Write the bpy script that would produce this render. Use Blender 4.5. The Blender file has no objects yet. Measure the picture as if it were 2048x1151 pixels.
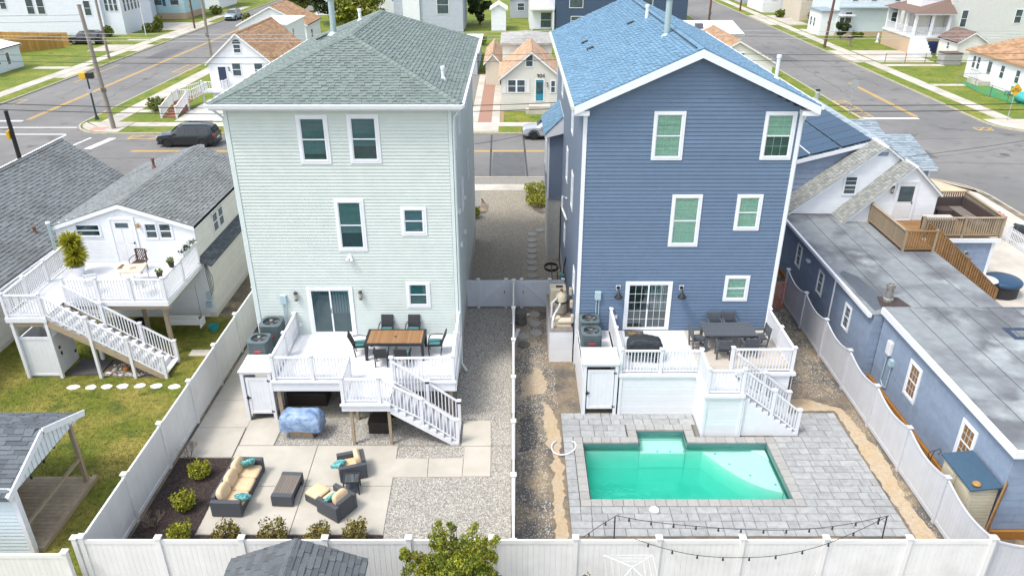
import bpy, math, random
import numpy as np
from mathutils import Matrix, Vector, Euler
R=math.radians
rng=random.Random(7)
S=bpy.context.scene
COL=S.collection
# ---------------- camera, world, sun, exposure ----------------
CAMH=17.0; PITCH=26.4; FPX=1516.0; CX=1027.0; CY=575.5
cam=bpy.data.cameras.new('camera'); cam.sensor_width=36; cam.lens=FPX/2048*36
cam.shift_x=-(CX-1024)/2048; cam.clip_start=.1; cam.clip_end=3000
co=bpy.data.objects.new('camera',cam); COL.objects.link(co)
co.location=(0,0,CAMH); co.rotation_euler=(R(90-PITCH),0,0); S.camera=co
SUN_EL=60; SUN_AZ=(-0.85,-0.53)      # horizontal direction towards the sun
W=bpy.data.worlds.new('World'); S.world=W; W.use_nodes=True
nt=W.node_tree; sk=nt.nodes.new('ShaderNodeTexSky'); sk.sky_type='NISHITA'; sk.sun_disc=False
sk.sun_elevation=R(SUN_EL); sk.sun_rotation=math.atan2(SUN_AZ[0],SUN_AZ[1]); sk.air_density=1.3; sk.dust_density=2.5; sk.ozone_density=1.0
bg=nt.nodes['Background']; bg.inputs[1].default_value=.15; hs=nt.nodes.new('ShaderNodeHueSaturation'); hs.inputs['Saturation'].default_value=.5; nt.links.new(sk.outputs[0],hs.inputs['Color']); nt.links.new(hs.outputs[0],bg.inputs[0])
sl=bpy.data.lights.new('sun','SUN'); sl.energy=1.2; sl.angle=R(13); sl.color=(1,.95,.87)
so=bpy.data.objects.new('sun',sl); COL.objects.link(so); so.location=(-40,-20,60)
_n=math.hypot(*SUN_AZ); _d=Vector((-SUN_AZ[0]/_n*math.cos(R(SUN_EL)),-SUN_AZ[1]/_n*math.cos(R(SUN_EL)),-math.sin(R(SUN_EL))))
so.rotation_euler=_d.to_track_quat('-Z','Y').to_euler()
S.view_settings.view_transform='Standard'; S.view_settings.look='None'; S.view_settings.gamma=1; S.view_settings.use_curve_mapping=False
S.cycles.volume_bounces=4
S.view_settings.exposure=1.12
# ---------------- pixel -> place (uses the ground, a height, or a known wall) ----------------
_s,_c=math.sin(R(PITCH)),math.cos(R(PITCH))
def _ray(u,v):
    a=(u-CX)/FPX; b=(v-CY)/FPX; return (a,_c-b*_s,-_s-b*_c)
def G(u,v,z=0.):
    r=_ray(u,v); t=(z-CAMH)/r[2]; return (r[0]*t,r[1]*t,z)
def AY(u,v,Y):
    r=_ray(u,v); t=Y/r[1]; return (r[0]*t,Y,CAMH+r[2]*t)
def AX(u,v,X):
    r=_ray(u,v); t=X/r[0]; return (X,r[1]*t,CAMH+r[2]*t)
# ---------------- materials ----------------
MATS={}
def mat(name,c,rough=.6,var=.12,scale=2.,c2=None,cs=None,lo=.4,hi=.6,bump=0.,bs=40.,metal=0.,spec=.4,rnd=0.,coat=0.,stretch=None,c3=None,c3s=8.,c3t=(.62,.7)):
    if name in MATS: return MATS[name]
    m=bpy.data.materials.new(name); m.use_nodes=True; t=m.node_tree; N=t.nodes; L=t.links
    p=N['Principled BSDF']; p.inputs['Roughness'].default_value=rough; p.inputs['Metallic'].default_value=metal
    p.inputs['Specular IOR Level'].default_value=spec; p.inputs['Coat Weight'].default_value=coat
    g=N.new('ShaderNodeNewGeometry'); pos=g.outputs['Position']
    if stretch:
        mp=N.new('ShaderNodeMapping'); mp.inputs['Scale'].default_value=stretch; L.new(pos,mp.inputs[0]); pos=mp.outputs[0]
    def noise(s,d=4):
        n=N.new('ShaderNodeTexNoise'); n.inputs['Scale'].default_value=s; n.inputs['Detail'].default_value=d; L.new(pos,n.inputs['Vector']); return n.outputs['Fac']
    def mix(f,a,b):
        x=N.new('ShaderNodeMix'); x.data_type='RGBA'; L.new(f,x.inputs[0])
        for i,q in ((6,a),(7,b)):
            if isinstance(q,tuple): x.inputs[i].default_value=(*q,1)
            else: L.new(q,x.inputs[i])
        return x.outputs[2]
    def ramp(f,a,b):
        r=N.new('ShaderNodeMapRange'); L.new(f,r.inputs[0]); r.inputs[1].default_value=a; r.inputs[2].default_value=b; return r.outputs[0]
    colr=c
    if c2: colr=mix(ramp(noise(cs or scale),lo,hi),c,c2)
    if c3: colr=mix(ramp(noise(c3s,6),*c3t),colr,c3)
    val=None
    if var:
        r=N.new('ShaderNodeMapRange'); L.new(noise(scale*2.7,6),r.inputs[0]); r.inputs[1].default_value=.25; r.inputs[2].default_value=.75
        r.inputs[3].default_value=1-var; r.inputs[4].default_value=1+var; val=r.outputs[0]
    if rnd:
        oi=N.new('ShaderNodeObjectInfo'); a=N.new('ShaderNodeMath'); a.operation='ADD'; L.new(oi.outputs['Random'],a.inputs[0]); L.new(g.outputs['Random Per Island'],a.inputs[1])
        fr=N.new('ShaderNodeMath'); fr.operation='FRACT'; L.new(a.outputs[0],fr.inputs[0])
        r=N.new('ShaderNodeMapRange'); L.new(fr.outputs[0],r.inputs[0]); r.inputs[3].default_value=1-rnd; r.inputs[4].default_value=1+rnd
        if val:
            mm=N.new('ShaderNodeMath'); mm.operation='MULTIPLY'; L.new(val,mm.inputs[0]); L.new(r.outputs[0],mm.inputs[1]); val=mm.outputs[0]
        else: val=r.outputs[0]
    if val is not None:
        x=N.new('ShaderNodeVectorMath'); x.operation='SCALE'; L.new(val,x.inputs['Scale'])
        if isinstance(colr,tuple): x.inputs[0].default_value=colr
        else: L.new(colr,x.inputs[0])
        colr=x.outputs[0]
    if isinstance(colr,tuple): p.inputs['Base Color'].default_value=(*colr,1)
    else: L.new(colr,p.inputs['Base Color'])
    if bump:
        b=N.new('ShaderNodeBump'); b.inputs['Strength'].default_value=bump; b.inputs['Distance'].default_value=.02; L.new(noise(bs,5),b.inputs['Height']); L.new(b.outputs[0],p.inputs['Normal'])
    MATS[name]=m; return m
def glassmat(name,tint,refl=.12,alpha=.5):
    m=bpy.data.materials.new(name); m.use_nodes=True; t=m.node_tree; N=t.nodes; L=t.links; N.clear()
    o=N.new('ShaderNodeOutputMaterial'); tr=N.new('ShaderNodeBsdfTransparent'); tr.inputs[0].default_value=(*tint,1)
    gl=N.new('ShaderNodeBsdfGlossy'); gl.inputs['Roughness'].default_value=.03; gl.inputs[0].default_value=(.9,.95,1,1)
    lw=N.new('ShaderNodeFresnel'); lw.inputs[0].default_value=1.5
    a=N.new('ShaderNodeMath'); a.operation='ADD'; L.new(lw.outputs[0],a.inputs[0]); a.inputs[1].default_value=refl-.04
    g=N.new('ShaderNodeNewGeometry'); iv=N.new('ShaderNodeMath'); iv.operation='SUBTRACT'; iv.inputs[0].default_value=1; L.new(g.outputs['Backfacing'],iv.inputs[1]); mu=N.new('ShaderNodeMath'); mu.operation='MULTIPLY'; L.new(a.outputs[0],mu.inputs[0]); L.new(iv.outputs[0],mu.inputs[1])
    cm=N.new('ShaderNodeMix'); cm.data_type='RGBA'; L.new(g.outputs['Backfacing'],cm.inputs[0]); cm.inputs[6].default_value=(*tint,1); cm.inputs[7].default_value=(1,1,1,1); L.new(cm.outputs[2],tr.inputs[0])
    mx=N.new('ShaderNodeMixShader'); L.new(mu.outputs[0],mx.inputs[0]); L.new(tr.outputs[0],mx.inputs[1]); L.new(gl.outputs[0],mx.inputs[2]); L.new(mx.outputs[0],o.inputs[0])
    MATS[name]=m; return m
# ---------------- objects ----------------
def basis(o): return Matrix.LocRotScale(o.location,o.rotation_euler,o.scale)
def link(name,data,parent=None,loc=(0,0,0),rot=(0,0,0),scale=(1,1,1)):
    o=bpy.data.objects.new(name,data); COL.objects.link(o); o.location=loc; o.rotation_euler=rot; o.scale=scale
    if parent is not None:
        o.parent=parent; o.matrix_parent_inverse=basis(parent).inverted()
    return o
def tag(o,label,cat,group=None,kind=None):
    if label: o['label']=label
    if cat: o['category']=cat
    if group: o['group']=group
    if kind: o['kind']=kind
    return o
def thing(name,label,cat,group=None,loc=(0,0,0)):
    o=link(name,None,None,loc); o.empty_display_size=.2
    return tag(o,label,cat,group)
def kids(o): return [c for c in COL.objects if c.parent==o]
_tree={}
def copy_tree(o,parent=None,ch=None):
    if ch is None:
        ch={}
        for q in COL.objects:
            if q.parent: ch.setdefault(q.parent.name,[]).append(q)
    c=o.copy(); COL.objects.link(c); c.parent=parent
    if parent is not None: c.matrix_parent_inverse=o.matrix_parent_inverse.copy()
    for k in ch.get(o.name,[]): copy_tree(k,c,ch)
    return c
def place(o,x,y,z=0,rz=0,label=None,sc=None):
    o.location=(x,y,z); o.rotation_euler=(0,0,R(rz))
    if sc: o.scale=(sc,sc,sc)
    if label: o['label']=label
    return o
UM={}
def umesh(kind,m):
    k=(kind,m.name)
    if k in UM: return UM[k]
    me=bpy.data.meshes.new(kind)
    if kind=='box':
        v=[(x,y,z) for x in(-.5,.5) for y in(-.5,.5) for z in(-.5,.5)]
        f=[(0,1,3,2),(4,6,7,5),(0,4,5,1),(2,3,7,6),(0,2,6,4),(1,5,7,3)]
    elif kind=='board':   # chamfered long edges
        pr=[(-.5,-.3),(-.487,-.5),(.487,-.5),(.5,-.3),(.5,.3),(.487,.5),(-.487,.5),(-.5,.3)]
        v=[(x,y,-.5) for x,y in pr]+[(x,y,.5) for x,y in pr]
        f=[(i,(i+1)%8,8+(i+1)%8,8+i) for i in range(8)]+[tuple(range(7,-1,-1)),tuple(range(8,16))]
    elif kind=='paver':   # slightly rounded top edge
        v=[];a=.5;b=.485
        for z,q in((-.5,a),(.3,a),(.5,b)): v+=[(-q,-q,z),(q,-q,z),(q,q,z),(-q,q,z)]
        f=[(0,3,2,1),(8,9,10,11)]
        for l in(0,4): f+=[(l+i,l+(i+1)%4,l+4+(i+1)%4,l+4+i) for i in range(4)]
    elif kind=='cyl':
        n=12; v=[(.5*math.cos(2*math.pi*i/n),.5*math.sin(2*math.pi*i/n),z) for z in(-.5,.5) for i in range(n)]
        f=[(i,(i+1)%n,n+(i+1)%n,n+i) for i in range(n)]+[tuple(range(n-1,-1,-1)),tuple(range(n,2*n))]
    me.from_pydata(v,[],f); me.materials.append(m); me.update(); UM[k]=me; return me
def piece(name,m,parent,c,size,rot=(0,0,0),kind='box'):
    return link(name,umesh(kind,m),parent,c,rot,size)
def pb(name,m,parent,x0,x1,y0,y1,z0,z1,kind='box'):
    return piece(name,m,parent,((x0+x1)/2,(y0+y1)/2,(z0+z1)/2),(abs(x1-x0),abs(y1-y0),abs(z1-z0)),kind=kind)
class MB:
    def __init__(s): s.v=[]; s.f=[]; s.mi=[]; s.cur=0
    def add(s,v,f):
        n=len(s.v); s.v+=[tuple(q) for q in v]; s.f+=[tuple(n+i for i in q) for q in f]; s.mi+=[s.cur]*len(f); return s
    def box(s,x0,x1,y0,y1,z0,z1):
        v=[(x,y,z) for x in(x0,x1) for y in(y0,y1) for z in(z0,z1)]
        return s.add(v,[(0,1,3,2),(4,6,7,5),(0,4,5,1),(2,3,7,6),(0,2,6,4),(1,5,7,3)])
    def obox(s,c,size,rot=(0,0,0),mx=None):
        M=Matrix.LocRotScale(Vector(c),Euler(rot),Vector(size))
        v=[M@Vector((x,y,z)) for x in(-.5,.5) for y in(-.5,.5) for z in(-.5,.5)]
        return s.add(v,[(0,1,3,2),(4,6,7,5),(0,4,5,1),(2,3,7,6),(0,2,6,4),(1,5,7,3)])
    def prism(s,poly,z0,z1):
        n=len(poly); v=[(x,y,z0) for x,y in poly]+[(x,y,z1) for x,y in poly]
        return s.add(v,[tuple(range(n-1,-1,-1)),tuple(range(n,2*n))]+[(i,(i+1)%n,n+(i+1)%n,n+i) for i in range(n)])
    def ext(s,pts,d):      # extrude planar 3d polygon by vector d
        n=len(pts); v=list(pts)+[tuple(a+b for a,b in zip(p,d)) for p in pts]
        return s.add(v,[tuple(range(n-1,-1,-1)),tuple(range(n,2*n))]+[(i,(i+1)%n,n+(i+1)%n,n+i) for i in range(n)])
    def tube(s,path,r,n=6,caps=True,r1=None):
        P=[Vector(p) for p in path]; k=len(P); base=len(s.v); V=[]; up=None
        for i,p in enumerate(P):
            t=(P[min(i+1,k-1)]-P[max(i-1,0)]).normalized()
            if up is None: up=Vector((0,0,1)) if abs(t.z)<.9 else Vector((1,0,0))
            x=t.cross(up)
            if x.length<1e-4: x=t.cross(Vector((.3,1,.2)))
            x.normalize(); y=x.cross(t).normalized(); up=y
            rr=r if r1 is None else r+(r1-r)*i/(k-1)
            V+=[p+x*rr*math.cos(2*math.pi*j/n)+y*rr*math.sin(2*math.pi*j/n) for j in range(n)]
        F=[(i*n+j,i*n+(j+1)%n,(i+1)*n+(j+1)%n,(i+1)*n+j) for i in range(k-1) for j in range(n)]
        if caps: F+=[tuple(range(n-1,-1,-1)),tuple(range((k-1)*n,k*n))]
        return s.add(V,F)
    def cyl(s,p0,p1,r0,r1=None,n=12): return s.tube([p0,p1],r0,n,True,r0 if r1 is None else r1)
    def lathe(s,prof,c=(0,0,0),n=16,axis=None):
        k=len(prof); V=[]
        for r,z in prof: V+=[(c[0]+r*math.cos(2*math.pi*j/n),c[1]+r*math.sin(2*math.pi*j/n),c[2]+z) for j in range(n)]
        F=[(i*n+j,i*n+(j+1)%n,(i+1)*n+(j+1)%n,(i+1)*n+j) for i in range(k-1) for j in range(n)]
        F+=[tuple(range(n-1,-1,-1)),tuple(range((k-1)*n,k*n))]
        return s.add(V,F)
    def ball(s,c,r,n=10,m=7,jit=0.):
        rx,ry,rz=r if isinstance(r,(tuple,list)) else (r,r,r); V=[]
        for i in range(m+1):
            a=math.pi*(i/m-.5)
            for j in range(n):
                q=1+rng.uniform(-jit,jit); b=2*math.pi*j/n
                V.append((c[0]+rx*q*math.cos(a)*math.cos(b),c[1]+ry*q*math.cos(a)*math.sin(b),c[2]+rz*q*math.sin(a)))
        return s.add(V,[(i*n+j,i*n+(j+1)%n,(i+1)*n+(j+1)%n,(i+1)*n+j) for i in range(m) for j in range(n)])
    def mk(s,name,m,parent=None,smooth=False,bevel=0,seg=2,sub=0):
        me=bpy.data.meshes.new(name); me.from_pydata(s.v,[],s.f)
        for q in (m if isinstance(m,(list,tuple)) else [m]): me.materials.append(q)
        if any(s.mi): me.polygons.foreach_set('material_index',s.mi)
        if smooth: me.polygons.foreach_set('use_smooth',[True]*len(s.f))
        me.update(); o=link(name,me,parent)
        if bevel:
            b=o.modifiers.new('bevel','BEVEL'); b.width=bevel; b.segments=seg; b.limit_method='ANGLE'; b.angle_limit=R(35)
        if sub:
            b=o.modifiers.new('sub','SUBSURF'); b.levels=sub; b.render_levels=sub
        return o
def struct(name,mb,m,**k):
    o=mb.mk(name,m,**k); o['kind']='structure'; return o
# wall frames: (ox,oy,angle deg); a along the wall, c outwards, b up.  angle 0 faces -Y, 90 faces +X, -90 faces -X, 180 faces +Y
def FP(fr,a,c,b):
    t=R(fr[2]); ca,sa=math.cos(t),math.sin(t); return (fr[0]+a*ca+c*sa,fr[1]+a*sa-c*ca,b)
def fpiece(name,m,parent,fr,a0,a1,c0,c1,b0,b1,tilt=0,kind='box'):
    return piece(name,m,parent,FP(fr,(a0+a1)/2,(c0+c1)/2,(b0+b1)/2),(abs(a1-a0),abs(c1-c0),abs(b1-b0)),(tilt,0,R(fr[2])),kind)
def fbox(mb,fr,a0,a1,c0,c1,b0,b1,tilt=0):
    mb.obox(FP(fr,(a0+a1)/2,(c0+c1)/2,(b0+b1)/2),(abs(a1-a0),abs(c1-c0),abs(b1-b0)),(tilt,0,R(fr[2])))
def siding(parent,fr,z0,z1,span,course,m,single=True,name='siding_plank'):
    """clapboards; span(z)->list of (a0,a1). single: each plank an object, else one mesh"""
    n=max(1,round((z1-z0)/course)); h=(z1-z0)/n; mb=MB(); t=.012
    for i in range(n):
        b=z0+i*h
        for a0,a1 in span(b+h/2):
            if a1-a0<.03: continue
            if single and a1-a0>4.2:
                k=a0+3.66*(.25+.37*((i*5)%3)); k=k if k<a1-.4 else (a0+a1)/2
                for q0,q1 in((a0,k-.0015),(k+.0015,a1)): fpiece(name,m,parent,fr,q0,q1,-.002,.016,b+.002,b+h+.012,tilt=-math.atan2(.027,h))
            elif single: fpiece(name,m,parent,fr,a0,a1,-.002,.016,b+.002,b+h+.012,tilt=-math.atan2(.027,h))
            else: fbox(mb,fr,a0,a1,-.002,.016,b+.002,b+h+.012,tilt=-math.atan2(.027,h))
    if not single: return mb.mk('siding',m,parent)
def cutspan(a0,a1,holes):
    """full-width span with rectangular holes (ha0,ha1,hz0,hz1) left out"""
    def f(z):
        s=[(a0,a1)]
        for h in holes:
            if h[2]<z<h[3]:
                n=[]
                for p,q in s:
                    if h[1]<=p or h[0]>=q: n.append((p,q))
                    else: n+= [(p,h[0]),(h[1],q)]
                s=n
        return s
    return f
def shingles(parent,o,e,s,rows,m,course=.145,tab=.26,single=0,th=.018,name='shingle',key=None):
    """o eave corner, e unit along eave, s unit up the slope; rows(b)->(a0,a1) extent at slope distance b; single: how many nearest the camera become objects"""
    o,e,s=Vector(o),Vector(e).normalized(),Vector(s).normalized(); n=e.cross(s); er=e
    if n.z<0: n=-n; er=-e
    L=[]; i=0
    while True:
        r=rows(i*course+course*.5)
        if r is None: break
        a=r[0]-rng.uniform(0,tab); 
        while a<r[1]:
            w=tab*rng.choice((.55,.8,1,1.25,1.5)); x0,x1=max(a,r[0]),min(a+w,r[1])
            if x1-x0>.03: L.append((x0,x1-.004,i*course,th*(rng.choice((.6,.75)) if len(L)%2 else rng.choice((1.15,1.45)))))
            a+=w
        i+=1
    d=lambda q:(o+e*(q[0]+q[1])*.5+s*q[2]-Vector((0,0,CAMH))).length
    if single: L.sort(key=d)
    tiltm=lambda q:None
    mb=MB(); M3=Matrix((er,s,n)).transposed()
    tl=Matrix.Rotation(-th*1.2/course,3,'X')
    Rm=(M3@tl); eu=Rm.to_euler()
    for k,q in enumerate(L):
        c=o+e*(q[0]+q[1])*.5+s*(q[2]+course*.55)+n*(q[3]*.5+.004)
        if k<single: piece(name,m,parent,c,(q[1]-q[0],course*1.12,q[3]),eu)
        else: mb.obox(c,(q[1]-q[0],course*1.12,q[3]),eu)
    if mb.v:
        x=mb.mk(name,m,parent)
        if single: x['kind']='stuff'; x.name='shingle_courses'
        else: x.name='shingle_courses'; x['kind']='stuff'
def quad_rows(wl,L,wr=None):   # rectangle: 0..wl for b<L
    return lambda b:(0,wl) if b<L else None
# ---------------- shared materials ----------------
white=mat('white_vinyl',(.70,.71,.735),.45,.04,1.2)
white2=mat('white_paint',(.68,.69,.71),.55,.06,1.5)
trimw=mat('white_trim',(.74,.76,.80),.45,.03,2)
fencew=mat('fence_vinyl',(.70,.695,.685),.5,.04,.8,rnd=.02,c3=(.62,.615,.595),c3s=.8,c3t=(.55,.75))
fenceg=mat('grey_fence_vinyl',(.50,.51,.54),.5,.05,.8,rnd=.03)
dark=mat('dark_room',(.025,.035,.035),.8,.2,3)
black=mat('black_metal',(.02,.02,.022),.45,.1,8)
concrete=mat('concrete',(.46,.43,.37),.8,.07,.7,c2=(.40,.375,.325),cs=.5,bump=.12,bs=60)
concrete2=mat('old_concrete',(.50,.46,.40),.85,.12,.5,c2=(.40,.37,.32),cs=.35,bump=.15,bs=50,rnd=.07)
asphalt=mat('asphalt',(.15,.148,.145),.85,.10,.25,c2=(.185,.18,.172),cs=.08,bump=.3,bs=50,c3=(.09,.09,.092),c3s=.6,c3t=(.6,.75))
kerbm=mat('kerb_concrete',(.40,.36,.29),.85,.18,1.2,bump=.1)
ypaint=mat('yellow_paint',(.60,.36,.05),.7,.2,3); wpaint=mat('road_white',(.68,.68,.66),.7,.15,3)
grass=mat('grass',(.115,.135,.013),.9,.35,1.6,c2=(.24,.20,.045),cs=.45,lo=.42,hi=.66,bump=.8,bs=30,c3=(.05,.085,.008),c3s=1.1,c3t=(.55,.7))
lawn=mat('verge_grass',(.115,.16,.013),.9,.3,1.2,c2=(.21,.205,.03),cs=.35,lo=.45,hi=.7,bump=.6,bs=25,c3=(.055,.10,.01),c3s=.9,c3t=(.55,.7))
gravel=mat('gravel_bed',(.30,.285,.255),.9,.45,14,c2=(.18,.17,.15),cs=22,lo=.45,hi=.55,bump=1,bs=35)
pebble=mat('pebble',(.36,.345,.31),.8,.18,30,rnd=.45)
pebble2=mat('pebble_rust',(.33,.285,.205),.8,.18,30,rnd=.4)
soil=mat('soil',(.215,.172,.122),.95,.3,2.5,c2=(.11,.10,.088),cs=.9,lo=.42,hi=.6,bump=.8,bs=18,c3=(.34,.26,.16),c3s=.7,c3t=(.56,.68))
sand=mat('sand',(.42,.34,.24),.95,.14,3,c2=(.42,.32,.2),cs=1.5,bump=.6,bs=20,c3=(.2,.17,.13),c3s=9,c3t=(.66,.72))
mulch=mat('mulch',(.035,.025,.022),.95,.5,18,bump=1,bs=25); chip=mat('mulch_chip',(.045,.032,.028),.9,.2,30,rnd=.6)
paver=mat('paver',(.335,.345,.345),.75,.10,3,bump=.12,bs=50,rnd=.10,c2=(.29,.295,.295),cs=5)
coping=mat('coping_stone',(.32,.315,.30),.75,.14,5,bump=.2,bs=40,rnd=.08)
plaster=mat('pool_plaster',(.66,.74,.71),.6,.05,1)
wood=mat('weathered_wood',(.33,.265,.185),.85,.2,2,stretch=(1,1,8),rnd=.1,bump=.2,bs=20)
woodb=mat('brown_wood',(.26,.145,.06),.8,.2,2,rnd=.15,bump=.15,bs=20)
grassb=mat('grass_blade',(.135,.16,.016),.8,.3,.8,rnd=.4,c2=(.27,.23,.055),cs=.4,lo=.45,hi=.65)
def ragged(poly,step=.12,j=.05):
    out=[]; w=0
    for (xa,ya),(xb,yb) in zip(poly,poly[1:]+poly[:1]):
        L=math.hypot(xb-xa,yb-ya); n=max(1,int(L/step))
        for i in range(n):
            t=i/n; w=(w*.75+rng.gauss(0,.75)) if out else rng.gauss(0,1); q=j*w; out.append((xa+(xb-xa)*t-(yb-ya)/L*q,ya+(yb-ya)*t+(xb-xa)/L*q))
    return out
def flat(name,poly,m,z1,z0=-.05):
    return struct(name,MB().prism(poly,z0,z1),m)
def rect(x0,x1,y0,y1): return [(x0,y0),(x1,y0),(x1,y1),(x0,y1)]
def rcorner(x0,x1,y0,y1,r,cs):  # rounded corners, cs subset of 'sw se ne nw'
    P=[]
    for key,cx,cy,a0 in(('sw',x0,y0,180),('se',x1,y0,270),('ne',x1,y1,0),('nw',x0,y1,90)):
        if key in cs:
            ox=cx+(r if 'w' in key else -r); oy=cy+(r if 's' in key else -r)
            P+=[(ox+r*math.cos(R(a0+k*15)),oy+r*math.sin(R(a0+k*15))) for k in range(7)]
        else: P.append((cx,cy))
    return P
ZR=-.12
def build_ground():
    struct('ground',MB().box(-420,420,-120,520,-3,-2.0),soil)
    # roads: three sheets butted together
    flat('cross_road',rect(-300,300,52,64.2),asphalt,ZR,-.4)
    for n,x0,x1 in(('left_road',-50.8,-38.7),('right_road',31.8,42.6)):
        flat(n,rect(x0,x1,64.2,500),asphalt,ZR,-.4); flat(n,rect(x0,x1,-100,52),asphalt,ZR,-.4)
    for x,y in((-38.7,48),(27.8,48),(-38.7,64.2),(27.8,64.2),(-54.8,64.2),(42.6,64.2),(-54.8,48),(42.6,48)): flat('road_corner',rect(x,x+4,y,y+4),asphalt,ZR-.002,-.4)
    # blocks of land, top at z = 0 (the near one leaves room for the pool)
    px0,px1,py0,py1=2.3,9.2,18.7,22.6
    mb=MB(); r=rcorner(-38.7,31.8,-100,52,4,('ne','nw'))
    mb.prism(rect(-38.7,31.8,-100,py0),-2.0,0); mb.prism(rect(-38.7,px0,py0,py1),-2.0,0); mb.prism(rect(px1,31.8,py0,py1),-2.0,0)
    mb.prism(rcorner(-38.7,31.8,py1,52,4,('ne','nw')),-2.0,0)
    mb.prism(rect(6.56,9.2,22.1,py1-.001),-2.0,-.001); mb.prism(rect(2.3,4.12,22.1,py1-.001),-2.0,-.001); struct('near_block',mb,soil); flat('back_lots',rect(-38,31,-60,14.5),mat('back_lot_mix',(.26,.245,.22),.9,.25,.6,c2=(.13,.14,.08),cs=.25),.008)
    struct('far_block',MB().prism(rcorner(-38.7,31.8,64.2,500,4,('sw','se')),-2.0,0),lawn)
    struct('left_block',MB().prism(rcorner(-400,-50.8,64.2,500,4,('se',)),-2.0,0),lawn)
    struct('right_block',MB().prism(rcorner(42.6,400,64.2,500,4,('sw',)),-2.0,0),lawn)
    struct('left_near_block',MB().prism(rcorner(-400,-50.8,-100,52,4,('ne',)),-2.0,0),lawn)
    struct('right_near_block',MB().prism(rcorner(42.6,400,-100,52,4,('nw',)),-2.0,0),lawn)
    # kerbs: a rim on each block edge
    def kerb(path):
        mb=MB(); P=path
        for (xa,ya),(xb,yb) in zip(P[:-1],P[1:]):
            d=Vector((xb-xa,yb-ya,0)); l=d.length; a=math.atan2(d.y,d.x)
            mb.obox(((xa+xb)/2,(ya+yb)/2,-.06),(l+.03,.16,.14),(0,0,a))
        struct('kerb',mb,kerbm)
    def arc(cx,cy,r,a0,a1): return [(cx+r*math.cos(R(a0+(a1-a0)*k/8)),cy+r*math.sin(R(a0+(a1-a0)*k/8))) for k in range(9)]
    kerb([(-38.78,240)]+[(-38.78,68.2)]+arc(-34.78,68.12,4,180,270)+[(27.8,64.12)]+arc(27.88,68.12,4,-90,0)+[(31.88,240)])
    kerb([(-50.72,240),(-50.72,68.2)]+arc(-54.72,68.12,4,0,-90)+[(-120,64.12)])
    kerb([(42.52,240),(42.52,68.2)]+arc(46.52,68.12,4,180,270)+[(120,64.12)])
    kerb([(-38.78,-20),(-38.78,48)]+arc(-34.78,48.08,4,180,90)+[(27.8,52.08)]+arc(27.88,48.08,4,90,0)+[(31.88,-20)])
    # sidewalks made of slabs
    def walk(x0,x1,y0,y1,along,step=1.5,name='sidewalk'):
        s=struct(name,MB().prism(rect(x0,x1,y0,y1),-.05,.004),concrete2)
        L=(x1-x0) if along=='x' else (y1-y0); n=max(1,round(L/step)); q=L/n
        for i in range(n):
            if along=='x': pb('slab',concrete2,s,x0+i*q+.012,x0+(i+1)*q-.012,y0+.01,y1-.01,-.02,.016)
            else: pb('slab',concrete2,s,x0+.01,x1-.01,y0+i*q+.012,y0+(i+1)*q-.012,-.02,.016)
    walk(-37.2,-35.6,67.9,150,'y'); walk(-34,28,66.3,67.7,'x'); walk(-53.9,-52.4,69,160,'y'); walk(44.2,45.7,69,180,'y')
    walk(-34,27,49.15,50.45,'x')
    flat('corner_pavement',rcorner(-38.5,-34.1,64.4,67.85,3.6,('sw',)),concrete2,.012)
    flat('corner_pavement',rcorner(42.85,49,64.4,68.9,3.6,('sw',)),concrete2,.012)
    flat('ramp_mat',rect(-36.9,-35.6,64.9,66.0),mat('ramp_pink',(.5,.25,.2),.8,.1),.02)
    # driveways and house walks
    for x0,x1,y0,y1 in((-3.9,-1.3,64.4,66.25),(-3.9,-3.2,67.75,90),(-2.0,-1.25,67.75,90),(46,53,98,107),(42.8,44.1,98,107),(45.8,51,83.6,84.6),(46,56,122,128),(46,49.5,133,146),(42.8,44.1,133,146),(45.75,53,95.4,96.6),
        (-58,-54,106.5,112),(-52.3,-51,106.5,112),(-58,-54,93.6,95),(-57,-54,116,117.2),(-35.5,-29,71.5,72.5),(-52.3,-51,88,95),(-52.3,-51,118,136),(-60,-54,127,136)):
        flat('driveway',rect(x0,x1,y0,y1),concrete2,.014)
    flat('brick_driveway',rect(-3.18,-2.02,67.75,90),mat('brick_drive',(.33,.19,.14),.85,.15,4,rnd=.1),.012)
    flat('asphalt_drive',rect(-7,-3.95,67.75,92),mat('old_asphalt',(.2,.19,.18),.9,.15,1.5),.01)
    flat('brick_driveway',rect(-1.2,-.9,67.75,72),MATS['brick_drive'],.01)
    # gravel verge in front of the two houses, far-side kerb strips
    flat('gravel_verge',rect(-12,12,50.5,51.9),gravel,.006)
    # road markings
    def mark(poly,m): struct('road_marking',MB().prism(poly,ZR-.02,ZR+.005),m)
    for y0 in(58.85,59.1): mark(rect(-30.5,27.5,y0,y0+.12),ypaint)
    for x0 in(-44.75,-44.48): mark(rect(x0,x0+.12,69.2,200),ypaint)
    for x0 in(37.3,37.57): mark(rect(x0,x0+.12,70.3,86),ypaint)
    mark(rect(-50.5,-44.8,68.5,68.95),wpaint); mark(rect(32.3,37.4,69.4,69.95),wpaint)
    mark(rect(-50.6,-38.6,66.3,66.5),wpaint); mark(rect(-50.6,-38.4,64.0,64.2),wpaint)
    mark([(-34.6,59.6),(-34.0,59.6),(-33.5,62.9),(-34.1,62.9)],wpaint); mark([(-36.7,56),(-36.5,56),(-35.6,63),(-35.8,63)],wpaint)
    mark([(-38.4,52.2),(-38.2,52.2),(-38.2,63.9),(-38.4,63.9)],wpaint)
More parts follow.
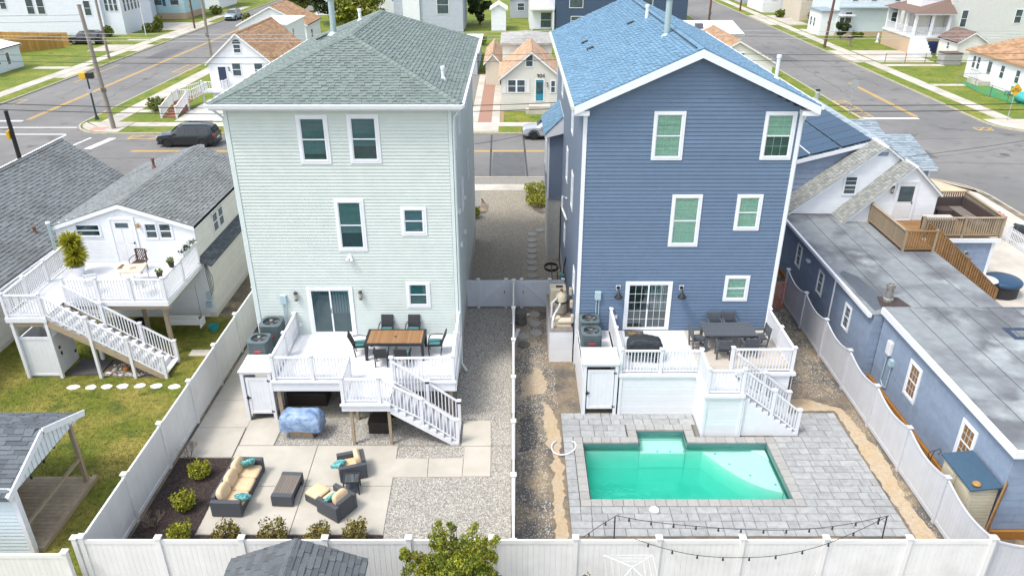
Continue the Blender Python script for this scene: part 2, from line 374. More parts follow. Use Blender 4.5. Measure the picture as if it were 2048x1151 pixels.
    def hatch(x0,x1,y0,y1):
        t=.09
        for q in(rect(x0,x0+t,y0,y1),rect(x1-t,x1,y0,y1),rect(x0+t,x1-t,y0,y0+t),rect(x0+t,x1-t,y1-t,y1)): mark(q,ypaint)
        n=max(2,int(max(y1-y0,x1-x0)/1.3))
        for i in range(n):
            if y1-y0>x1-x0: a=y0+(y1-y0)*i/n; mark([(x0+t,a+.1),(x0+t,a+.22),(x1-t,a+1.0),(x1-t,a+.88)],ypaint)
            else: a=x0+(x1-x0)*i/n; mark([(a+.1,y0+t),(a+.22,y0+t),(a+1.0,y1-t),(a+.88,y1-t)],ypaint)
    hatch(32.2,33.5,69.9,77); hatch(-32.5,-27.5,62.6,63.8); hatch(-40.6,-39.1,92,97.5); hatch(42.2-1.6,42.0,65.4,66.4) ; hatch(28.5,30.6,50.0-.0,51.2) if False else None
    mark(rect(-49.4,-49.3,75,77.5),ypaint); mark(rect(-50.3,-49.4,77.4,77.5),ypaint); mark(rect(-49.2,-49.1,86,97),ypaint)
    # asphalt patches on the cross road
    dk=mat('fresh_tar',(.06,.06,.062),.8,.1,2)
    for x in(-1.75,.95): mark([(x,52.1),(x+.14,52.1),(x-.05,63.9),(x-.19,63.9)],dk)
    flat('patched_asphalt',rect(-1.6,.85,52.1,58.8),mat('patch_asphalt',(.105,.108,.112),.85,.15,.8,c3=(.3,.3,.29),c3s=.5,c3t=(.62,.72)),ZR+.004,-.3)
    tar=mat('tar_seal',(.05,.05,.052),.7,.2,2)
    def crack(x0,y0,x1,y1,w=.05):
        n=max(4,int(math.hypot(x1-x0,y1-y0)/1.2)); P=[(x0+(x1-x0)*i/n+rng.gauss(0,.12),y0+(y1-y0)*i/n+rng.gauss(0,.12)) for i in range(n+1)]; mb=MB()
        for (xa,ya),(xb,yb) in zip(P[:-1],P[1:]): mb.obox(((xa+xb)/2,(ya+yb)/2,ZR),(math.hypot(xb-xa,yb-ya)+.04,w,.01),(0,0,math.atan2(yb-ya,xb-xa)))
        struct('crack_seal',mb,tar)
    for q in((-37,62,-18,61.5),(-33,57,-20,57.3),(20,57,42,55.2),(14,62,40,62.8),(38,66,52,61),(-47,80,-46.3,112),(-41.5,72,-42,104),(-49,98,-40,98.6),(35,80,35.6,118),(40,84,39.5,112),(32,95,42,95.8),(33,120,41,120.4),(-50,118,-39,118.5),(22,53.5,40,60)): crack(*q)
    for x,y in((-24,56),(26.5,60.5),(36,92),(-42,88),(38.6,58)): struct('manhole_cover',MB().cyl((x,y,ZR-.02),(x,y,ZR+.006),.36,n=18),mat('iron',(.08,.075,.07),.6,.2,8))
    for x0,x1,y0,y1 in((-22,-19,53,56.5),(28,33,57,59.2),(34,36.5,99,104),(-48,-45.5,101,109)): flat('patched_asphalt',ragged(rect(x0,x1,y0,y1),.5,.05),MATS.get('patch_asphalt2') or mat('patch_asphalt2',(.115,.115,.117),.85,.12,.8),ZR+.003,-.3)
    # -------- yard surfaces of the two houses --------
    flat('gravel_yard',rect(-11.62,-.06,15.5,49.1),gravel,.005)
    flat('gravel_alley',rect(-.055,2.5,32.1,49.1),gravel,.0055)
    flat('dirt_strip',rect(.06,1.76,15.5,32.0),soil,.004); flat('dirt_strip',rect(1.76,13,23.6,32),soil,.004); flat('dirt_strip',rect(12.12,13,15.5,23.6),soil,.005)
    flat('sand_strip',ragged([(1.3,15.6),(1.66,15.6),(1.66,23.3),(1.25,24.2),(1.1,22.5),(1.35,20.5),(1.25,18.5)],.1,.06),sand,.010)
    flat('sand_strip',ragged([(12.2,15.6),(12.8,15.6),(12.75,18.5),(12.85,21.5),(12.5,23.9),(11.3,24.6),(10.4,24.3),(10.5,23.75),(12.2,23.75)],.12,.04),sand,.010)
    flat('sand_patch',ragged([(.5,24.6),(1.1,24.9),(1.3,26.0),(.9,26.8),(.55,26.2),(.4,25.4)],.1,.1),sand,.009); flat('dark_patch',ragged([(.2,21.2),(.8,21.5),(.9,22.6),(.6,23.6),(.25,23.2)],.15,.04),mat('dark_soil',(.085,.08,.075),.95,.4,8,bump=.8,bs=20),.008)
    flat('mulch_bed',rect(-11.6,-9.72,17.3,20.93),mulch,.03); flat('mulch_bed',rect(-11.6,-3.95,15.5,17.3),mulch,.03)
    flat('mulch_bed',ragged([(1.3,45.2),(2.45,44.3),(2.45,48.9),(1.0,48.9),(.9,46.6)],.2,.05),soil,.03); flat('mulch_bed',ragged([(-2.2,44.5),(-1.7,44.8),(-1.6,46.5),(-2.2,47.5)],.2,.05),soil,.03)
    cp=struct('patio',MB().prism([(-9.68,17.32),(-3.97,17.32),(-4.09,21.63),(-8.52,21.63),(-8.5,23.6),(-8.9,26.4),(-11.6,30.4),(-11.6,20.97),(-9.68,20.97)],-.05,.008),mat('joint_dark',(.13,.125,.115),.9,.1))
    def sl(poly):
        o=MB().prism(poly,-.02,.032).mk('slab',concrete,cp); return o
    J=.012
    sl([(-9.66,17.34),(-6.84-J,17.34),(-6.88-J,19.5-J),(-9.7,19.5-J)]); sl([(-6.84+J,17.34),(-3.98,17.34),(-4.03,19.5-J),(-6.88+J,19.5-J)])
    sl([(-9.7,19.5+J),(-6.88-J,19.5+J),(-6.95-J,21.61),(-9.76,21.61)]); sl([(-6.88+J,19.5+J),(-4.03,19.5+J),(-4.1,21.61),(-6.95+J,21.61)])
    sl([(-9.74,21.63+J),(-8.53,21.63+J),(-8.5,23.5),(-9.8,23.1)])
    for y0,y1 in((20.98,22.66),(22.68,24.38),(24.4,26.1),(26.12,27.8),(27.82,29.5)):
        sl([(-11.58,y0),(-9.8,y0),(-9.84,y1),(-11.58,y1)])
    for q in([(-4.1,19.93),(-2.9,19.93),(-2.95,20.9),(-4.1,20.9)],[(-2.88,19.95),(-1.74,19.95),(-1.74,20.93),(-2.93,20.9)],[(-1.72,19.98),(-.78,19.98),(-.8,21.56),(-1.72,21.56)],[(-1.84,21.6),(-.8,21.6),(-.85,23.08),(-1.86,23.08)]):
        struct('stepping_slab',MB().prism(q,-.03,.04),concrete)
    # -------- neighbour ground --------
    flat('neighbour_lawn',rect(-31,-11.8,2,31.2),grass,.01)
    flat('side_dirt',rect(-13.7,-11.8,31.2,41),soil,.008)
    flat('neighbour_patio',[(17.2,24.2),(31.3,24.2),(31.3,49),(18.4,49),(18.4,30)],concrete2,.02)
    flat('corner_walk',rcorner(18.4,31.5,49.02,51.9,3.7,('ne',)),mat('yellowish_concrete',(.52,.42,.27),.85,.15,.6,c2=(.45,.40,.32),cs=.3),.02)
    flat('gravel_gap',rect(13.05,14.2,12,35),gravel,.006)
build_ground()
# ---------------- loose stones, blades ----------------
def scatter(name,label,cat,regions,n,fn,m,seed=1):
    g=np.random.default_rng(seed); A=np.array([(r[1]-r[0])*(r[3]-r[2]) for r in regions]); P=A/A.sum()
    idx=g.choice(len(regions),n,p=P); Rg=np.array(regions)[idx]
    x=Rg[:,0]+(Rg[:,1]-Rg[:,0])*g.random(n); y=Rg[:,2]+(Rg[:,3]-Rg[:,2])*g.random(n)
    V,F=fn(x,y,g)
    me=bpy.data.meshes.new(name); nv=V.shape[0]; nf=F.shape[0]
    me.vertices.add(nv); me.vertices.foreach_set('co',V.astype(np.float32).ravel()); k=F.shape[1]
    me.loops.add(nf*k); me.loops.foreach_set('vertex_index',F.astype(np.int32).ravel()); me.polygons.add(nf)
    me.polygons.foreach_set('loop_start',np.arange(0,nf*k,k,dtype=np.int32)); me.update(calc_edges=True); me.validate()
    me.materials.append(m); o=link(name,me); tag(o,label,cat,None,'stuff'); return o
def octa(z,r0,r1):
    def f(x,y,g):
        n=len(x); r=g.uniform(r0,r1,n); a=g.uniform(0,6.28,n); q=g.uniform(.6,1,n); h=r*g.uniform(.45,.8,n)
        B=np.stack([np.stack([np.cos(a)*r,np.sin(a)*r,0*r],1),np.stack([-np.sin(a)*r*q,np.cos(a)*r*q,0*r],1),np.stack([-np.cos(a)*r,-np.sin(a)*r,0*r],1),np.stack([np.sin(a)*r*q,-np.cos(a)*r*q,0*r],1),np.stack([g.uniform(-.3,.3,n)*r,g.uniform(-.3,.3,n)*r,h],1)],1)
        V=(B+np.stack([x,y,np.full(n,z)],1)[:,None,:]).reshape(-1,3)
        b=(np.arange(n)*5)[:,None]; F=np.concatenate([b+np.array([[i,(i+1)%4,4]]) for i in range(4)],0); return V,F
    return f
def blade(z,h0,h1,w=.012):
    def f(x,y,g):
        n=len(x); a=g.uniform(0,6.28,n); h=g.uniform(h0,h1,n); l=g.uniform(-.5,.5,(n,2))*h[:,None]
        B=np.stack([np.stack([np.cos(a)*w,np.sin(a)*w,0*a],1),np.stack([-np.cos(a)*w,-np.sin(a)*w,0*a],1),np.stack([l[:,0],l[:,1],h],1)],1)
        V=(B+np.stack([x,y,np.full(n,z)],1)[:,None,:]).reshape(-1,3); return V,(np.arange(n)*3)[:,None]+np.array([[0,1,2]])
    return f
scatter('gravel_pebbles','grey and tan pebbles of the gravel yard behind the pale green house','gravel',[(-4.0,-.1,15.6,19.9),(-4.05,-.1,19.9,21.6),(-8.45,-.1,21.7,23.3),(-2.2,-.1,23.3,32)],52000,octa(.004,.016,.036),pebble,1)
scatter('gravel_pebbles','tan pebbles covering the alley between the two tall houses','gravel',[(-2.2,2.45,32.2,49.05)],26000,octa(.004,.02,.042),pebble2,2)
scatter('loose_stones','loose grey stones strewn over the dirt strip beside the pool','stones',[(.1,1.2,15.6,32),(.1,1.7,24,31)],6500,octa(.003,.012,.035),pebble,3)
scatter('loose_stones','loose stones along the dirt path by the scalloped grey fence','stones',[(12.2,12.95,15.6,23.5),(10.5,12.9,24.6,33)],5000,octa(.003,.012,.03),pebble,4)
scatter('mulch_chips','dark mulch chips in the corner flower bed','mulch',[(-11.55,-9.75,17.3,20.9),(-11.55,-4,15.6,17.28)],16000,octa(.028,.015,.045),chip,5)
scatter('lawn_blades','green grass blades of the lawn left of the white fence','grass',[(-24,-11.85,14.5,31)],60000,blade(.008,.02,.055,.014),grassb,6)
# ---------------- pool ----------------
def build_pool():
    pool=thing('swimming_pool','turquoise swimming pool with pale ledges and grey stone coping','pool',None,(5.75,20.3,0))
    out=[(2.5,18.88),(9.0,18.92),(9.0,21.73),(6.18,21.73),(6.18,22.45),(4.5,22.45),(4.5,21.73),(2.5,21.73)]
    mb=MB(); n=len(out); zb=-1.05
    for i in range(n):
        (xa,ya),(xb,yb)=out[i],out[(i+1)%n]; mb.add([(xa,ya,.01),(xb,yb,.01),(xb,yb,zb),(xa,ya,zb)],[(0,3,2,1)])
    mb.add([(x,y,zb) for x,y in out],[tuple(range(n))]); mb.mk('basin',plaster,pool)
    MB().prism([(4.52,21.70),(6.16,21.70),(6.16,22.43),(4.52,22.43)],zb+.01,-.36).mk('bench',plaster,pool,bevel=.04)
    cur=[(6.75,21.71)]
    for k in range(1,12):
        t=k/12; cur.append((6.75+2.23*t,21.71-2.12*t-.42*math.sin(math.pi*t)))
    MB().prism(cur+[(8.98,19.59),(8.98,21.71)],zb+.01,-.33).mk('tanning_ledge',plaster,pool)
    MB().prism([(8.5,21.71),(8.98,21.2),(8.98,21.71)],-.33,-.25).mk('ledge_step',plaster,pool)
    q=[(8.98,19.5)]+[(8.98-1.3*math.sin(R(a)),18.95+.0+.62*math.cos(R(a))) for a in(15,35,55,75,90)]+[(7.68,18.95),(8.98,18.95)]
    for i,(s,z) in enumerate(((1.0,-.8),(.72,-.6),(.4,-.44))):
        MB().prism([(8.98-(8.98-x)*s,18.94+(y-18.94)*(s*.6+.4)) for x,y in q],zb+.01,z).mk('step',plaster,pool)
    jet=mat('pool_tile_blue',(.05,.16,.35),.4,.05)
    for u,v in((1311,893),(1337,894),(1363,894)): x,y,_=G(u,v,-.42); pb('step_marker',jet,pool,x-.03,x+.03,21.74,21.80,-.36,-.35)
    for u,v in((1430,905),(1459,926),(1501,949),(1551,967),(1520,899)): x,y,_=G(u,v,-.3); pb('step_marker',jet,pool,x-.035,x+.035,min(y,21.6)-.03,min(y,21.6)+.03,-.33,-.32)
    wm=bpy.data.materials.new('pool_water'); wm.use_nodes=True; t=wm.node_tree; N=t.nodes; L=t.links; N.clear()
    o=N.new('ShaderNodeOutputMaterial'); tr=N.new('ShaderNodeBsdfTransparent'); gl=N.new('ShaderNodeBsdfGlossy'); gl.inputs['Roughness'].default_value=.08
    fr=N.new('ShaderNodeFresnel'); fr.inputs[0].default_value=1.33; mx=N.new('ShaderNodeMixShader')
    g=N.new('ShaderNodeNewGeometry'); no=N.new('ShaderNodeTexNoise'); no.inputs['Scale'].default_value=2.2; no.inputs['Detail'].default_value=3; L.new(g.outputs['Position'],no.inputs[0])
    bu=N.new('ShaderNodeBump'); bu.inputs['Strength'].default_value=.25; bu.inputs['Distance'].default_value=.05; L.new(no.outputs['Fac'],bu.inputs['Height']); L.new(bu.outputs[0],gl.inputs['Normal']); L.new(bu.outputs[0],fr.inputs['Normal'])
    L.new(fr.outputs[0],mx.inputs[0]); L.new(tr.outputs[0],mx.inputs[1]); L.new(gl.outputs[0],mx.inputs[2]); L.new(mx.outputs[0],o.inputs[0])
    va=N.new('ShaderNodeVolumeAbsorption'); va.inputs[0].default_value=(.04,.93,.81,1); va.inputs[1].default_value=1.0
    vs=N.new('ShaderNodeVolumeScatter'); vs.inputs[0].default_value=(.20,.92,.80,1); vs.inputs[1].default_value=.75; vs.inputs['Anisotropy'].default_value=.2
    ad=N.new('ShaderNodeAddShader'); L.new(va.outputs[0],ad.inputs[0]); L.new(vs.outputs[0],ad.inputs[1]); L.new(ad.outputs[0],o.inputs[1])
    MB().prism([(x+(.004 if x<5 else -.004),y+(.004 if y<20 else -.004)) for x,y in out],zb+.004,-.13).mk('water',wm,pool)
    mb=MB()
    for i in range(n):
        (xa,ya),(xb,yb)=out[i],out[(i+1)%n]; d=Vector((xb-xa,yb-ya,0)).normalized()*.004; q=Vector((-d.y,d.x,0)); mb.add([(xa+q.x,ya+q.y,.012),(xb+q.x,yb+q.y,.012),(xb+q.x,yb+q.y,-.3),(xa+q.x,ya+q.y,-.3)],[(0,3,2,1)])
    mb.mk('coping_shade_band',mat('coping_shade',(.07,.20,.19),.3,.2,9),pool)  # the coping's shadow at the waterline, painted as a dark green-blue band
    MB().cyl((4.55,19.7,-1.05),(4.55,19.7,-1.03),.14,n=16).mk('drain',white,pool)
    # coping stones
    W=.32
    def run(x0,y0,x1,y1,side):
        L=math.hypot(x1-x0,y1-y0); k=max(1,round(L/.34)); dx,dy=(x1-x0)/L,(y1-y0)/L; nx,ny=side
        for i in range(k):
            a,b=L*i/k+.004,L*(i+1)/k-.004
            xs=sorted((x0+dx*a,x0+dx*b,x0+dx*a+nx*W,x0+dx*b+nx*W)); ys=sorted((y0+dy*a,y0+dy*b,y0+dy*a+ny*W,y0+dy*b+ny*W))
            pb('coping_stone',coping,pool,xs[0],xs[-1],ys[0],ys[-1],-.04,.062,'paver')
    w=W
    run(2.47-w,18.85,9.03+w,18.85,(0,-1)); run(2.47,18.86,2.47,21.76+w,(-1,0)); run(9.03,18.86,9.03,21.76+w-.0,(1,0)); run(2.48,21.76,4.47-w,21.76,(0,1)); run(6.21+w,21.76,9.02,21.76,(0,1))
    run(4.46,21.77,4.46,22.48,(-1,0)); run(6.22,21.77,6.22,22.48,(1,0)); run(4.46-w,22.49,6.22+w,22.49,(0,1))
    # paved terrace: its own thing, each paver a part
    t=struct('paved_terrace',MB().box(1.78,12.1,17.25,18.52,-.05,.02).box(1.78,2.14,18.52,22.1,-.05,.02).box(9.36,12.1,18.52,22.1,-.05,.02).box(1.78,4.1,22.1,23.55,-.05,.02).box(4.1,6.6,22.82,23.55,-.05,.02).box(6.6,6.75,22.1,23.55,-.05,.02).box(9.36,12.1,22.1,23.55,-.05,.02),mat('paver_joint',(.17,.165,.155),.9,.1))
    def row(x0,x1,y0,y1):
        x=x0
        while x<x1-.02:
            w=rng.choice((.34,.34,.5,.66,.66)); 
            if x1-(x+w)<.2: w=x1-x
            pb('paver',paver,t,x+.008,x+w-.008,y0+.008,y1-.008,-.02,.048+rng.uniform(-.004,.004),'paver'); x+=w
    for i in range(4): row(1.78,12.1,17.25+i*.318,17.25+(i+1)*.318)
    for i in range(11): row(9.36,12.1,18.53+i*.325,18.53+(i+1)*.325); pb('paver',paver,t,1.79,2.13,18.53+i*.325+.008,18.53+(i+1)*.325-.008,-.02,.05,'paver')
    for y0,y1 in((22.105,22.46),(22.46,22.815)): row(1.78,4.1,y0,y1); row(9.36+.95,12.1,y0,y1)
    for y0,y1 in((22.815,23.18),(23.18,23.55)): row(1.78,6.72,y0,y1); row(10.3,12.1,y0,y1)
    x,y,_=G(1308,1021); l=MB().lathe([(.0,.05),(.15,.05),(.16,.06),(.15,.072),(0,.072)],(x,y,0),20).mk('skimmer_lid',white); tag(l,'round white skimmer lid in the grey pavers by the pool','lid')
    pts=[G(u,v,.06) for u,v in((1114,880),(1104,886),(1102,897),(1108,906),(1122,910),(1138,908),(1149,900),(1153,890),(1150,884),(1143,883))]
    pts[0]=(pts[0][0],pts[0][1],.05); pts=[(p[0],p[1],.055+.03*math.sin(i*.9)**2) for i,p in enumerate(pts)]
    h=MB().tube(pts,.032,8).mk('pool_hose',white,smooth=True,sub=1); tag(h,'curled white pool hose lying left of the pool','hose')
build_pool()
# ---------------- building parts ----------------
glassd=glassmat('glass_teal',(.42,.70,.72),.10); glassl=glassmat('glass_mint',(.66,.90,.82),.10); glassc=glassmat('glass_clear',(.85,.88,.88),.05)
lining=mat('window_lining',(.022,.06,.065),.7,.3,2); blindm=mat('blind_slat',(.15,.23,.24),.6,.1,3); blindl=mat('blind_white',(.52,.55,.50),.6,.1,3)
farglass=mat('far_glass',(.06,.085,.10),.12,.35,.9,spec=.6); farglass2=mat('far_glass_light',(.30,.33,.36),.2,.3,.9)
sashg=mat('sash_grey',(.55,.57,.60),.5,.05,2)
def ring(mb,fr,a0,a1,b0,b1,t,c0,c1,tb=None):
    tb=t if tb is None else tb
    fbox(mb,fr,a0,a1,c0,c1,b1-t,b1); fbox(mb,fr,a0,a1,c0,c1,b0,b0+tb); fbox(mb,fr,a0,a0+t,c0,c1,b0+tb,b1-t); fbox(mb,fr,a1-t,a1,c0,c1,b0+tb,b1-t)
muntm=mat('muntin_between_glass',(.50,.62,.58),.5,.05,3)
def window(parent,fr,a0,a1,b0,b1,trim=.11,grid=None,blind=blindm,glass=None,hung=True,tm=None,name='window',mm=None,mw=.006,drop=None):
    tm=tm or trimw; mm=mm or muntm; glass=glass or glassd
    mb=MB(); ring(mb,fr,a0,a1,b0,b1,trim,-.01,.05); ring(mb,fr,a0+trim*.72,a1-trim*.72,b0+trim*.72,b1-trim*.72,trim*.3,.0,.062)
    w=mb.mk(name,tm,parent)
    i0,i1,j0,j1=a0+trim,a1-trim,b0+trim,b1-trim
    s=.035; mb=MB(); ring(mb,fr,i0,i1,j0,j1,s,-.004,.034)
    jm=(j0+j1)/2
    if hung: fbox(mb,fr,i0+s,i1-s,-.004,.037,jm-.022,jm+.022)
    mb.mk('sash',tm,w)
    fpiece('lining',lining,w,fr,i0+s,i1-s,-.02,.0045,j0+s,j1-s)
    if blind:
        mb=MB(); b=j0+s+.02+(j1-j0)*(rng.choice((0,0,.12,.3,.45)) if drop is None else drop)
        while b<j1-s-.01: fbox(mb,fr,i0+s+.01,i1-s-.01,.010,.013,b,b+.03,tilt=-.5); b+=.045
        mb.mk('blind',blind,w)
    k=((j0+s,jm-.022,.022),(jm+.022,j1-s,.027)) if hung else ((j0+s,j1-s,.024),)
    for z0,z1,c in k:
        p=fpiece('pane',glass,w,fr,i0+s,i1-s,c,c+.004,z0,z1)
        if grid:
            nx,ny=grid
            for q in range(1,nx): x=i0+s+(i1-i0-2*s)*q/nx; fpiece('muntin',mm,w,fr,x-mw,x+mw,c-.006,c-.001,z0,z1)
            for q in range(1,ny): z=z0+(z1-z0)*q/ny; fpiece('muntin',mm,w,fr,i0+s,i1-s,c-.0055,c-.0015,z-mw,z+mw)
    return w
def farwin(parent,fr,a0,a1,b0,b1,trim=.08,tm=None,glass=None,hung=True,name='window'):
    mb=MB(); ring(mb,fr,a0,a1,b0,b1,trim,0,.07)
    if hung: fbox(mb,fr,a0+trim,a1-trim,.0,.06,(b0+b1)/2-.025,(b0+b1)/2+.025)
    w=mb.mk(name,tm or trimw,parent); fpiece('pane',glass or farglass,w,fr,a0+trim,a1-trim,.0,.045,b0+trim,b1-trim); return w
def slider(parent,fr,a0,a1,b0,b1,grid=None,glass=None,trim=.11):
    mb=MB(); ring(mb,fr,a0,a1,b0,b1,trim,-.01,.05,.05); d=mb.mk('sliding_door',trimw,parent); glass=glass or glassd
    i0,i1,j0,j1=a0+trim,a1-trim,b0+.05,b1-trim; m=(i0+i1)/2
    fpiece('lining',lining,d,fr,i0,i1,-.02,.004,j0,j1)
    cur=MB()
    for k in range(6): fbox(cur,fr,m+.1+k*.11,m+.17+k*.11,.006,.012,j0+.9,j1-.02)
    cur.mk('blind',blindm,d)
    for x0,x1,c in((i0,m+.03,.024),(m-.03,i1,.012)):
        mb=MB(); ring(mb,fr,x0,x1,j0,j1,.06,c-.006,c+.014); p=mb.mk('door_panel',trimw,d); fpiece('pane',glass,p,fr,x0+.06,x1-.06,c,c+.005,j0+.06,j1-.06)
        if grid:
            for q in range(1,grid[0]): x=x0+.06+(x1-x0-.12)*q/grid[0]; fpiece('muntin',trimw,p,fr,x-.006,x+.006,c+.005,c+.011,j0+.06,j1-.06)
            for q in range(1,grid[1]): z=j0+.06+(j1-j0-.12)*q/grid[1]; fpiece('muntin',trimw,p,fr,x0+.06,x1-.06,c+.0055,c+.0125,z-.006,z+.006)
    fpiece('handle',black,d,fr,m-.015,m+.005,.038,.06,j0+.9,j0+1.12)
    return d
def beam(mb,p0,p1,w,h):
    p0,p1=Vector(p0),Vector(p1); d=p1-p0; t=d.normalized(); s=Vector((-t.y,t.x,0)); s=s.normalized() if s.length>1e-5 else Vector((1,0,0)); u=s.cross(t)*-1
    if u.z<0: u=-u
    M=Matrix(((t.x,s.x,u.x),(t.y,s.y,u.y),(t.z,s.z,u.z))); c=(p0+p1)/2
    v=[c+M@Vector((x*d.length,y*w,z*h)) for x in(-.5,.5) for y in(-.5,.5) for z in(-.5,.5)]
    mb.add(v,[(0,1,3,2),(4,6,7,5),(0,4,5,1),(2,3,7,6),(0,2,6,4),(1,5,7,3)])
def railing(parent,p0,p1,h=.95,step=.12,m=None,bw=.036,low=.09,inset=.06,top=(.09,.05),lowr=True):
    m=m or white; p0,p1=Vector(p0),Vector(p1); d=p1-p0; L=math.hypot(d.x,d.y); t=d/L
    a=p0+t*inset; b=p1-t*inset; up=Vector((0,0,1)); mb=MB()
    beam(mb,a+up*h,b+up*h,*top); 
    r=mb.mk('railing',m,parent)
    if lowr: mb=MB(); beam(mb,a+up*low,b+up*low,.05,.05); mb.mk('bottom_rail',m,r)
    n=max(1,round((L-2*inset)/step)); rz=math.atan2(d.y,d.x)
    for i in range(n):
        q=p0+t*(inset+(L-2*inset)*(i+.5)/n)
        piece('baluster',m,r,(q.x,q.y,q.z+(h+low)/2),(bw,bw,h-low-.02),(0,0,rz))
    return r
def post(parent,x,y,z0,z1,w=.11,m=None,cap=True,light=False):
    m=m or white; p=pb('post',m,parent,x-w/2,x+w/2,y-w/2,y+w/2,z0,z1)
    if cap:
        q=w*.72; mb=MB().box(x-q,x+q,y-q,y+q,z1,z1+.03); mb.add([(x-q,y-q,z1+.03),(x+q,y-q,z1+.03),(x+q,y+q,z1+.03),(x-q,y+q,z1+.03),(x,y,z1+.07)],[(0,1,4),(1,2,4),(2,3,4),(3,0,4)]); mb.mk('cap',m,p)
    if light: pb('cap_light',black,p,x-w*.62,x+w*.62,y-w*.62,y+w*.62,z1-.09,z1-.03)
    return p
def gable_planks(parent,fr,w,z0,z1,zp,course,m,holes=(),single=True):
    def f(z):
        if z<z1: a0,a1=0,w
        else:
            k=(z-z1)/(zp-z1)*w/2; a0,a1=k,w-k
        return cutspan(a0,a1,holes)(z)
    siding(parent,fr,z0,zp-.02,f,course,m,single)
def pipe(parent,x,y,z,h,r,m,name='vent_pipe'):
    MB().lathe([(r*2.2,0),(r*1.9,.03),(r,.14),(r,h-.12),(r*1.35,h-.11),(r*1.35,h),(0,h)],(x,y,z-.04),14).mk(name,m,parent,smooth=False)
galv=mat('galvanised',(.42,.52,.54),.4,.12,5,metal=.4); pvcw=mat('white_pvc',(.75,.78,.8),.4,.04,4); greybox=mat('grey_box',(.38,.50,.55),.5,.06,6)
# ---------------- fences ----------------
def fence(fr,L,label,m,h=1.72,bays=None,z0=.05,board=.15,scallop=0,group=None,name='vinyl_fence',cat='fence',hs=None,pw=.13,single=True):
    f=thing(name,label,cat,group,FP(fr,0,0,0)); n=bays or max(1,round(L/2.4)); q=L/n
    for i in range(n+1):
        hh=(hs[min(i,n-1)] if hs else h)+.08
        x,y,_=FP(fr,i*q,0,0); post(f,x,y,-.1,hh,pw,m)
    for i in range(n):
        hh=hs[i] if hs else h; a0,a1=i*q+pw/2,(i+1)*q-pw/2
        r=fpiece('bottom_rail',m,f,fr,a0,a1,-.03,.03,z0,z0+.14)
        if not scallop: fpiece('top_rail',m,f,fr,a0,a1,-.03,.03,hh-.13,hh)
        k=max(1,round((a1-a0)/board)); w=(a1-a0)/k
        if scallop:
            for j in range(14):
                t0,t1=j/14,(j+1)/14; e=lambda t:hh-scallop*math.sin(math.pi*t)
                beam(mb:=MB(),FP(fr,a0+(a1-a0)*t0,0,e(t0)),FP(fr,a0+(a1-a0)*t1,0,e(t1)),.06,.05) if j==0 else beam(mb,FP(fr,a0+(a1-a0)*t0,0,e(t0)),FP(fr,a0+(a1-a0)*t1,0,e(t1)),.06,.05)
            mb.mk('cap_rail',m,r)
        for j in range(k):
            t=(j+.5)/k; top=hh-(scallop*math.sin(math.pi*t) if scallop else .125)
            fpiece('board',m,r,fr,a0+j*w+.001,a0+(j+1)*w-.001,-.012,.012,z0+.13,top,kind='board')
    return f
# ---------------- the two tall houses ----------------
gsid=mat('green_siding',(.545,.602,.575),.5,.05,.7,rnd=.015); gcorner=mat('green_trim',(.60,.67,.67),.5,.03,1)
groof=mat('green_shingle',(.16,.20,.188),.9,.12,9,rnd=.13,bump=.2,bs=60); bsid=mat('blue_siding',(.118,.175,.265),.5,.05,.9,rnd=.05)
broof=mat('blue_shingle',(.13,.24,.345),.85,.12,8,rnd=.12,bump=.3,bs=60); bside=mat('blue_side_siding',(.135,.175,.25),.5,.05,.9)
blockm=mat('foundation_block',(.48,.47,.44),.9,.1,2)
def hole(a,b,c,d,t=.03): return (a+t,b-t,c+t,d-t)
def px_win(Y,ox,tl,br):
    a=AY(*tl,Y); b=AY(*br,Y); return (a[0]-ox,b[0]-ox,b[2],a[2])
def lantern(parent,fr,a,b):
    l=MB(); fbox(l,fr,a-.06,a+.06,0,.03,b+.02,b+.22); c=FP(fr,a,.12,0); o=l.mk('wall_lamp',white,parent)
    MB().lathe([(.03,.22),(.075,.17),(.075,.12),(.06,.12),(.065,-.12),(.075,-.13),(.05,-.18),(0,-.18)],(c[0],c[1],b),10).mk('lantern',mat('lantern_dark',(.05,.05,.05),.4,.1,5),o)
    MB().lathe([(.067,-.1),(.067,.1),(0,.1)],(c[0],c[1],b),10).mk('lantern_glass',mat('lantern_glass',(.35,.33,.28),.2,.1,5),o)
def barnlamp(parent,fr,a,b):
    l=MB(); fbox(l,fr,a-.09,a+.09,0,.03,b+.03,b+.23); o=l.mk('wall_lamp',white,parent)
    p0,p1,p2,p3=FP(fr,a,.03,b+.13),FP(fr,a,.16,b+.16),FP(fr,a,.27,b+.1),FP(fr,a,.28,b-.02)
    MB().tube([p0,p1,p2,p3],.022,8).mk('gooseneck',black,o,smooth=True)
    MB().lathe([(.04,.1),(.06,.06),(.17,-.07),(.175,-.1),(.16,-.1),(.05,.04),(0,.04)],(p3[0],p3[1],b-.08),16).mk('lamp_shade',black,o,smooth=True)
    MB().cyl(FP(fr,a,.03,b+.13),FP(fr,a,.05,b+.13),.075,n=14).mk('mount',black,o)
def disconnect(parent,fr,a,b,hb):
    mb=MB(); fbox(mb,fr,a-.12,a+.12,.01,.13,b,b+.36); o=mb.mk('electric_box',greybox,parent,bevel=.012)
    mb=MB()
    for d in(-.05,.06): mb.tube([FP(fr,a+d,.06,b),FP(fr,a+d,.06,b-.5),FP(fr,a+d+.02,.08,hb)],.018,6)
    mb.mk('conduit',greybox,o)
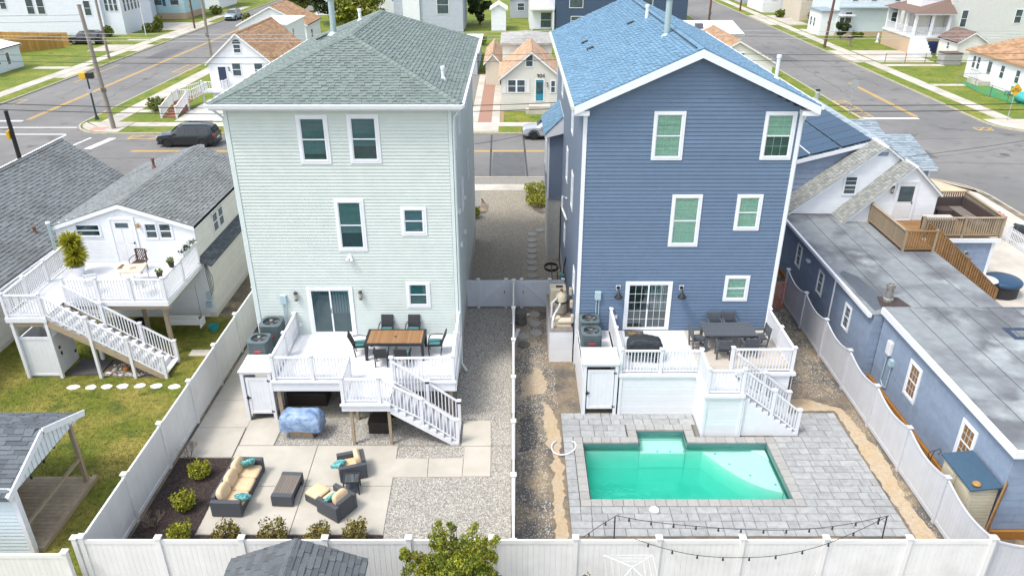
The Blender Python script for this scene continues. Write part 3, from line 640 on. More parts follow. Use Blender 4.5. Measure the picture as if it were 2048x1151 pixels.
def green_house():
    h=thing('green_house','three-storey pale green house with hipped green shingle roof','house',None,(-6.16,33,0))
    x0,x1,y0,y1,zt=-10.1,-2.22,26.45,40.6,10.86; fr=(x0,y0,0); w=x1-x0
    pb('wall',gsid,h,x0,x1,y0,y1,-.1,zt+.02)
    wins=[px_win(y0,x0,*q) for q in(((590,229),(664,327)),((692,228),(764,326)),((667,397),(736,501)),((800,412),(855,470)),((811,562),(862,614)))]
    door=px_win(y0,x0,(612,573),(714,665)); door=(door[0],door[1],1.82,door[3])
    H=[hole(*q) for q in wins+[door]]
    siding(h,fr,.25,zt-.02,cutspan(.09,w-.09,H),.127,gsid)
    for q in wins: window(h,fr,*q,trim=.125)
    slider(h,fr,*door)
    side=(x1,y0,90); sw=[(1.05,1.75,8.9,10.3),(3.6,4.4,8.9,10.3),(4.2,5,5.4,6.8),(8,8.8,8.9,10.3),(8.5,9.3,5.4,6.8)]
    siding(h,side,.9,zt-.02,cutspan(.09,y1-y0-.09,[hole(*q) for q in sw]),.127,gsid,single=False)
    for q in sw: window(h,side,*q,trim=.09)
    lf=(x0,y1,-90); siding(h,lf,.25,zt-.02,cutspan(.09,y1-y0-.09,[]),.127,gsid,single=False)
    bk=(x1,y1,180); siding(h,bk,.25,zt-.02,cutspan(.09,w-.09,[]),.127,gsid,single=False)
    for a0,a1,b0,b1 in((.8,1.7,9,10.4),(3,4,9,10.4),(5.5,6.5,9,10.4),(.8,1.8,5.4,7),(4,6.5,5.2,7.3)): window(h,bk,a0,a1,b0,b1,trim=.1)
    for x,y in((x0,y0),(x1,y0),(x0,y1),(x1,y1)): pb('corner_board',gcorner,h,x-.045 if x==x0 else x-.075,x+.075 if x==x0 else x+.045,y-.04 if y==y0 else y-.08,y+.08 if y==y0 else y+.04,.2,zt)
    pb('foundation',blockm,h,x1,x1+.025,y0,y1,0,.88)
    # roof
    ex0,ex1,ey0,ey1,ez,hz,hd=-10.52,-1.80,26.05,40.95,11.08,12.86,3.72; xm=(ex0+ex1)/2
    A,B=(xm,ey0+hd,hz),(xm,ey1-hd,hz); c=[(ex0,ey0,ez),(ex1,ey0,ez),(ex1,ey1,ez),(ex0,ey1,ez)]
    mb=MB(); v=c+[A,B]; mb.add(v+[(x,y,z-.1) for x,y,z in c],[(0,1,4),(1,2,5,4),(2,3,5),(3,0,4,5),(0,6,7,1),(1,7,8,2),(2,8,9,3),(3,9,6,0),(6,9,8,7)])
    rf=mb.mk('roof',groof,h)
    mb=MB(); mb.box(ex0+.02,ex1-.02,ey0+.02,ey1-.02,zt,ez-.1); mb.mk('soffit',trimw,h)
    half=(ex1-ex0)/2; sf=math.hypot(hd,hz-ez); ss=math.hypot(half,hz-ez)
    shingles(rf,c[0],(1,0,0),(0,hd,hz-ez),lambda b:(half*b/sf,2*half-half*b/sf) if b<sf-.05 else None,groof,tab=.2,single=300)
    Lh=ey1-ey0
    shingles(rf,c[1],(0,1,0),(-half,0,hz-ez),lambda b:(hd*b/ss,Lh-hd*b/ss) if b<ss-.02 else None,groof,tab=.34)
    shingles(rf,c[3],(0,-1,0),(half,0,hz-ez),lambda b:(hd*b/ss,Lh-hd*b/ss) if b<ss-.02 else None,groof,tab=.34)
    shingles(rf,c[2],(-1,0,0),(0,-hd,hz-ez),lambda b:(half*b/sf,2*half-half*b/sf) if b<sf-.05 else None,groof,tab=.4)
    def ridge(p0,p1,par):
        p0,p1=Vector(p0),Vector(p1); n=int((p1-p0).length/.2)
        for i in range(n):
            a=p0.lerp(p1,i/n); b=p0.lerp(p1,(i+1.25)/n); t=(b-a).normalized(); s=Vector((-t.y,t.x,0)).normalized(); up=Vector((0,0,1)); dz=.075
            o=Vector((0,0,.045)); e=Vector((0,0,.02))
            mb=MB(); v=[a-s*.15-up*dz*.9+o+e,a+o+e,a+s*.15-up*dz*.9+o+e,b-s*.15-up*dz*.9+o,b+o,b+s*.15-up*dz*.9+o]
            v2=[q-up*.03 for q in v]; mb.add(v+v2,[(0,1,4,3),(1,2,5,4),(0,6,7,1),(1,7,8,2),(0,3,9,6),(2,8,11,5)]); mb.mk('ridge_cap',groof,par)
    ridge(c[0],A,rf); ridge(c[1],A,rf); ridge(B,A,rf); ridge(c[2],B,rf); ridge(c[3],B,rf)
    # gutters, downspout
    mb=MB().box(ex0-.06,ex1+.06,ey0-.11,ey0,ez-.13,ez+.0); mb.box(ex0-.06,ex1+.06,ey0-.13,ey0-.11,ez-.05,ez+.015); mb.mk('gutter',trimw,h)
    mb=MB().box(ex1,ex1+.11,ey0,ey1,ez-.13,ez); mb.mk('gutter',trimw,h); MB().box(ex0-.11,ex0,ey0,ey1,ez-.13,ez).mk('gutter',trimw,h)
    MB().tube([(ex1+.02,ey0+.1,ez-.1),(x1+.12,y0+.05,zt-.35),(x1+.1,y0+.03,zt-.8),(x1+.1,y0+.03,.4),(x1+.3,y0-.05,.12)],.05,6).mk('downspout',gcorner,h)
    MB().tube([(ex0+.0,ey0+.1,ez-.1),(x0-.1,y0+.05,zt-.35),(x0-.08,y0+.05,zt-.8),(x0-.08,y0+.05,.3)],.045,6).mk('downspout',gcorner,h)
    pipe(rf,-7.85,34.6,12.2,1.55,.13,galv,'flue_pipe'); pipe(rf,-7.05,36.7,12.5,.55,.07,pvcw); pipe(rf,-2.62,28.7,11.42,.5,.06,pvcw)
    for d in(0,.32): MB().obox((-8.5+d*.3,34.7+d*1.1,12.02+d*.1),(.28,.42,.06),(0,-.38,0)).mk('roof_vent',black,rf)
    # wall fittings
    for u,v in((593,590),(722,588)): p=AY(u,v,y0); lantern(h,fr,p[0]-x0,p[2])
    p=AY(569,605,y0); disconnect(h,fr,p[0]-x0,p[2],.7)
    p=AY(700,512,y0); f=MB(); fbox(f,fr,p[0]-x0-.07,p[0]-x0+.07,.0,.05,p[2]-.05,p[2]+.1)
    for s in(-1,1): f.cyl(FP(fr,p[0]-x0+s*.03,.06,p[2]),FP(fr,p[0]-x0+s*.1,.2,p[2]-.12),.035,.06,10)
    f.mk('floodlight',white,h)
    p=AY(602,647,y0); fpiece('outlet',white,h,fr,p[0]-x0-.06,p[0]-x0+.06,.02,.06,p[2]-.08,p[2]+.08)
    for a,b in((2.0,6.3),(2.6,4.6),(5.0,4.2),(5.6,5.6)): fpiece('wall_vent',pvcw,h,side,a-.08,a+.08,.02,.12,b-.08,b+.08)
    return h
green_house()
def blue_house():
    h=thing('blue_house','three-storey slate blue house with gabled blue shingle roof','house',None,(6.4,35,0))
    x0,x1,y0,y1,zt=2.54,10.24,26.8,44.2,10.72; fr=(x0,y0,0); w=x1-x0; zp=12.62
    mb=MB().box(x0,x1,y0,y1,-.1,zt)
    mb.add([(x0,y0,zt),(x1,y0,zt),((x0+x1)/2,y0,zp),(x0,y1,zt),(x1,y1,zt),((x0+x1)/2,y1,zp)],[(0,1,2),(4,3,5),(0,2,5,3),(1,4,5,2)]); mb.mk('wall',bsid,h)
    wins=[px_win(y0,x0,*q) for q in(((1309,222),(1363,319.5)),((1532,222.5),(1579.6,319)),((1345,388.4),(1393.6,492)),((1475.3,388),(1516,460)),((1451,550),(1492.7,601)))]
    door=px_win(y0,x0,(1251.7,562),(1336,656.4)); door=(door[0],door[1],1.84,door[3])
    H=[hole(*q) for q in wins+[door]]
    gable_planks(h,fr,w,.25,zt,zp,.147,bsid,[*H])
    for q in wins: window(h,fr,*q,trim=.115,grid=(3,2) if q[1]-q[0]>1 else (3,2),blind=blindl,glass=glassl)
    slider(h,fr,*door,grid=(3,5),glass=glassmat('glass_grey',(.5,.58,.55),.12))
    L=(x0,y1,-90); D=y1-y0; lw=[(y1-y,z) for y,z in((34.3,6.4),(30.9,6.3),(34.5,2.8),(28.4,3.3),(31.9,9.3),(39.1,9.3))]
    lw=[(a-.45,a+.45,z-.8,z+.8) if z>4 else (a-.4,a+.4,z-.5,z+.5) for a,z in lw]
    siding(h,L,.9,zt-.02,cutspan(.09,D-.09,[hole(*q) for q in lw]),.127,bside,single=False)
    for q in lw: window(h,L,*q,trim=.1,grid=(3,2),blind=None)
    Rr=(x1,y0,90); siding(h,Rr,.25,zt-.02,cutspan(.09,D-.09,[]),.127,bside,single=False)
    bk=(x1,y1,180); gable_planks(h,bk,w,.25,zt,zp,.127,bside,[],single=False)
    for a0,a1,b0,b1 in((.8,1.7,9,10.4),(3,4.6,9,10.4),(5.8,6.7,9,10.4),(.8,3,5.2,7.2)): window(h,bk,a0,a1,b0,b1,trim=.1)
    fpiece('foundation',blockm,h,L,0,D,0,.03,0,.88)
    for x,y in((x0,y0),(x1,y0),(x0,y1),(x1,y1)): pb('corner_board',trimw,h,x-.045 if x==x0 else x-.09,x+.09 if x==x0 else x+.045,y-.045 if y==y0 else y-.09,y+.09 if y==y0 else y+.045,.2,zt-.05)
    # roof
    ex0,ex1,ey0,ey1,ez,rz=2.12,10.72,26.42,44.6,10.93,12.86; xm=(ex0+ex1)/2; half=(ex1-ex0)/2; sl=math.hypot(half,rz-ez)
    mb=MB(); mb.ext([(ex0,ey0,ez),(xm,ey0,rz),(ex1,ey0,ez),(ex1,ey0,ez-.12),(xm,ey0,rz-.12),(ex0,ey0,ez-.12)],(0,ey1-ey0,0)); rf=mb.mk('roof',broof,h)
    shingles(rf,(ex0,ey0,ez),(0,1,0),(half,0,rz-ez),lambda b:(0,ey1-ey0) if b<sl-.03 else None,broof,single=300,tab=.24,th=.026)
    shingles(rf,(ex1,ey0,ez),(0,1,0),(-half,0,rz-ez),lambda b:(0,ey1-ey0) if b<sl-.03 else None,broof,tab=.36)
    y=ey0
    while y<ey1-.1:
        mb=MB(); t=.03
        mb.ext([(xm-.16,y,rz-.03),(xm,y,rz+.045),(xm+.16,y,rz-.03),(xm+.16,y,rz-.06),(xm,y,rz+.015),(xm-.16,y,rz-.06)],(0,.27,-.012)); mb.mk('ridge_cap',broof,rf); y+=.22
    MB().box(xm-.2,xm-.16,ey0+.3,ey1-.3,rz-.06,rz-.0).mk('ridge_vent',black,rf)
    mb=MB()
    for s in(-1,1):
        e=xm+s*half
        mb.ext([(e,ey0-.03,ez-.02),(xm,ey0-.03,rz-.02),(xm,ey0-.03,rz-.30),(e,ey0-.03,ez-.30)],(0,.05,0))
    mb.mk('rake_board',trimw,h)
    mb=MB()
    for s in(-1,1):
        e=xm+s*half
        mb.ext([(e-s*.02,ey0+.03,ez-.14),(xm,ey0+.03,rz-.14),(xm,ey0+.03,rz-.17),(e-s*.02,ey0+.03,ez-.17)],(0,y0-ey0,0))
    mb.box(ex0+.02,x0,ey0+.03,ey1-.03,ez-.3,ez-.2); mb.box(x1,ex1-.02,ey0+.03,ey1-.03,ez-.3,ez-.2); mb.box(ex0+.02,x0+.12,ey0+.02,ey0+.4,ez-.34,ez-.18); mb.box(x1-.12,ex1-.02,ey0+.02,ey0+.4,ez-.34,ez-.18); mb.mk('soffit',trimw,h)
    for e,s in((ex0,-1),(ex1,1)): MB().box(min(e,e+s*.11),max(e,e+s*.11),ey0,ey1,ez-.12,ez+.01).mk('gutter',mat('gutter_moss',(.60,.66,.52),.6,.15,4) if s<0 else trimw,h)
    pipe(rf,6.0,31.0,12.62,1.5,.12,galv,'flue_pipe'); pipe(rf,6.0,36.0,12.6,.7,.07,pvcw); pipe(rf,10.2,30.0,11.16,.95,.07,pvcw)
    for x,y,z in((3.33,36.9,11.53),(3.4,34.9,11.56),(5.35,36.5,12.43)): MB().obox((x,y,z),(.32,.3,.07),(0,-.4,0)).mk('roof_vent',black,rf)
    # bay on the alley side
    by0,by1,bx=37.8,41.2,1.78
    b=pb('side_bay',bside,h,bx,x0,by0,by1,3.5,7.0); siding(b,(bx,by0,0),3.5,7.0,cutspan(.05,x0-bx,[]),.127,bside,single=False); siding(b,(bx,by1,-90),3.5,7.0,cutspan(.05,by1-by0-.05,[]),.127,bside,single=False)
    window(b,(bx,by1,-90),.5,1.3,4.6,6.4,trim=.09); window(b,(bx,by1,-90),1.9,2.7,4.6,6.4,trim=.09)
    mb=MB(); mb.ext([(bx-.2,by0-.2,6.92),(x0,by0-.2,7.85),(x0,by0-.2,7.6),(bx-.2,by0-.2,6.78)],(0,by1-by0+.4,0)); br=mb.mk('bay_roof',trimw,b)
    mb=MB(); s=math.hypot(x0-bx+.2,.93); n=int(s/.14)
    shingles(br,(bx-.24,by0-.24,6.92),(0,1,0),(x0-bx+.2,0,.93),lambda q:(0,by1-by0+.48) if q<s else None,broof)
    pb('corner_board',trimw,b,bx-.03,bx+.06,by0-.03,by0+.06,3.5,6.9)
    MB().ext([(bx-.2,by0-.21,6.9),(x0-.01,by0-.21,7.82),(x0-.01,by0-.21,7.0),(bx-.2,by0-.21,6.75)],(0,.03,0)).mk('gable_end',trimw,b)
    pb('bay_base',blockm,b,bx+.05,x0,by0+.05,by1-.05,0,3.5)
    # fittings
    for u,v in((1236,580),(1362,580)): p=AY(u,v,y0); barnlamp(h,fr,p[0]-x0,p[2])
    p=AY(1195,597,y0); disconnect(h,fr,p[0]-x0,p[2],1.9)
    p=AY(1231,632,y0); fpiece('outlet',white,h,fr,p[0]-x0-.06,p[0]-x0+.06,.02,.06,p[2]-.08,p[2]+.08)
    MB().tube([(x0-.05,33.6,5.0),(x0-.25,33.6,5.1),(x0-.25,33.6,4.5),(x0-.12,32.9,4.3),(x0-.08,32.9,4.2)],.05,8).mk('exhaust_pipe',pvcw,h)
    MB().tube([(x1+.15,ey0+.2,ez-.1),(x1+.08,y0+.1,zt-.5),(x1+.08,y0+.1,.2)],.045,6).mk('downspout',trimw,h)
    MB().tube([(x0-.02,33.2,2.2),(x0-.12,33.2,1.6),(x0-.1,33.4,.4),(x0-.1,36.9,.3),(x0-.1,37,3.3)],.03,6).mk('gas_line',black,h); MB().box(x0-.32,x0-.06,33.0,33.4,.9,1.3).mk('gas_meter',mat('meter_green',(.1,.2,.2),.5,.1,4),h,bevel=.04)
blue_house()
# ---------------- white vinyl fences ----------------
fence((-11.72,30.6,-90),15.2,'tall white vinyl privacy fence beside the lounge patio',fencew,h=1.78,bays=6)
fence((-11.9,15.38,0),24.9,'long white vinyl privacy fence along the back of both yards',fencew,h=1.75,bays=11)
fence((0,31.9,-90),16.4,'low white vinyl fence dividing the two yards',fencew,h=1.5,bays=6)
fence((-27,15.0,0),15.0,'white vinyl fence behind the small porch shed',fencew,h=1.62,bays=6)
fence((13.05,32.6,-90),17.2,'grey scalloped vinyl fence beside the low blue building',fenceg,h=1.72,bays=7,scallop=.2)
fence((13.1,15.5,0),5,'grey scalloped vinyl fence at the lower right corner',fenceg,h=1.6,bays=2,scallop=.25)
# fence line with two gates between the houses
def gates():
    g=thing('gate_fence','pale blue-white vinyl fence with two braced gates between the tall houses','gate',None,(0,32.1,0)); m=mat('gate_vinyl',(.62,.66,.72),.5,.04,1,rnd=.02)
    for u in(931,957,1012,1043,1099,1125): x=AY(u,590,32.1)[0]; post(g,x,32.1,0,1.52,.12,m)
    X=[AY(u,590,32.1)[0] for u in(931,957,1012,1043,1099,1125)]
    for i in range(5):
        a0,a1=X[i]+.06,X[i+1]-.06; gate=i in(1,3); zb=.1; r=pb('gate_rail' if gate else 'bottom_rail',m,g,a0,a1,32.07,32.13,zb,zb+.12); pb('top_rail',m,g,a0,a1,32.07,32.13,1.34,1.46); k=max(1,round((a1-a0)/.15)); q=(a1-a0)/k
        for j in range(k): pb('board',m,r,a0+j*q+.001,a0+(j+1)*q-.001,32.088,32.112,zb+.1,1.36,'board')
        if gate:
            mb=MB(); p=(a0+.03,32.06,.2),(a1-.03,32.06,1.36)
            if i==3: p=(a0+.03,32.06,1.36),(a1-.03,32.06,.2)
            beam(mb,*p,.04,.09); mb.box(a0,a0+.08,32.05,32.07,.1,1.46); mb.box(a1-.08,a1,32.05,32.07,.1,1.46); mb.mk('brace',m,r); pb('latch',black,r,(a1-.03 if i==1 else a0),(a1 if i==1 else a0+.03),32.03,32.05,.8,.95)
gates()
# ---------------- decks ----------------
deckw=mat('deck_white',(.68,.69,.72),.5,.04,1,rnd=.03); tread=mat('stair_grey',(.42,.43,.46),.6,.06,2); skirt=mat('skirt_board',(.69,.70,.72),.5,.03,1,rnd=.03); deckt=mat('deck_tan',(.52,.47,.41),.6,.06,2,rnd=.05)
def boards(parent,x0,x1,y0,y1,z,m,along='x',w=.14,t=.03):
    L=(y1-y0) if along=='x' else (x1-x0); n=max(1,round(L/w)); q=L/n
    for i in range(n):
        if along=='x': pb('deck_board',m,parent,x0,x1,y0+i*q+.003,y0+(i+1)*q-.003,z-t,z)
        else: pb('deck_board',m,parent,x0+i*q+.003,x0+(i+1)*q-.003,y0,y1,z-t,z)
def stairs_x(parent,xa,xb,y0,y1,zt,n,m=tread,side=None,solid=False):
    """stairs descending from xa (at zt) to xb (ground)"""
    run=(xb-xa)/n; rise=zt/(n+1)
    for i in range(n):
        z=zt-(i+1)*rise; x=xa+i*run
        pb('tread',m,parent,min(x,x+run*1.12),max(x,x+run*1.12),y0+.04,y1-.04,z-.04,z); pb('riser',side or white,parent,min(x,x+.02),max(x,x+.02),y0+.04,y1-.04,z-.0,z+rise-.04)
    for y in(y0,y1-.04):
        mb=MB(); P=[(xa,zt-.02)]
        for i in range(n): z=zt-(i+1)*rise; x=xa+i*run; P+=[(x,z-.04),(x+run,z-.04)]
        P+=[(xb,0.02)]
        if solid: P+=[(xa,0.02)]
        else: P+=[(xb-run*1.0,0.02),(xa,zt-.42)]
        mb.ext([(x,y,z) for x,z in P],(0,.04,0)); mb.mk('stringer',side or white,parent)
def green_deck():
    d=thing('white_deck','white deck with stairs behind the pale green house','deck',None,(-5.4,24.5,0)); z=1.8
    boards(d,-8.72,-2.12,23.1,26.42,z,deckw); boards(d,-5.9,-4.3,21.68,23.1,z,deckw)
    boards(d,-10.1,-8.8,24.3,26.4,z,deckw); pb('support_post',wood,d,-10.05,-9.93,24.35,24.47,0,z-.05); pb('support_post',wood,d,-10.05,-9.93,26.2,26.32,0,z-.05)
    mb=MB().box(-8.74,-5.9,23.04,23.09,z-.42,z-.01).box(-4.3,-2.1,23.04,23.09,z-.42,z-.01).box(-8.77,-8.73,23.04,26.4,z-.42,z-.01).box(-2.11,-2.07,23.04,26.4,z-.42,z-.01).box(-5.94,-4.26,21.62,21.67,z-.3,z-.01).box(-5.95,-5.91,21.67,23.05,z-.3,z-.01).box(-4.29,-4.25,22.9,23.05,z-.3,z-.01)
    mb.box(-8.78,-5.94,22.99,23.04,z-.06,z+.015).box(-4.3,-2.06,22.99,23.04,z-.06,z+.015).box(-5.98,-4.24,21.56,21.62,z-.06,z+.015); mb.mk('fascia',white,d)
    for x,y,w in((-8.6,23.25,.14),(-5.66,21.75,.1),(-4.34,21.75,.1),(-2.3,23.25,.14),(-5.8,23.2,.1),(-5.5,25,.14)): pb('support_post',wood,d,x-w/2,x+w/2,y-w/2,y+w/2,0,z-.2)
    P=[(-8.66,23.14),(-7.25,23.14),(-5.9,23.14),(-5.88,21.73),(-4.62,21.73),(-4.36,23.02),(-2.18,23.14),(-2.18,24.8),(-2.18,26.35),(-8.66,24.8),(-8.66,26.33)]
    for x,y in P: post(d,x,y,z,z+1.02,.11)
    A=lambda a,b:railing(d,(*P[a],z),(*P[b],z),.94)
    for a,b in((0,1),(1,2),(2,3),(3,4),(6,7),(7,8),(0,9),(9,10)): A(a,b)
    railing(d,(-4.36,23.1,z),(-2.18,23.14,z),.94)
    s=thing('stair','','')if False else None
    stairs_x(d,-4.28,-1.95,21.66,22.92,z,9)
    e=[(-4.62,21.73,z),(-3.2,21.73,.98),(-1.98,21.73,.0)]
    post(d,-3.2,21.73,.7,1.95,.11); post(d,-1.98,21.73,0,1.08,.11); post(d,-3.1,22.86,.7,1.95,.11,light=True); post(d,-1.98,22.86,0,1.08,.11,light=True)
    sl=lambda x:z-(x+4.28)*z/2.33
    for y,xs in((21.73,(-4.62,-3.2,-1.98)),(22.88,(-4.36,-3.1,-1.98))):
        for xa,xb in zip(xs[:-1],xs[1:]): railing(d,(xa,y,min(z,sl(xa))+.02),(xb,y,sl(xb)+.02),.95,lowr=True,low=.12)
    return d
green_deck()
def blue_deck():
    d=thing('white_deck','white deck with solid skirting behind the slate blue house','deck',None,(7,24.5,0)); z=1.8
    boards(d,3.9,6.9,23.56,26.76,z,deckw,'y',.15); boards(d,6.9,10.3,23.66,26.76,z,deckt); boards(d,6.78,8.1,22.24,23.6,z,deckw); boards(d,2.6,3.84,24.6,26.76,z,deckw)
    def skirting(fr,L,z0,z1,m=skirt):
        n=round((z1-z0)/.15); q=(z1-z0)/n
        for i in range(n): fpiece('skirt_board',m,d,fr,0,L,0,.02,z0+i*q+.003,z0+(i+1)*q-.002)
    skirting((3.95,23.52,0),2.85,.0,z-.1); skirting((6.82,22.2,0),1.24,0,z-.1); skirting((6.78,23.52,-90),1.3,0,z-.1); skirting((8.1,23.62,0),2.1,0,z-.1); skirting((10.3,23.64,90),3.1,0,z-.1); skirting((2.58,26.7,-90),3.1,0,z-.1)
    mb=MB().box(3.86,6.76,23.44,23.54,z-.1,z+.012).box(6.68,8.14,22.1,22.22,z-.1,z+.012).box(6.68,6.78,22.22,23.44,z-.1,z+.012).box(8.16,10.38,23.54,23.64,z-.1,z+.012).box(10.3,10.38,23.64,26.74,z-.1,z+.012); mb.mk('fascia',white,d)
    for x,y in((3.95,23.5),(6.8,22.18),(8.06,22.18),(6.78,23.5)): pb('trim_board',white,d,x-.05,x+.05,y-.03,y+.03,0,z-.1)
    P=[(3.9,26.7),(3.92,25.2),(3.93,23.6),(5.38,23.6),(6.83,23.6),(6.8,22.26),(8.04,22.26),(8.0,23.7),(10.24,23.7),(10.24,25.25),(10.24,26.7)]
    for x,y in P: post(d,x,y,z,z+1.02,.11)
    for a,b in((0,1),(1,2),(2,3),(3,4),(4,5),(5,6),(7,8),(8,9),(9,10)): railing(d,(*P[a],z),(*P[b],z),.94)
    stairs_x(d,8.1,10.28,22.2,23.45,z,9,solid=True)
    sl=lambda x:z-(x-8.1)*z/2.18
    for y,xs in((22.26,(8.04,9.2,10.22)),(23.4,(8.04,9.2,10.22))):
        for x in xs[1:]: post(d,x,y,max(0,sl(x)-.3),sl(x)+1.06,.11)
        for xa,xb in zip(xs[:-1],xs[1:]): railing(d,(xa,y,min(z,sl(xa))+.02),(xb,y,sl(xb)+.02),.95,low=.12)
    # panels under the stairs
    MB().box(8.12,8.16,22.13,22.19,.0,1.55).mk('trim_board',white,d)
blue_deck()
def shower(label,x0,x1,y0,y1,h):
    s=thing('outdoor_shower',label,'shower',None,((x0+x1)/2,(y0+y1)/2,0))
    for x,y in((x0,y0),(x1,y0),(x0,y1),(x1,y1)): pb('post',white,s,x-.06,x+.06,y-.06,y+.06,0,h)
    for a,xx in(('l',x0),('r',x1)):
        n=7; q=(y1-y0-.12)/n
        for i in range(n): pb('board',white,s,xx-.015,xx+.015,y0+.06+i*q+.001,y0+.06+(i+1)*q-.001,.22,h-.1)
    MB().box(x0-.1,x1+.1,y0-.1,y1+.1,h,h+.07).mk('top_panel',white,s,bevel=.02)
    mb=MB().box(x0+.06,x1-.06,y0-.03,y0+.03,h-.1,h-.002); mb.mk('header',white,s)
    a0,a1,b0,b1=x0+.1,x1-.08,.3,h-.24
    mb=MB(); ring(mb,(0,y0,0),a0,a1,b0,b1,.1,-.02,.03); dr=mb.mk('door',white,s); n=5; q=(a1-a0-.2)/n
    for i in range(n): pb('board',white,dr,a0+.1+i*q+.001,a0+.1+(i+1)*q-.001,y0-.012,y0+.012,b0+.1,b1-.1)
    for zz in(b0+.1,b1-.12): pb('hinge',black,dr,a1-.02,a1+.09,y0-.06,y0-.03,zz-.04,zz+.04)
    pb('latch',black,dr,a0-.06,a0+.1,y0-.06,y0-.03,.98,1.03); pb('latch',black,dr,a0+.0,a0+.03,y0-.07,y0-.04,.92,1.1)
shower('white outdoor shower stall beside the pale green house deck',-9.85,-8.85,23.2,24.2,2.1)
shower('white outdoor shower stall left of the pool deck',2.62,3.78,23.5,24.5,2.24)
# ---------------- condensers ----------------
acm=mat('condenser_grey',(.115,.155,.165),.5,.1,5,metal=.2); acl=mat('condenser_light',(.12,.20,.22),.5,.1,5)
def condenser(m):
    c=thing('air_conditioner','x x x x','air conditioner'); w=.37
    MB().prism([(w*sx*(1 if k else .78),w*sy*(.78 if k else 1)) for sx,sy,k in((-1,-1,0),(1,-1,0),(1,-1,1),(1,1,1),(1,1,0),(-1,1,0),(-1,1,1),(-1,-1,1))],.02,.78).mk('cabinet',mat('condenser_core',(.03,.04,.045),.6,.1,5),c)
    for i in range(9):
        z=.08+i*.078; f=1.03
        MB().prism([(w*f*sx*(1 if k else .78),w*f*sy*(.78 if k else 1)) for sx,sy,k in((-1,-1,0),(1,-1,0),(1,-1,1),(1,1,1),(1,1,0),(-1,1,0),(-1,1,1),(-1,-1,1))],z,z+.045).mk('louvre',m,c)
    mb=MB(); ro=w*1.04; n=24
    V=[];F=[]
    for i in range(n):
        a=2*math.pi*i/n; q=min(1/max(abs(math.cos(a)),1e-6),1/max(abs(math.sin(a)),1e-6)); q=min(q,1.27)
        V+=[(ro*q*math.cos(a),ro*q*math.sin(a),.78),(ro*q*math.cos(a),ro*q*math.sin(a),.83),(.30*math.cos(a),.30*math.sin(a),.85),(.29*math.cos(a),.29*math.sin(a),.79)]
    for i in range(n):
        j=(i+1)%n
        for k in range(3): F.append((4*i+k,4*j+k,4*j+k+1,4*i+k+1))
    mb.add(V,F).mk('top_cover',m,c); mb=MB()
    for r in(.07,.12,.17,.22,.27): mb.tube([(r*math.cos(R(k*15)),r*math.sin(R(k*15)),.85+.02*(1-r/.3)) for k in range(25)],.005,4,False)
    for k in range(8): mb.tube([(.04*math.cos(R(k*45)),.04*math.sin(R(k*45)),.875),(.3*math.cos(R(k*45)),.3*math.sin(R(k*45)),.85)],.005,4)
    mb.mk('fan_guard',black,c); MB().cyl((0,0,.80),(0,0,.88),.06,n=12).mk('motor',mat('steel',(.5,.5,.5),.35,.1,4,metal=.8),c)
    mb=MB()
    for k in range(4): a=R(k*90+20); mb.obox((.15*math.cos(a),.15*math.sin(a),.80),(.24,.12,.01),(.3,0,a))
    mb.mk('fan',mat('fan_grey',(.2,.22,.23),.5,.1,4),c)
    pb('label_plate',mat('red_label',(.5,.06,.06),.5,.05),c,-.12,.12,-.39,-.383,.42,.5)
    return c
c1=condenser(acm); ch=[]
lab=['air conditioner with red label by the white shower of the green house','air conditioner tucked behind another beside the green house wall']
c2=copy_tree(c1); c3=copy_tree(c1); c4=copy_tree(c1)
for c,x,y,z,l in((c1,-9.58,24.72,1.8,lab[0]),(c2,-9.4,25.78,1.8,lab[1]),(c3,2.98,25.28,1.8,'air conditioner nearer the white shower top on the blue house deck'),(c4,3.0,26.28,1.8,'air conditioner against the blue house wall on the raised deck')):
    place(c,x,y,z); c['label']=l; c['group']='air conditioners'; c.scale=(1,1,1.0)
c2.scale=(1.08,1.08,1.15)
# ---------------- dining sets ----------------
wicker=mat('dark_wicker',(.07,.077,.09),.65,.2,30,bump=.6,bs=90); wickerb=mat('black_wicker',(.025,.026,.03),.6,.2,30,bump=.4,bs=90); slatw=mat('teak_slat',(.30,.165,.075),.6,.15,6,rnd=.15); polyg=mat('grey_poly',(.085,.095,.11),.55,.1,6,rnd=.06)
cushb=mat('beige_cushion',(.62,.46,.29),.9,.06,4,bump=.15,bs=60); teal=mat('teal_pillow',(.03,.25,.27),.8,.3,14,c2=(.30,.50,.45),cs=22,lo=.5,hi=.6,bump=.6,bs=30); seatt=mat('teal_seat',(.06,.2,.2),.9,.1,6)
def cushion(name,m,parent,c,size,rot=(0,0,0),e=.32,jit=0,n=20,k=12):
    mb=MB(); M=Matrix.LocRotScale(Vector(c),Euler(rot),None); sg=lambda v,p:math.copysign(abs(v)**p,v); V=[]
    for i in range(k+1):
        a=math.pi*(i/k-.5)
        for j in range(n):
            b=2*math.pi*(j+.5)/n; q=1+rng.uniform(-jit,jit)
            V.append(M@Vector((size[0]/2*q*sg(math.cos(a),e*2)*sg(math.cos(b),e),size[1]/2*q*sg(math.cos(a),e*2)*sg(math.sin(b),e),size[2]/2*q*sg(math.sin(a),.75))))
    mb.add(V,[(i*n+j,i*n+(j+1)%n,(i+1)*n+(j+1)%n,(i+1)*n+j) for i in range(k) for j in range(n)])
    return mb.mk(name,m,parent,smooth=True)
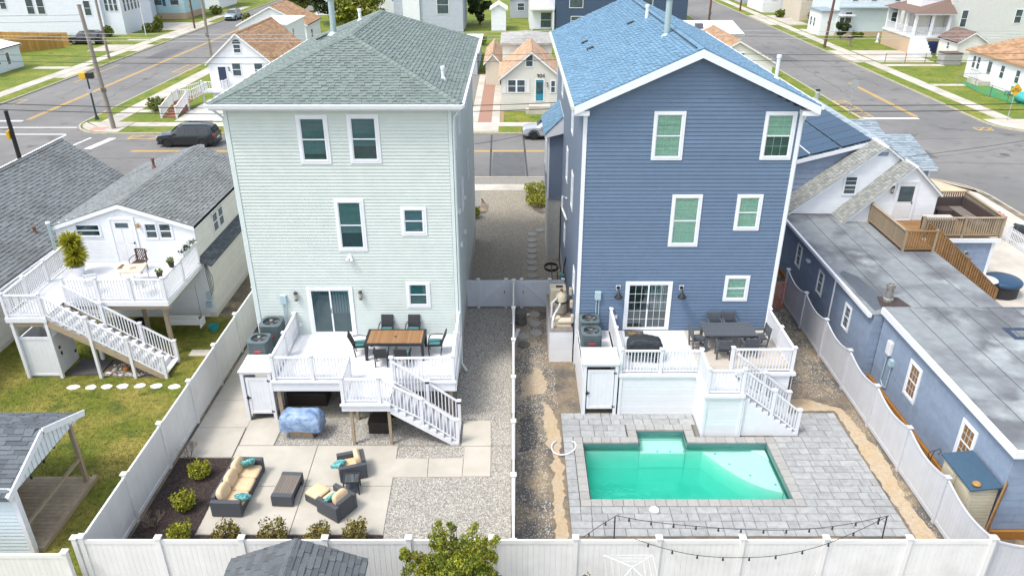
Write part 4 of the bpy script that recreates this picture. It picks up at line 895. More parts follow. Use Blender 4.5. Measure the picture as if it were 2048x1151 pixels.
def wicker_chair():
    c=thing('dining_chair','x x x x','chair')
    for x in(-.22,.22):
        for y in(-.22,.24): piece('leg',wickerb,c,(x,y+(.0 if y>0 else -.02),.21),(.04,.04,.42),((-.08 if y>0 else .12),0,0))
    pb('seat',wickerb,c,-.25,.25,-.24,.27,.40,.45); cushion('seat_pad',seatt,c,(0,.02,.475),(.46,.46,.07))
    mb=MB()
    for i in range(5):
        z0,z1=.42+i*.1,.52+i*.1; y0,y1=-.24-.03*i-.006*i*i*.3,-.24-.03*(i+1)-.006*(i+1)**2*.3
        mb.ext([(-.24,y0,z0),(.24,y0,z0),(.24,y1,z1),(-.24,y1,z1)],(0,-.03,0))
    mb.mk('backrest',wickerb,c)
    for s in(-1,1): MB().tube([(s*.26,-.3,.66),(s*.28,-.05,.66),(s*.27,.2,.63),(s*.25,.26,.45)],.02,6).mk('armrest',wickerb,c)
    return c
wc=wicker_chair(); CH=[wc]+[copy_tree(wc) for _ in range(5)]
for c,(x,y,rz,l) in zip(CH,((-4.92,24.2,4,'dark wicker dining chair at the front of the wood slat table, nearer the railing gap'),(-4.12,24.18,-3,'dark wicker dining chair at the front right of the wood slat table'),(-5.0,25.98,180,'dark wicker dining chair behind the wood slat table near the sliding door'),(-3.95,25.98,178,'dark wicker dining chair behind the wood slat table, right one'),(-5.82,24.95,-82,'dark wicker dining chair at the left end of the wood slat table'),(-3.0,25.05,92,'dark wicker dining chair at the right end of the wood slat table'))):
    place(c,x,y,1.8,rz,l); c['group']='dark wicker dining chairs'
def slat_table():
    t=thing('dining_table','rectangular table with brown wood slat top and dark frame on white deck','table',None,(-4.48,25,1.8)); x0,x1,y0,y1,z=-5.6,-3.36,24.42,25.58,2.53
    for x in(x0+.06,x1-.06):
        for y in(y0+.06,y1-.06): pb('leg',wickerb,t,x-.05,x+.05,y-.05,y+.05,1.8,z-.03)
    mb=MB().box(x0,x1,y0,y0+.09,z-.08,z+.004).box(x0,x1,y1-.09,y1,z-.08,z+.004).box(x0,x0+.09,y0+.09,y1-.09,z-.08,z+.004).box(x1-.09,x1,y0+.09,y1-.09,z-.08,z+.004); mb.mk('frame',wickerb,t)
    n=26; q=(x1-x0-.2)/n
    for i in range(n): pb('slat',slatw,t,x0+.1+i*q+.004,x0+.1+(i+1)*q-.004,y0+.092,y1-.092,z-.03,z)
    MB().cyl((-4.48,25,z),(-4.48,25,z+.012),.05,n=14).mk('umbrella_hole',wickerb,t)
slat_table()
def poly_chair():
    c=thing('dining_chair','x x x x','chair')
    for x in(-.24,.24):
        pb('leg',polyg,c,x-.025,x+.025,.2,.25,0,.42); piece('leg',polyg,c,(x,-.26,.45),(.05,.05,.92),(.1,0,0)); pb('side_rail',polyg,c,x-.02,x+.02,-.24,.22,.14,.19)
    for i in range(5): pb('seat_slat',polyg,c,-.26,.26,-.22+i*.095,-.14+i*.095,.42,.45)
    for i in range(4): piece('back_slat',polyg,c,(0,-.275-i*.011,.55+i*.1),(.46,.025,.075),(.1,0,0))
    pb('front_rail',polyg,c,-.24,.24,.21,.24,.1,.16)
    for s in(-1,1): pb('armrest',polyg,c,s*.26-.03,s*.26+.03,-.26,.24,.63,.655); pb('arm_post',polyg,c,s*.26-.02,s*.26+.02,.18,.22,.42,.63)
    return c
pc=poly_chair(); CH=[pc]+[copy_tree(pc) for _ in range(5)]
for c,(x,y,rz,l) in zip(CH,((7.95,24.72,-6,'grey slatted chair in front of the grey table with its back to the pool'),(8.95,24.85,2,'grey slatted chair tucked under the front right of the grey table'),(8.0,26.35,180,'grey slatted chair behind the grey table, nearer the sliding door'),(8.62,26.4,180,'grey slatted chair behind the grey table by the house wall'),(7.12,25.4,-84,'grey slatted chair at the left end of the grey table'),(9.55,25.5,95,'grey slatted chair at the right end of the grey table'))):
    place(c,x,y,1.8,rz,l); c['group']='grey slatted dining chairs'
def poly_table():
    t=thing('dining_table','charcoal slatted rectangular table on the blue house deck','table',None,(8.3,25.55,1.8)); x0,x1,y0,y1,z=7.3,9.3,25.03,26.08,2.55
    for x in(x0+.1,x1-.1):
        for y in(y0+.1,y1-.1): pb('leg',polyg,t,x-.05,x+.05,y-.05,y+.05,1.8,z-.03)
    n=9; q=(y1-y0)/n
    for i in range(n): pb('slat',polyg,t,x0,x1,y0+i*q+.004,y0+(i+1)*q-.004,z-.03,z)
    mb=MB().box(x0+.06,x1-.06,y0+.05,y0+.09,z-.12,z-.031).box(x0+.06,x1-.06,y1-.09,y1-.05,z-.12,z-.031); mb.mk('apron',polyg,t)
poly_table()
# covered grill on the blue deck
cov=mat('black_cover',(.028,.033,.04),.6,.25,3,bump=.8,bs=8)
def drape(name,label,m,cx,cy,z0,z1,L,W,rz=0,seed=3,bot=1.06,top=.72,humps=.08,e=.32):
    r=random.Random(seed); mb=MB(); n=32; k=8; V=[]
    for i in range(k+1):
        t=i/k
        for j in range(n):
            a=2*math.pi*j/n; sx=math.copysign(abs(math.cos(a))**e,math.cos(a)); sy=math.copysign(abs(math.sin(a))**e,math.sin(a))
            s=bot+(top-bot)*t**4+.03*math.sin(5*a+seed)*(1-t)+.02*r.uniform(-1,1)
            V.append((L/2*s*sx,W/2*s*sy,z0+(z1-z0)*t**.85+(humps*math.sin(2*sx+seed)*t)+.02*r.uniform(-1,1)*t+(.03*math.sin(7*a) if i==0 else 0)))
    V.append((0,0,z1+.06)); mb.add(V,[(i*n+j,i*n+(j+1)%n,(i+1)*n+(j+1)%n,(i+1)*n+j) for i in range(k) for j in range(n)]+[(k*n+j,k*n+(j+1)%n,(k+1)*n) for j in range(n)])
    return mb
def wrinkle(st=.05,sc=.16):
    o=COL.objects[-1]; s=o.modifiers.new('s','SUBSURF'); s.levels=s.render_levels=2; t=bpy.data.textures.new('folds','CLOUDS'); t.noise_scale=sc; t.noise_depth=3; d=o.modifiers.new('d','DISPLACE'); d.texture=t; d.strength=st; d.texture_coords='LOCAL'
g=thing('covered_grill','gas grill under a black fabric cover on the white pool deck','grill',None,(0,0,0))
drape('cover','',cov,0,0,.32,.95,1.25,.62,seed=2,top=.8,humps=.06).mk('cover',cov,g,smooth=True); wrinkle()
for x in(-.45,.45):
    for y in(-.2,.2): pb('leg',black,g,x-.025,x+.025,y-.025,y+.025,.0,.45)
for y in(-.22,.22): MB().cyl((.45,y-.02,.09),(.45,y+.02,.09),.09,n=16).mk('wheel',black,g)
place(g,4.92,24.55,1.8,-4)
g=thing('covered_grill','grill island with tan doors under a wrinkled blue tarp on gravel','grill',None,(0,0,0)); tarp=mat('blue_tarp',(.13,.21,.35),.45,.2,4,c2=(.26,.35,.50),cs=3,bump=1,bs=6)
pb('cabinet',mat('grey_base',(.25,.27,.28),.7,.1),g,-.42,.42,-.24,.28,0,.08); tan=mat('tan_door',(.40,.27,.14),.7,.12,5)
pb('cabinet',tan,g,-.4,.4,-.22,.27,.08,.62)
for s in(-1,1): MB().box(min(s*.01,s*.39),max(s*.01,s*.39),-.24,-.22,.1,.6).mk('door',tan,g,bevel=.008)
drape('tarp','',tarp,0,0,.36,1.02,1.5,.75,seed=5,bot=1.04,top=.74,humps=.05).mk('tarp',tarp,g,smooth=True); wrinkle()
place(g,-7.6,22.28,.02,-3)
mb=MB().box(-.38,.38,-.25,.25,0,.012); mt=mb.mk('door_mat',mat('mat_dark',(.07,.085,.075),.95,.2,10)); tag(mt,'dark green door mat with brown motif at the blue house sliding door','mat'); MB().box(-.24,.24,-.13,.13,.0125,.014).mk('motif',mat('mat_motif',(.3,.17,.06),.95,.4,14,c2=(.1,.09,.05),cs=9),mt); place(mt,4.85,26.48,1.8,-4)
# ---------------- lounge set ----------------
def armchair(name,label,ott=False):
    c=thing(name,label,'armchair'); w=.44
    pb('seat_base',wicker,c,-w+.1,w-.1,-.34,.46,.04,.28)
    for s in(-1,1): MB().box(min(s*w,s*(w-.15)),max(s*w,s*(w-.15)),-.44,.46,.03,.58).mk('arm',wicker,c,bevel=.015)
    MB().box(-w+.151,w-.151,-.44,-.30,.03,.66).mk('back',wicker,c,bevel=.015)
    cushion('seat_cushion',cushb,c,(0,.1,.36),(.58,.76,.17),e=.25); cushion('back_cushion',cushb,c,(0,-.2,.63),(.56,.2,.46),(-.28,0,0),e=.3)
    return c
place(armchair('armchair','dark wicker armchair with beige cushions beside the small glass side table, nearer the gravel'),-5.42,20.18,.032,108)
place(armchair('armchair','dark wicker armchair with beige cushions and footstool, back to the fence'),-5.56,18.38,.032,56)
o=thing('ottoman','beige cushioned dark wicker footstool in front of armchair','ottoman'); MB().box(-.3,.3,-.3,.3,.03,.28).mk('base',wicker,o,bevel=.015); cushion('cushion',cushb,o,(0,0,.345),(.6,.6,.16),e=.25); place(o,-6.27,18.86,.032,56)
def sofa():
    s=thing('sofa','three-seat dark wicker sofa with beige cushions along the mulch bed','sofa'); L=2.24
    MB().box(-.44,.40,-L/2+.02,L/2-.02,.03,.27).mk('base',wicker,s,bevel=.012)
    MB().box(-.53,-.40,-L/2+.17,L/2-.17,.03,.66).mk('back',wicker,s,bevel=.015)
    for q in(-1,1): MB().box(-.53,.42,min(q*L/2,q*(L/2-.165)),max(q*L/2,q*(L/2-.165)),.03,.58).mk('arm',wicker,s,bevel=.015)
    for i in(-1,0,1):
        cushion('seat_cushion',cushb,s,(.02,i*.635,.345),(.82,.63,.16),e=.22); cushion('back_cushion',cushb,s,(-.26,i*.63,.62),(.22,.62,.46),(0,-.3,rng.uniform(-.06,.06)),e=.3)
    return s
place(sofa(),-8.86,19.17,.032,-2)
def coffee():
    t=thing('coffee_table','dark wicker coffee table with brown slatted top on the patio','table'); slb=mat('brown_slat',(.16,.135,.115),.6,.12,5,rnd=.08)
    for s in(-1,1): MB().box(-.34,.34,min(s*.6,s*.42),max(s*.6,s*.42),.02,.42).mk('end_panel',wicker,t,bevel=.012)
    MB().box(-.33,-.28,-.42,.42,.26,.39).mk('side_rail',wicker,t); MB().box(.28,.33,-.42,.42,.26,.39).mk('side_rail',wicker,t)
    for i in range(7): pb('slat',slb,t,-.33+i*.0943+.004,-.33+(i+1)*.0943-.004,-.425,.425,.39,.418)
    MB().box(-.3,.3,-.42,.42,.06,.09).mk('lower_shelf',wicker,t)
    return t
place(coffee(),-7.32,19.12,.032,-3)
def sidetable():
    t=thing('side_table','small dark square side table with glass top between the armchairs','table')
    mb=MB(); ring(mb,(0,0,0),-.26,.26,-.26,.26,.05,0,.03); mb.v=[(x,z,.5-y) for x,y,z in mb.v]; mb.mk('top_frame',wickerb,t); pb('glass_top',glassmat('table_glass',(.45,.55,.55),.2),t,-.21,.21,-.21,.21,.505,.515)
    for i in range(5): pb('slat',wickerb,t,-.2+i*.084,-.15+i*.084,-.21,.21,.48,.5)
    for x in(-.23,.23):
        for y in(-.23,.23): piece('leg',wickerb,t,(x,y,.25),(.035,.035,.5))
    pb('shelf',wicker,t,-.22,.22,-.22,.22,.15,.18); return t
x,y,_=G(703,957,.5); place(sidetable(),x,y,.032,6)
for u,v,z,rx,rz,l in((497,925,.66,-.9,30,'teal ruffled pillow at the far end of the sofa'),(486,993,.56,-.5,-20,'teal ruffled pillow at the near end of the sofa'),(677,928,.52,-.4,60,'teal ruffled pillow on the armchair nearer the gravel'),(659,997,.56,-.9,56,'teal ruffled pillow on the armchair with the footstool')):
    x,y,_=G(u,v,z); p=cushion('throw_pillow',teal,None,(0,0,0),(.42,.42,.16),(rx,0,R(rz)),e=.3,jit=.07,n=28,k=12); p.location=(x,y,z+.02); tag(p,l,'pillow','teal pillows')
# storage under the deck
brown=mat('brown_resin',(.035,.026,.022),.6,.15,8,bump=.3,bs=40)
def deckbox(label,x,y,w,d,h,rz=0):
    b=thing('storage_box',label,'storage box'); MB().box(-w/2,w/2,-d/2,d/2,0,h).mk('bin',brown,b,bevel=.015); MB().box(-w/2-.02,w/2+.02,-d/2-.02,d/2+.02,h,h+.07).mk('lid',brown,b,bevel=.02)
    pb('handle',black,b,-.06,.06,-d/2-.015,-d/2,h*.7,h*.8); place(b,x,y,.01,rz)
deckbox('brown wicker-look storage box on gravel under the deck landing',-4.88,22.62,.74,.6,.42); deckbox('dark storage box deep under the white deck beside the shower',-7.9,24.45,1.5,.8,.5); deckbox('brown storage box behind another under the deck stairs',-4.7,23.6,1.2,.6,.62,8)
# ---------------- pool equipment ----------------
def equipment():
    s=thing('equipment_stand','white-sided platform carrying the pool pump beside the blue house','platform',None,(1.95,28.5,0)); x0,x1,y0,y1,z=1.5,2.46,27.25,30.6,1.5
    boards(s,x0-.02,x1,y0-.02,y1,z,mat('composite',(.22,.19,.175),.7,.08,3,rnd=.08),'y')
    for i in range(10): pb('skirt_board',skirt,s,x0,x1,y0,y0+.02,i*.146+.003,(i+1)*.146-.002); pb('skirt_board',skirt,s,x0,x0+.02,y0+.021,y1,i*.146+.003,(i+1)*.146-.002)
    tanp=mat('tan_plastic',(.58,.52,.40),.45,.08,5)
    f=thing('pool_filter','tan cylindrical pool filter tank with black band','filter',None,(2.05,28.9,z)); MB().lathe([(.24,.0),(.26,.06),(.25,.5),(.26,.52),(.25,.54),(.25,.72),(.2,.86),(.1,.94),(.05,.95),(.05,1.02),(0,1.02)],(2.05,28.9,z),20).mk('tank',tanp,f,smooth=True); MB().lathe([(.262,.5),(.275,.52),(.275,.56),(.262,.58)],(2.05,28.9,z),20).mk('clamp_band',black,f); MB().lathe([(.03,1.0),(.06,1.02),(.06,1.1),(0,1.12)],(2.05,28.9,z),10).mk('gauge',mat('brown_gauge',(.2,.1,.05),.5,.1),f)
    p=thing('pool_pump','tan pool pump with strainer pot and white pipes','pump',None,(2.1,28.0,z)); MB().tube([(1.85,27.75,z+.2),(2.45,27.75,z+.2)],.14,16).mk('motor',tanp,p); MB().lathe([(.0,0),(.16,0),(.16,.3),(.18,.31),(.18,.36),(0,.37)],(1.78,27.8,z),16).mk('strainer',tanp,p); pb('base',tanp,p,1.8,2.4,27.6,27.9,z,z+.06)
    MB().tube([(1.62,27.5,z),(1.62,27.5,z+.35),(1.7,27.8,z+.45),(1.95,28.5,z+.5),(2.0,28.75,z+.55)],.045,8).mk('pipe',pvcw,p); MB().tube([(1.62,28.4,z),(1.62,28.4,z+.7),(1.85,28.75,z+.75)],.045,8).mk('pipe',pvcw,p)
    h=thing('pool_heater','boxy cream pool heater behind the filter tank','heater',None,(1.9,29.7,z)); MB().box(1.6,2.3,29.4,30.0,z,z+.82).mk('case',tanp,h,bevel=.03); pb('grille',mat('vent_dark',(.05,.045,.04),.6,.1),h,1.85,2.15,29.6,29.8,z+.82,z+.84)
    for y,zz in((27.7,.2),(28.4,.5),(29.0,.8)): k=MB().box(2.38,2.50,y-.1,y+.1,z+zz,z+zz+.3).mk('control_box',tanp,None,bevel=.01); tag(k,{27.7:'lowest tan control box on the wall by the pool pump',28.4:'middle tan control box on the wall by the pool pump',29.0:'highest tan control box on the wall above the pool pump'}[y],'control box','pool control boxes')
equipment()
# ---------------- left neighbours ----------------
wsid=mat('white_siding',(.74,.76,.79),.5,.04,1,rnd=.02); csid=mat('cream_siding',(.70,.685,.63),.55,.05,1,rnd=.03); gryroof=mat('grey_shingle',(.185,.20,.203),.9,.10,7,rnd=.13,bump=.3,bs=60,c3=(.15,.16,.16),c3s=.5,c3t=(.5,.65)); darkroof=mat('dark_shingle',(.10,.115,.13),.9,.15,7,rnd=.3,bump=.3,bs=60)
def gable_roof(parent,x0,x1,y0,y1,ez,rz,axis,m,th=.12,oh=.3,course=.15,tab=.3,single=0,fascia=None):
    """gable roof slab + shingles; x0..y1 are wall lines; axis = ridge direction"""
    ov=oh
    if axis=='y': e0,e1,a0,a1=x0-ov,x1+ov,y0-ov,y1+ov
    else: e0,e1,a0,a1=y0-ov,y1+ov,x0-ov,x1+ov
    mid=(e0+e1)/2; half=(e1-e0)/2; k=(rz-ez)/((x1-x0 if axis=='y' else y1-y0)/2); z0=rz-k*half; s=math.hypot(half,rz-z0)
    mp=(lambda e,a,z:(e,a,z)) if axis=='y' else (lambda e,a,z:(a,e,z))
    P=[(e0,z0),(mid,rz),(e1,z0),(e1,z0-th),(mid,rz-th),(e0,z0-th)]
    mb=MB(); mb.ext([mp(e,a0,z) for e,z in P],mp(0,a1-a0,0)); r=mb.mk('roof',m,parent)
    ea=mp(0,1,0)
    for e,sg in((e0,1),(e1,-1)): shingles(r,mp(e,a0,z0),ea,mp(sg*half,0,rz-z0),lambda b:(0,a1-a0) if b<s-.02 else None,m,course=course,tab=tab,single=single)
    mb=MB()
    for i in range(int((a1-a0)/.3)):
        a=a0+i*.3; mb.ext([mp(mid-.14,a,rz-.01-.14*k*.2),mp(mid,a,rz+.05),mp(mid+.14,a,rz-.01-.14*k*.2)],mp(0,.29,0))
    mb.mk('ridge_cap',m,r)['kind']='stuff'
    if fascia:
        for aa in(a0-.02,a1):
            mb=MB(); mb.ext([mp(e0,aa,z0-.02),mp(mid,aa,rz-.02),mp(mid,aa,rz-.2),mp(e0,aa,z0-.2)],mp(0,.02,0)); mb.ext([mp(e1,aa,z0-.02),mp(mid,aa,rz-.02),mp(mid,aa,rz-.2),mp(e1,aa,z0-.2)],mp(0,.02,0)); mb.mk('rake_board',fascia,parent)
        for e in(e0,e1-.02):
            p=[mp(e,a0,z0-.17),mp(e+.02,a1,z0-.01)]; mb=MB(); mb.box(min(p[0][0],p[1][0]),max(p[0][0],p[1][0]),min(p[0][1],p[1][1]),max(p[0][1],p[1][1]),z0-.17,z0-.011); mb.mk('gutter',fascia,parent)
    return r
def gable_wall_mesh(x0,x1,y0,y1,z0,ez,rz,axis):
    mb=MB().box(x0,x1,y0,y1,z0,ez)
    if axis=='y': m=(x0+x1)/2; v=[(x0,y0,ez),(x1,y0,ez),(m,y0,rz),(x0,y1,ez),(x1,y1,ez),(m,y1,rz)]
    else: m=(y0+y1)/2; v=[(x0,y1,ez),(x0,y0,ez),(x0,m,rz),(x1,y1,ez),(x1,y0,ez),(x1,m,rz)]
    return mb.add(v,[(0,1,2),(4,3,5),(0,2,5,3),(1,4,5,2)])
def paneldoor(parent,fr,a0,a1,b0,b1,m,trim=.09,lite=None,tm=None,name='door'):
    mb=MB(); ring(mb,fr,a0,a1,b0,b1,trim,0,.07,.03); d=mb.mk(name,tm or trimw,parent); fpiece('door_leaf',m,d,fr,a0+trim,a1-trim,.0,.045,b0+.03,b1-trim)
    w=a1-a0-2*trim; h=b1-b0-trim
    for i in range(2):
        for j,(p,q) in enumerate(((.08,.42),(.46,.8)) if not lite else ((.08,.42),)): fpiece('panel',m,d,fr,a0+trim+.06+i*w/2,a0+trim+w/2-.04+i*w/2,.045,.055,b0+h*p,b0+h*q)
    if lite: fpiece('pane',farglass,d,fr,a0+trim+.08,a1-trim-.08,.045,.055,b0+h*lite[0],b0+h*lite[1])
    fpiece('handle',black,d,fr,a1-trim-.1,a1-trim-.05,.045,.09,b0+h*.45,b0+h*.49); return d
def white_house():
    h=thing('white_house','low white clapboard house with grey gable roof and raised rear deck','house',None,(-17.2,35,0))
    x0,x1,y0,y1,ez,rz=-20.25,-14.2,31.2,40.2,4.62,5.62; fr=(x0,y0,0); w=x1-x0
    gable_wall_mesh(x0,x1,y0,y1,0,ez,rz-.05,'y').mk('wall',wsid,h)
    ww=[(-19.42,-18.24,4.02,4.70),(-16.36,-15.72,3.92,4.75),(-15.74,-15.08,3.92,4.75)]; H=[(a-x0,b-x0,c,d) for a,b,c,d in ww]; D=(-17.86-x0,-16.7-x0,2.8,4.98)
    gable_planks(h,fr,w,2.75,ez,rz-.05,.115,wsid,[hole(*q) for q in H+[D]]); siding(h,fr,.2,2.7,cutspan(0,w,[]),.115,wsid)
    for i,q in enumerate(H): window(h,fr,*q,trim=.07,blind=None,glass=glassd)
    d=paneldoor(h,fr,*D,white2,trim=.1); fpiece('pane',farglass,d,fr,D[0]+.3,D[1]-.3,.045,.06,4.5,4.72)
    lp=MB().lathe([(.0,.1),(.07,.08),(.09,0),(.06,-.1),(.0,-.12)],FP(fr,D[1]+.16,.12,4.62),10).mk('wall_lamp',mat('brass',(.4,.28,.12),.4,.1,4,metal=.6),h)
    # lower storey, wider on the fence side, under a pent roof
    pb('wall',csid,h,x1,-13.87,y0+.02,41,0,2.72); sd=(-13.87,y0,90)
    siding(h,sd,.25,2.7,cutspan(.02,9.7,[]),.115,csid,name='siding_plank'); siding(h,(x1,y0,0),.25,2.7,cutspan(0,.34,[]),.115,wsid)
    fpiece('vent_hood',mat('vent_beige',(.5,.46,.38),.6,.1),h,sd,5.3,5.75,.01,.2,1.6,2.1)
    mb=MB(); mb.ext([(x1-.02,y0-.15,3.05),(-13.62,y0-.15,2.72),(-13.62,y0-.15,2.66),(x1-.02,y0-.15,2.9)],(0,9.9,0)); p=mb.mk('pent_roof',darkroof,h)
    shingles(p,(-13.60,y0-.15,2.72),(0,1,0),(x1+13.60,0,.33),lambda b:(0,9.9) if b<.62 else None,darkroof)
    up=(x1,y0,90); siding(h,up,3.05,ez,cutspan(0,y1-y0,[]),.115,csid)
    for a0,a1 in((2.1,2.75),(2.85,3.5),(6.6,7.2)): farwin(h,up,a0,a1,3.35,4.3,.06)
    siding(h,(x0,y1,-90),.2,ez,cutspan(0,y1-y0,[]),.12,wsid,single=False)
    for x in(x0,x1): pb('corner_board',trimw,h,x-.03,x+.06,y0-.035,y0+.03,2.75 if x==x1 else .2,ez-.02)
    rf=gable_roof(h,x0,x1,y0,y1,ez,rz,'y',gryroof,oh=.12,fascia=trimw,single=0)
    pipe(rf,-18.3,37.3,5.35,.5,.06,mat('rust_pipe',(.16,.08,.06),.7,.2)); MB().tube([(-20.4,31.0,.2),(-20.4,31.0,4.75)],.07,8).mk('flue_pipe',galv,h); MB().lathe([(.1,0),(.1,.08),(0,.1)],(-20.4,31,4.75),10).mk('flue_cap',pvcw,h)
    mb=MB()
    for k in range(4): mb.tube([(-13.95+.02*k,31.1,2.75),(-13.9+.1*k,31.0-.04*k,2.2),(-13.85+.05*k,31.02,1.2+.1*k)],.012,5)
    mb.mk('service_cable',black,h); MB().box(-14.1,-13.9,31.0,31.16,1.0,1.35).mk('meter_box',greybox,h); MB().box(-14.2,-13.95,30.98,31.14,.6,.85).mk('meter_box',greybox,h)
white_house()
def grey_house():
    h=thing('grey_roof_house','cream house with a long grey shingle roof at the left edge','house',None,(-25.6,34,0))
    pb('wall',csid,h,-29.2,-22.1,21.5,42.0,0,2.95); siding(h,(-22.1,21.5,90),.2,2.95,cutspan(0,20.5,[]),.12,csid)
    mb=MB().add([(-29.2,42,2.95),(-22.1,42,2.95),(-25.65,42,5.4),(-29.2,41.9,2.95),(-22.1,41.9,2.95),(-25.65,41.9,5.4)],[(1,0,2),(3,4,5),(0,3,5,2),(1,2,5,4)]); mb.mk('gable_wall',csid,h)
    r=gable_roof(h,-29.2,-22.1,21.5,42,2.95,5.45,'y',gryroof,oh=.3,single=0,course=.17,tab=.33)
    pipe(r,-22.7,33.4,3.35,.35,.06,mat('rust_pipe',(.16,.08,.06),.7,.2))
    MB().box(-21.8,-21.68,21.2,42.3,2.5,2.68).mk('gutter',trimw,h)
grey_house()
def left_deck():
    d=thing('raised_deck','high white deck with long stairs behind the low white house','deck',None,(-17,29,0)); z=2.8
    boards(d,-20.0,-14.1,27.4,31.16,z,deckw); boards(d,-19.8,-18.3,26.0,27.4,z,deckw)
    mb=MB().box(-18.3,-14.05,27.34,27.39,z-.2,z-.005).box(-19.85,-18.25,25.94,25.99,z-.2,z-.005).box(-14.09,-14.04,27.4,31.1,z-.2,z-.005); mb.mk('fascia',white,d)
    mb=MB().box(-18.3,-14.1,27.5,27.6,z-.42,z-.2).box(-19.8,-18.3,26.0,26.08,z-.4,z-.2).box(-14.3,-14.2,27.6,31.1,z-.42,z-.2); mb.mk('beam',wood,d)
    pb('support_post',wood,d,-14.6,-14.45,27.8,27.95,0,z-.4); pb('support_post',wood,d,-16.4,-16.25,29.5,29.65,0,z-.4); pb('support_post',white,d,-17.4,-17.28,27.3,27.42,0,z-.4)
    for x,y in((-19.68,26.03),(-18.34,26.03)): pb('support_post',white,d,x-.06,x+.06,y-.06,y+.06,0,z-.2)
    P=[(-19.78,26.05),(-18.34,26.05),(-18.2,27.45),(-16.85,27.45),(-15.5,27.45),(-14.15,27.45),(-14.15,29.3),(-14.15,31.05),(-19.95,31.05),(-19.9,29.2),(-19.85,27.6)]
    for x,y in P: post(d,x,y,z,z+1.02,.11)
    for a,b in((0,1),(2,3),(3,4),(4,5),(5,6),(6,7),(8,9),(9,10),(10,0)): railing(d,(*P[a],z),(*P[b],z),.94,.125)
    n=14; xa,xb,y0,y1=-18.3,-14.1,26.0,27.25; run=(xb-xa)/n; rise=z/(n+1)
    for i in range(n):
        zz=z-(i+1)*rise; x=xa+i*run; pb('tread',white2,d,x,x+run*1.08,y0+.05,y1-.05,zz-.04,zz); pb('riser',white2,d,x,x+.02,y0+.05,y1-.05,zz,zz+rise-.05) if i%1==0 else None
    for y in(y0-.02,y1-.03): mb=MB(); mb.ext([(xa,y,z-.1),(xb+.1,y,-.02+.1),(xb+.1,y,.0),(xb-.25,y,.0),(xa,y,z-.4)],(0,.05,0)); mb.mk('stringer',wood,d)
    sl=lambda x:z-(x-xa)*z/(xb-xa)
    for y,xs in((26.0,(-18.3,-16.75,-15.35,-14.1)),(27.22,(-18.2,-16.75,-15.35,-14.1))):
        for x in xs[1:]: post(d,x,y,0 if y<27 else max(0,sl(x)-.2),sl(x)+1.05,.11)
        for p,q in zip(xs[:-1],xs[1:]): railing(d,(p,y,min(z,sl(p))+.03),(q,y,sl(q)+.03),.92,.115,low=.12)
left_deck()
def left_shower():
    s=thing('outdoor_shower','open-topped white outdoor shower under the left neighbour stairs','shower',None,(-19,26.7,0)); x0,x1,y0,y1,h=-19.62,-18.36,26.12,27.4,1.85
    for (a,b,c,e) in((x0,x1,y0,y0),(x0,x1,y1,y1),(x0,x0,y0,y1),(x1,x1,y0,y1)):
        n=7
        for i in range(n):
            if c==e: q=(b-a)/n; pb('board',white,s,a+i*q+.002,a+(i+1)*q-.002,c-.02,c+.02,.12,h-.1)
            else: q=(e-c)/n; pb('board',white,s,a-.018,a+.018,c+i*q+.002,c+(i+1)*q-.002,.12,h-.1)
    mb=MB().box(x0-.03,x1+.03,y0-.04,y0+.04,h-.1,h).box(x0-.03,x1+.03,y1-.04,y1+.04,h-.1,h).box(x0-.03,x0+.03,y0+.04,y1-.04,h-.1,h).box(x1-.03,x1+.03,y0+.04,y1-.04,h-.1,h).box(x0,x1,y0-.04,y0+.04,.06,.16); mb.mk('rail',white,s)
    pb('latch',black,s,x1+.02,x1+.05,26.3,26.4,1.2,1.3); pb('hinge',black,s,x1+.02,x1+.05,27.2,27.3,.5,.6); pb('handle',black,s,x1+.02,x1+.06,26.35,26.4,.9,1.05)
    f=MB().box(-18.25,-16.9,26.2,27.35,0,.07).mk('shower_platform',mat('dark_composite',(.085,.08,.085),.7,.1,3)); tag(f,'dark composite platform beside the left outdoor shower','platform')
left_shower()
# things on and under that deck
def iron_chair(label,x,y,rz,m):
    c=thing('patio_chair',label,'chair'); 
    for a in(-.23,.23):
        for b in(-.2,.24): piece('leg',m,c,(a,b,.21),(.035,.035,.42))
    mb=MB()
    for i in range(6): mb.box(-.24+i*.085,-.19+i*.085,-.22,.25,.41,.44)
    mb.box(-.26,.26,.22,.26,.40,.45).box(-.26,.26,-.24,-.2,.40,.45); mb.mk('seat',m,c); mb=MB()
    for i in range(5):
        t=-.2+i*.1; mb.obox((t,-.26,.68),(.02,.02,.5),(.12,.5,0)); mb.obox((t,-.262,.68),(.02,.02,.5),(.12,-.5,0))
    mb.box(-.25,-.21,-.3,-.22,.42,.93).box(.21,.25,-.3,-.22,.42,.93).box(-.25,.25,-.31,-.27,.9,.95); mb.mk('backrest',m,c)
    for s in(-1,1): MB().tube([(s*.25,-.25,.66),(s*.27,0,.67),(s*.26,.24,.62),(s*.25,.26,.44)],.018,6).mk('armrest',m,c)
    place(c,x,y,2.8,rz); return c
iron_chair('brown lattice-backed patio chair by the white door on the raised deck',-16.45,30.3,170,mat('brown_iron',(.10,.06,.045),.6,.2))
iron_chair('white mesh patio chair behind the front railing of the raised deck, left',-17.4,28.2,20,white2); iron_chair('white mesh patio chair behind the front railing of the raised deck, right',-15.2,28.1,-30,white2)
t=thing('patio_table','square pale stone-topped patio table on the raised deck','table'); pb('top',mat('stone_top',(.6,.48,.38),.6,.15,6),t,-.45,.45,-.45,.45,.66,.7); mb=MB(); [mb.box(x-.02,x+.02,y-.02,y+.02,0,.66) for x in(-.4,.4) for y in(-.4,.4)]
for x in(-.4,.4):
    for y in(-.4,.4): piece('leg',white2,t,(x,y,.33),(.04,.04,.66))
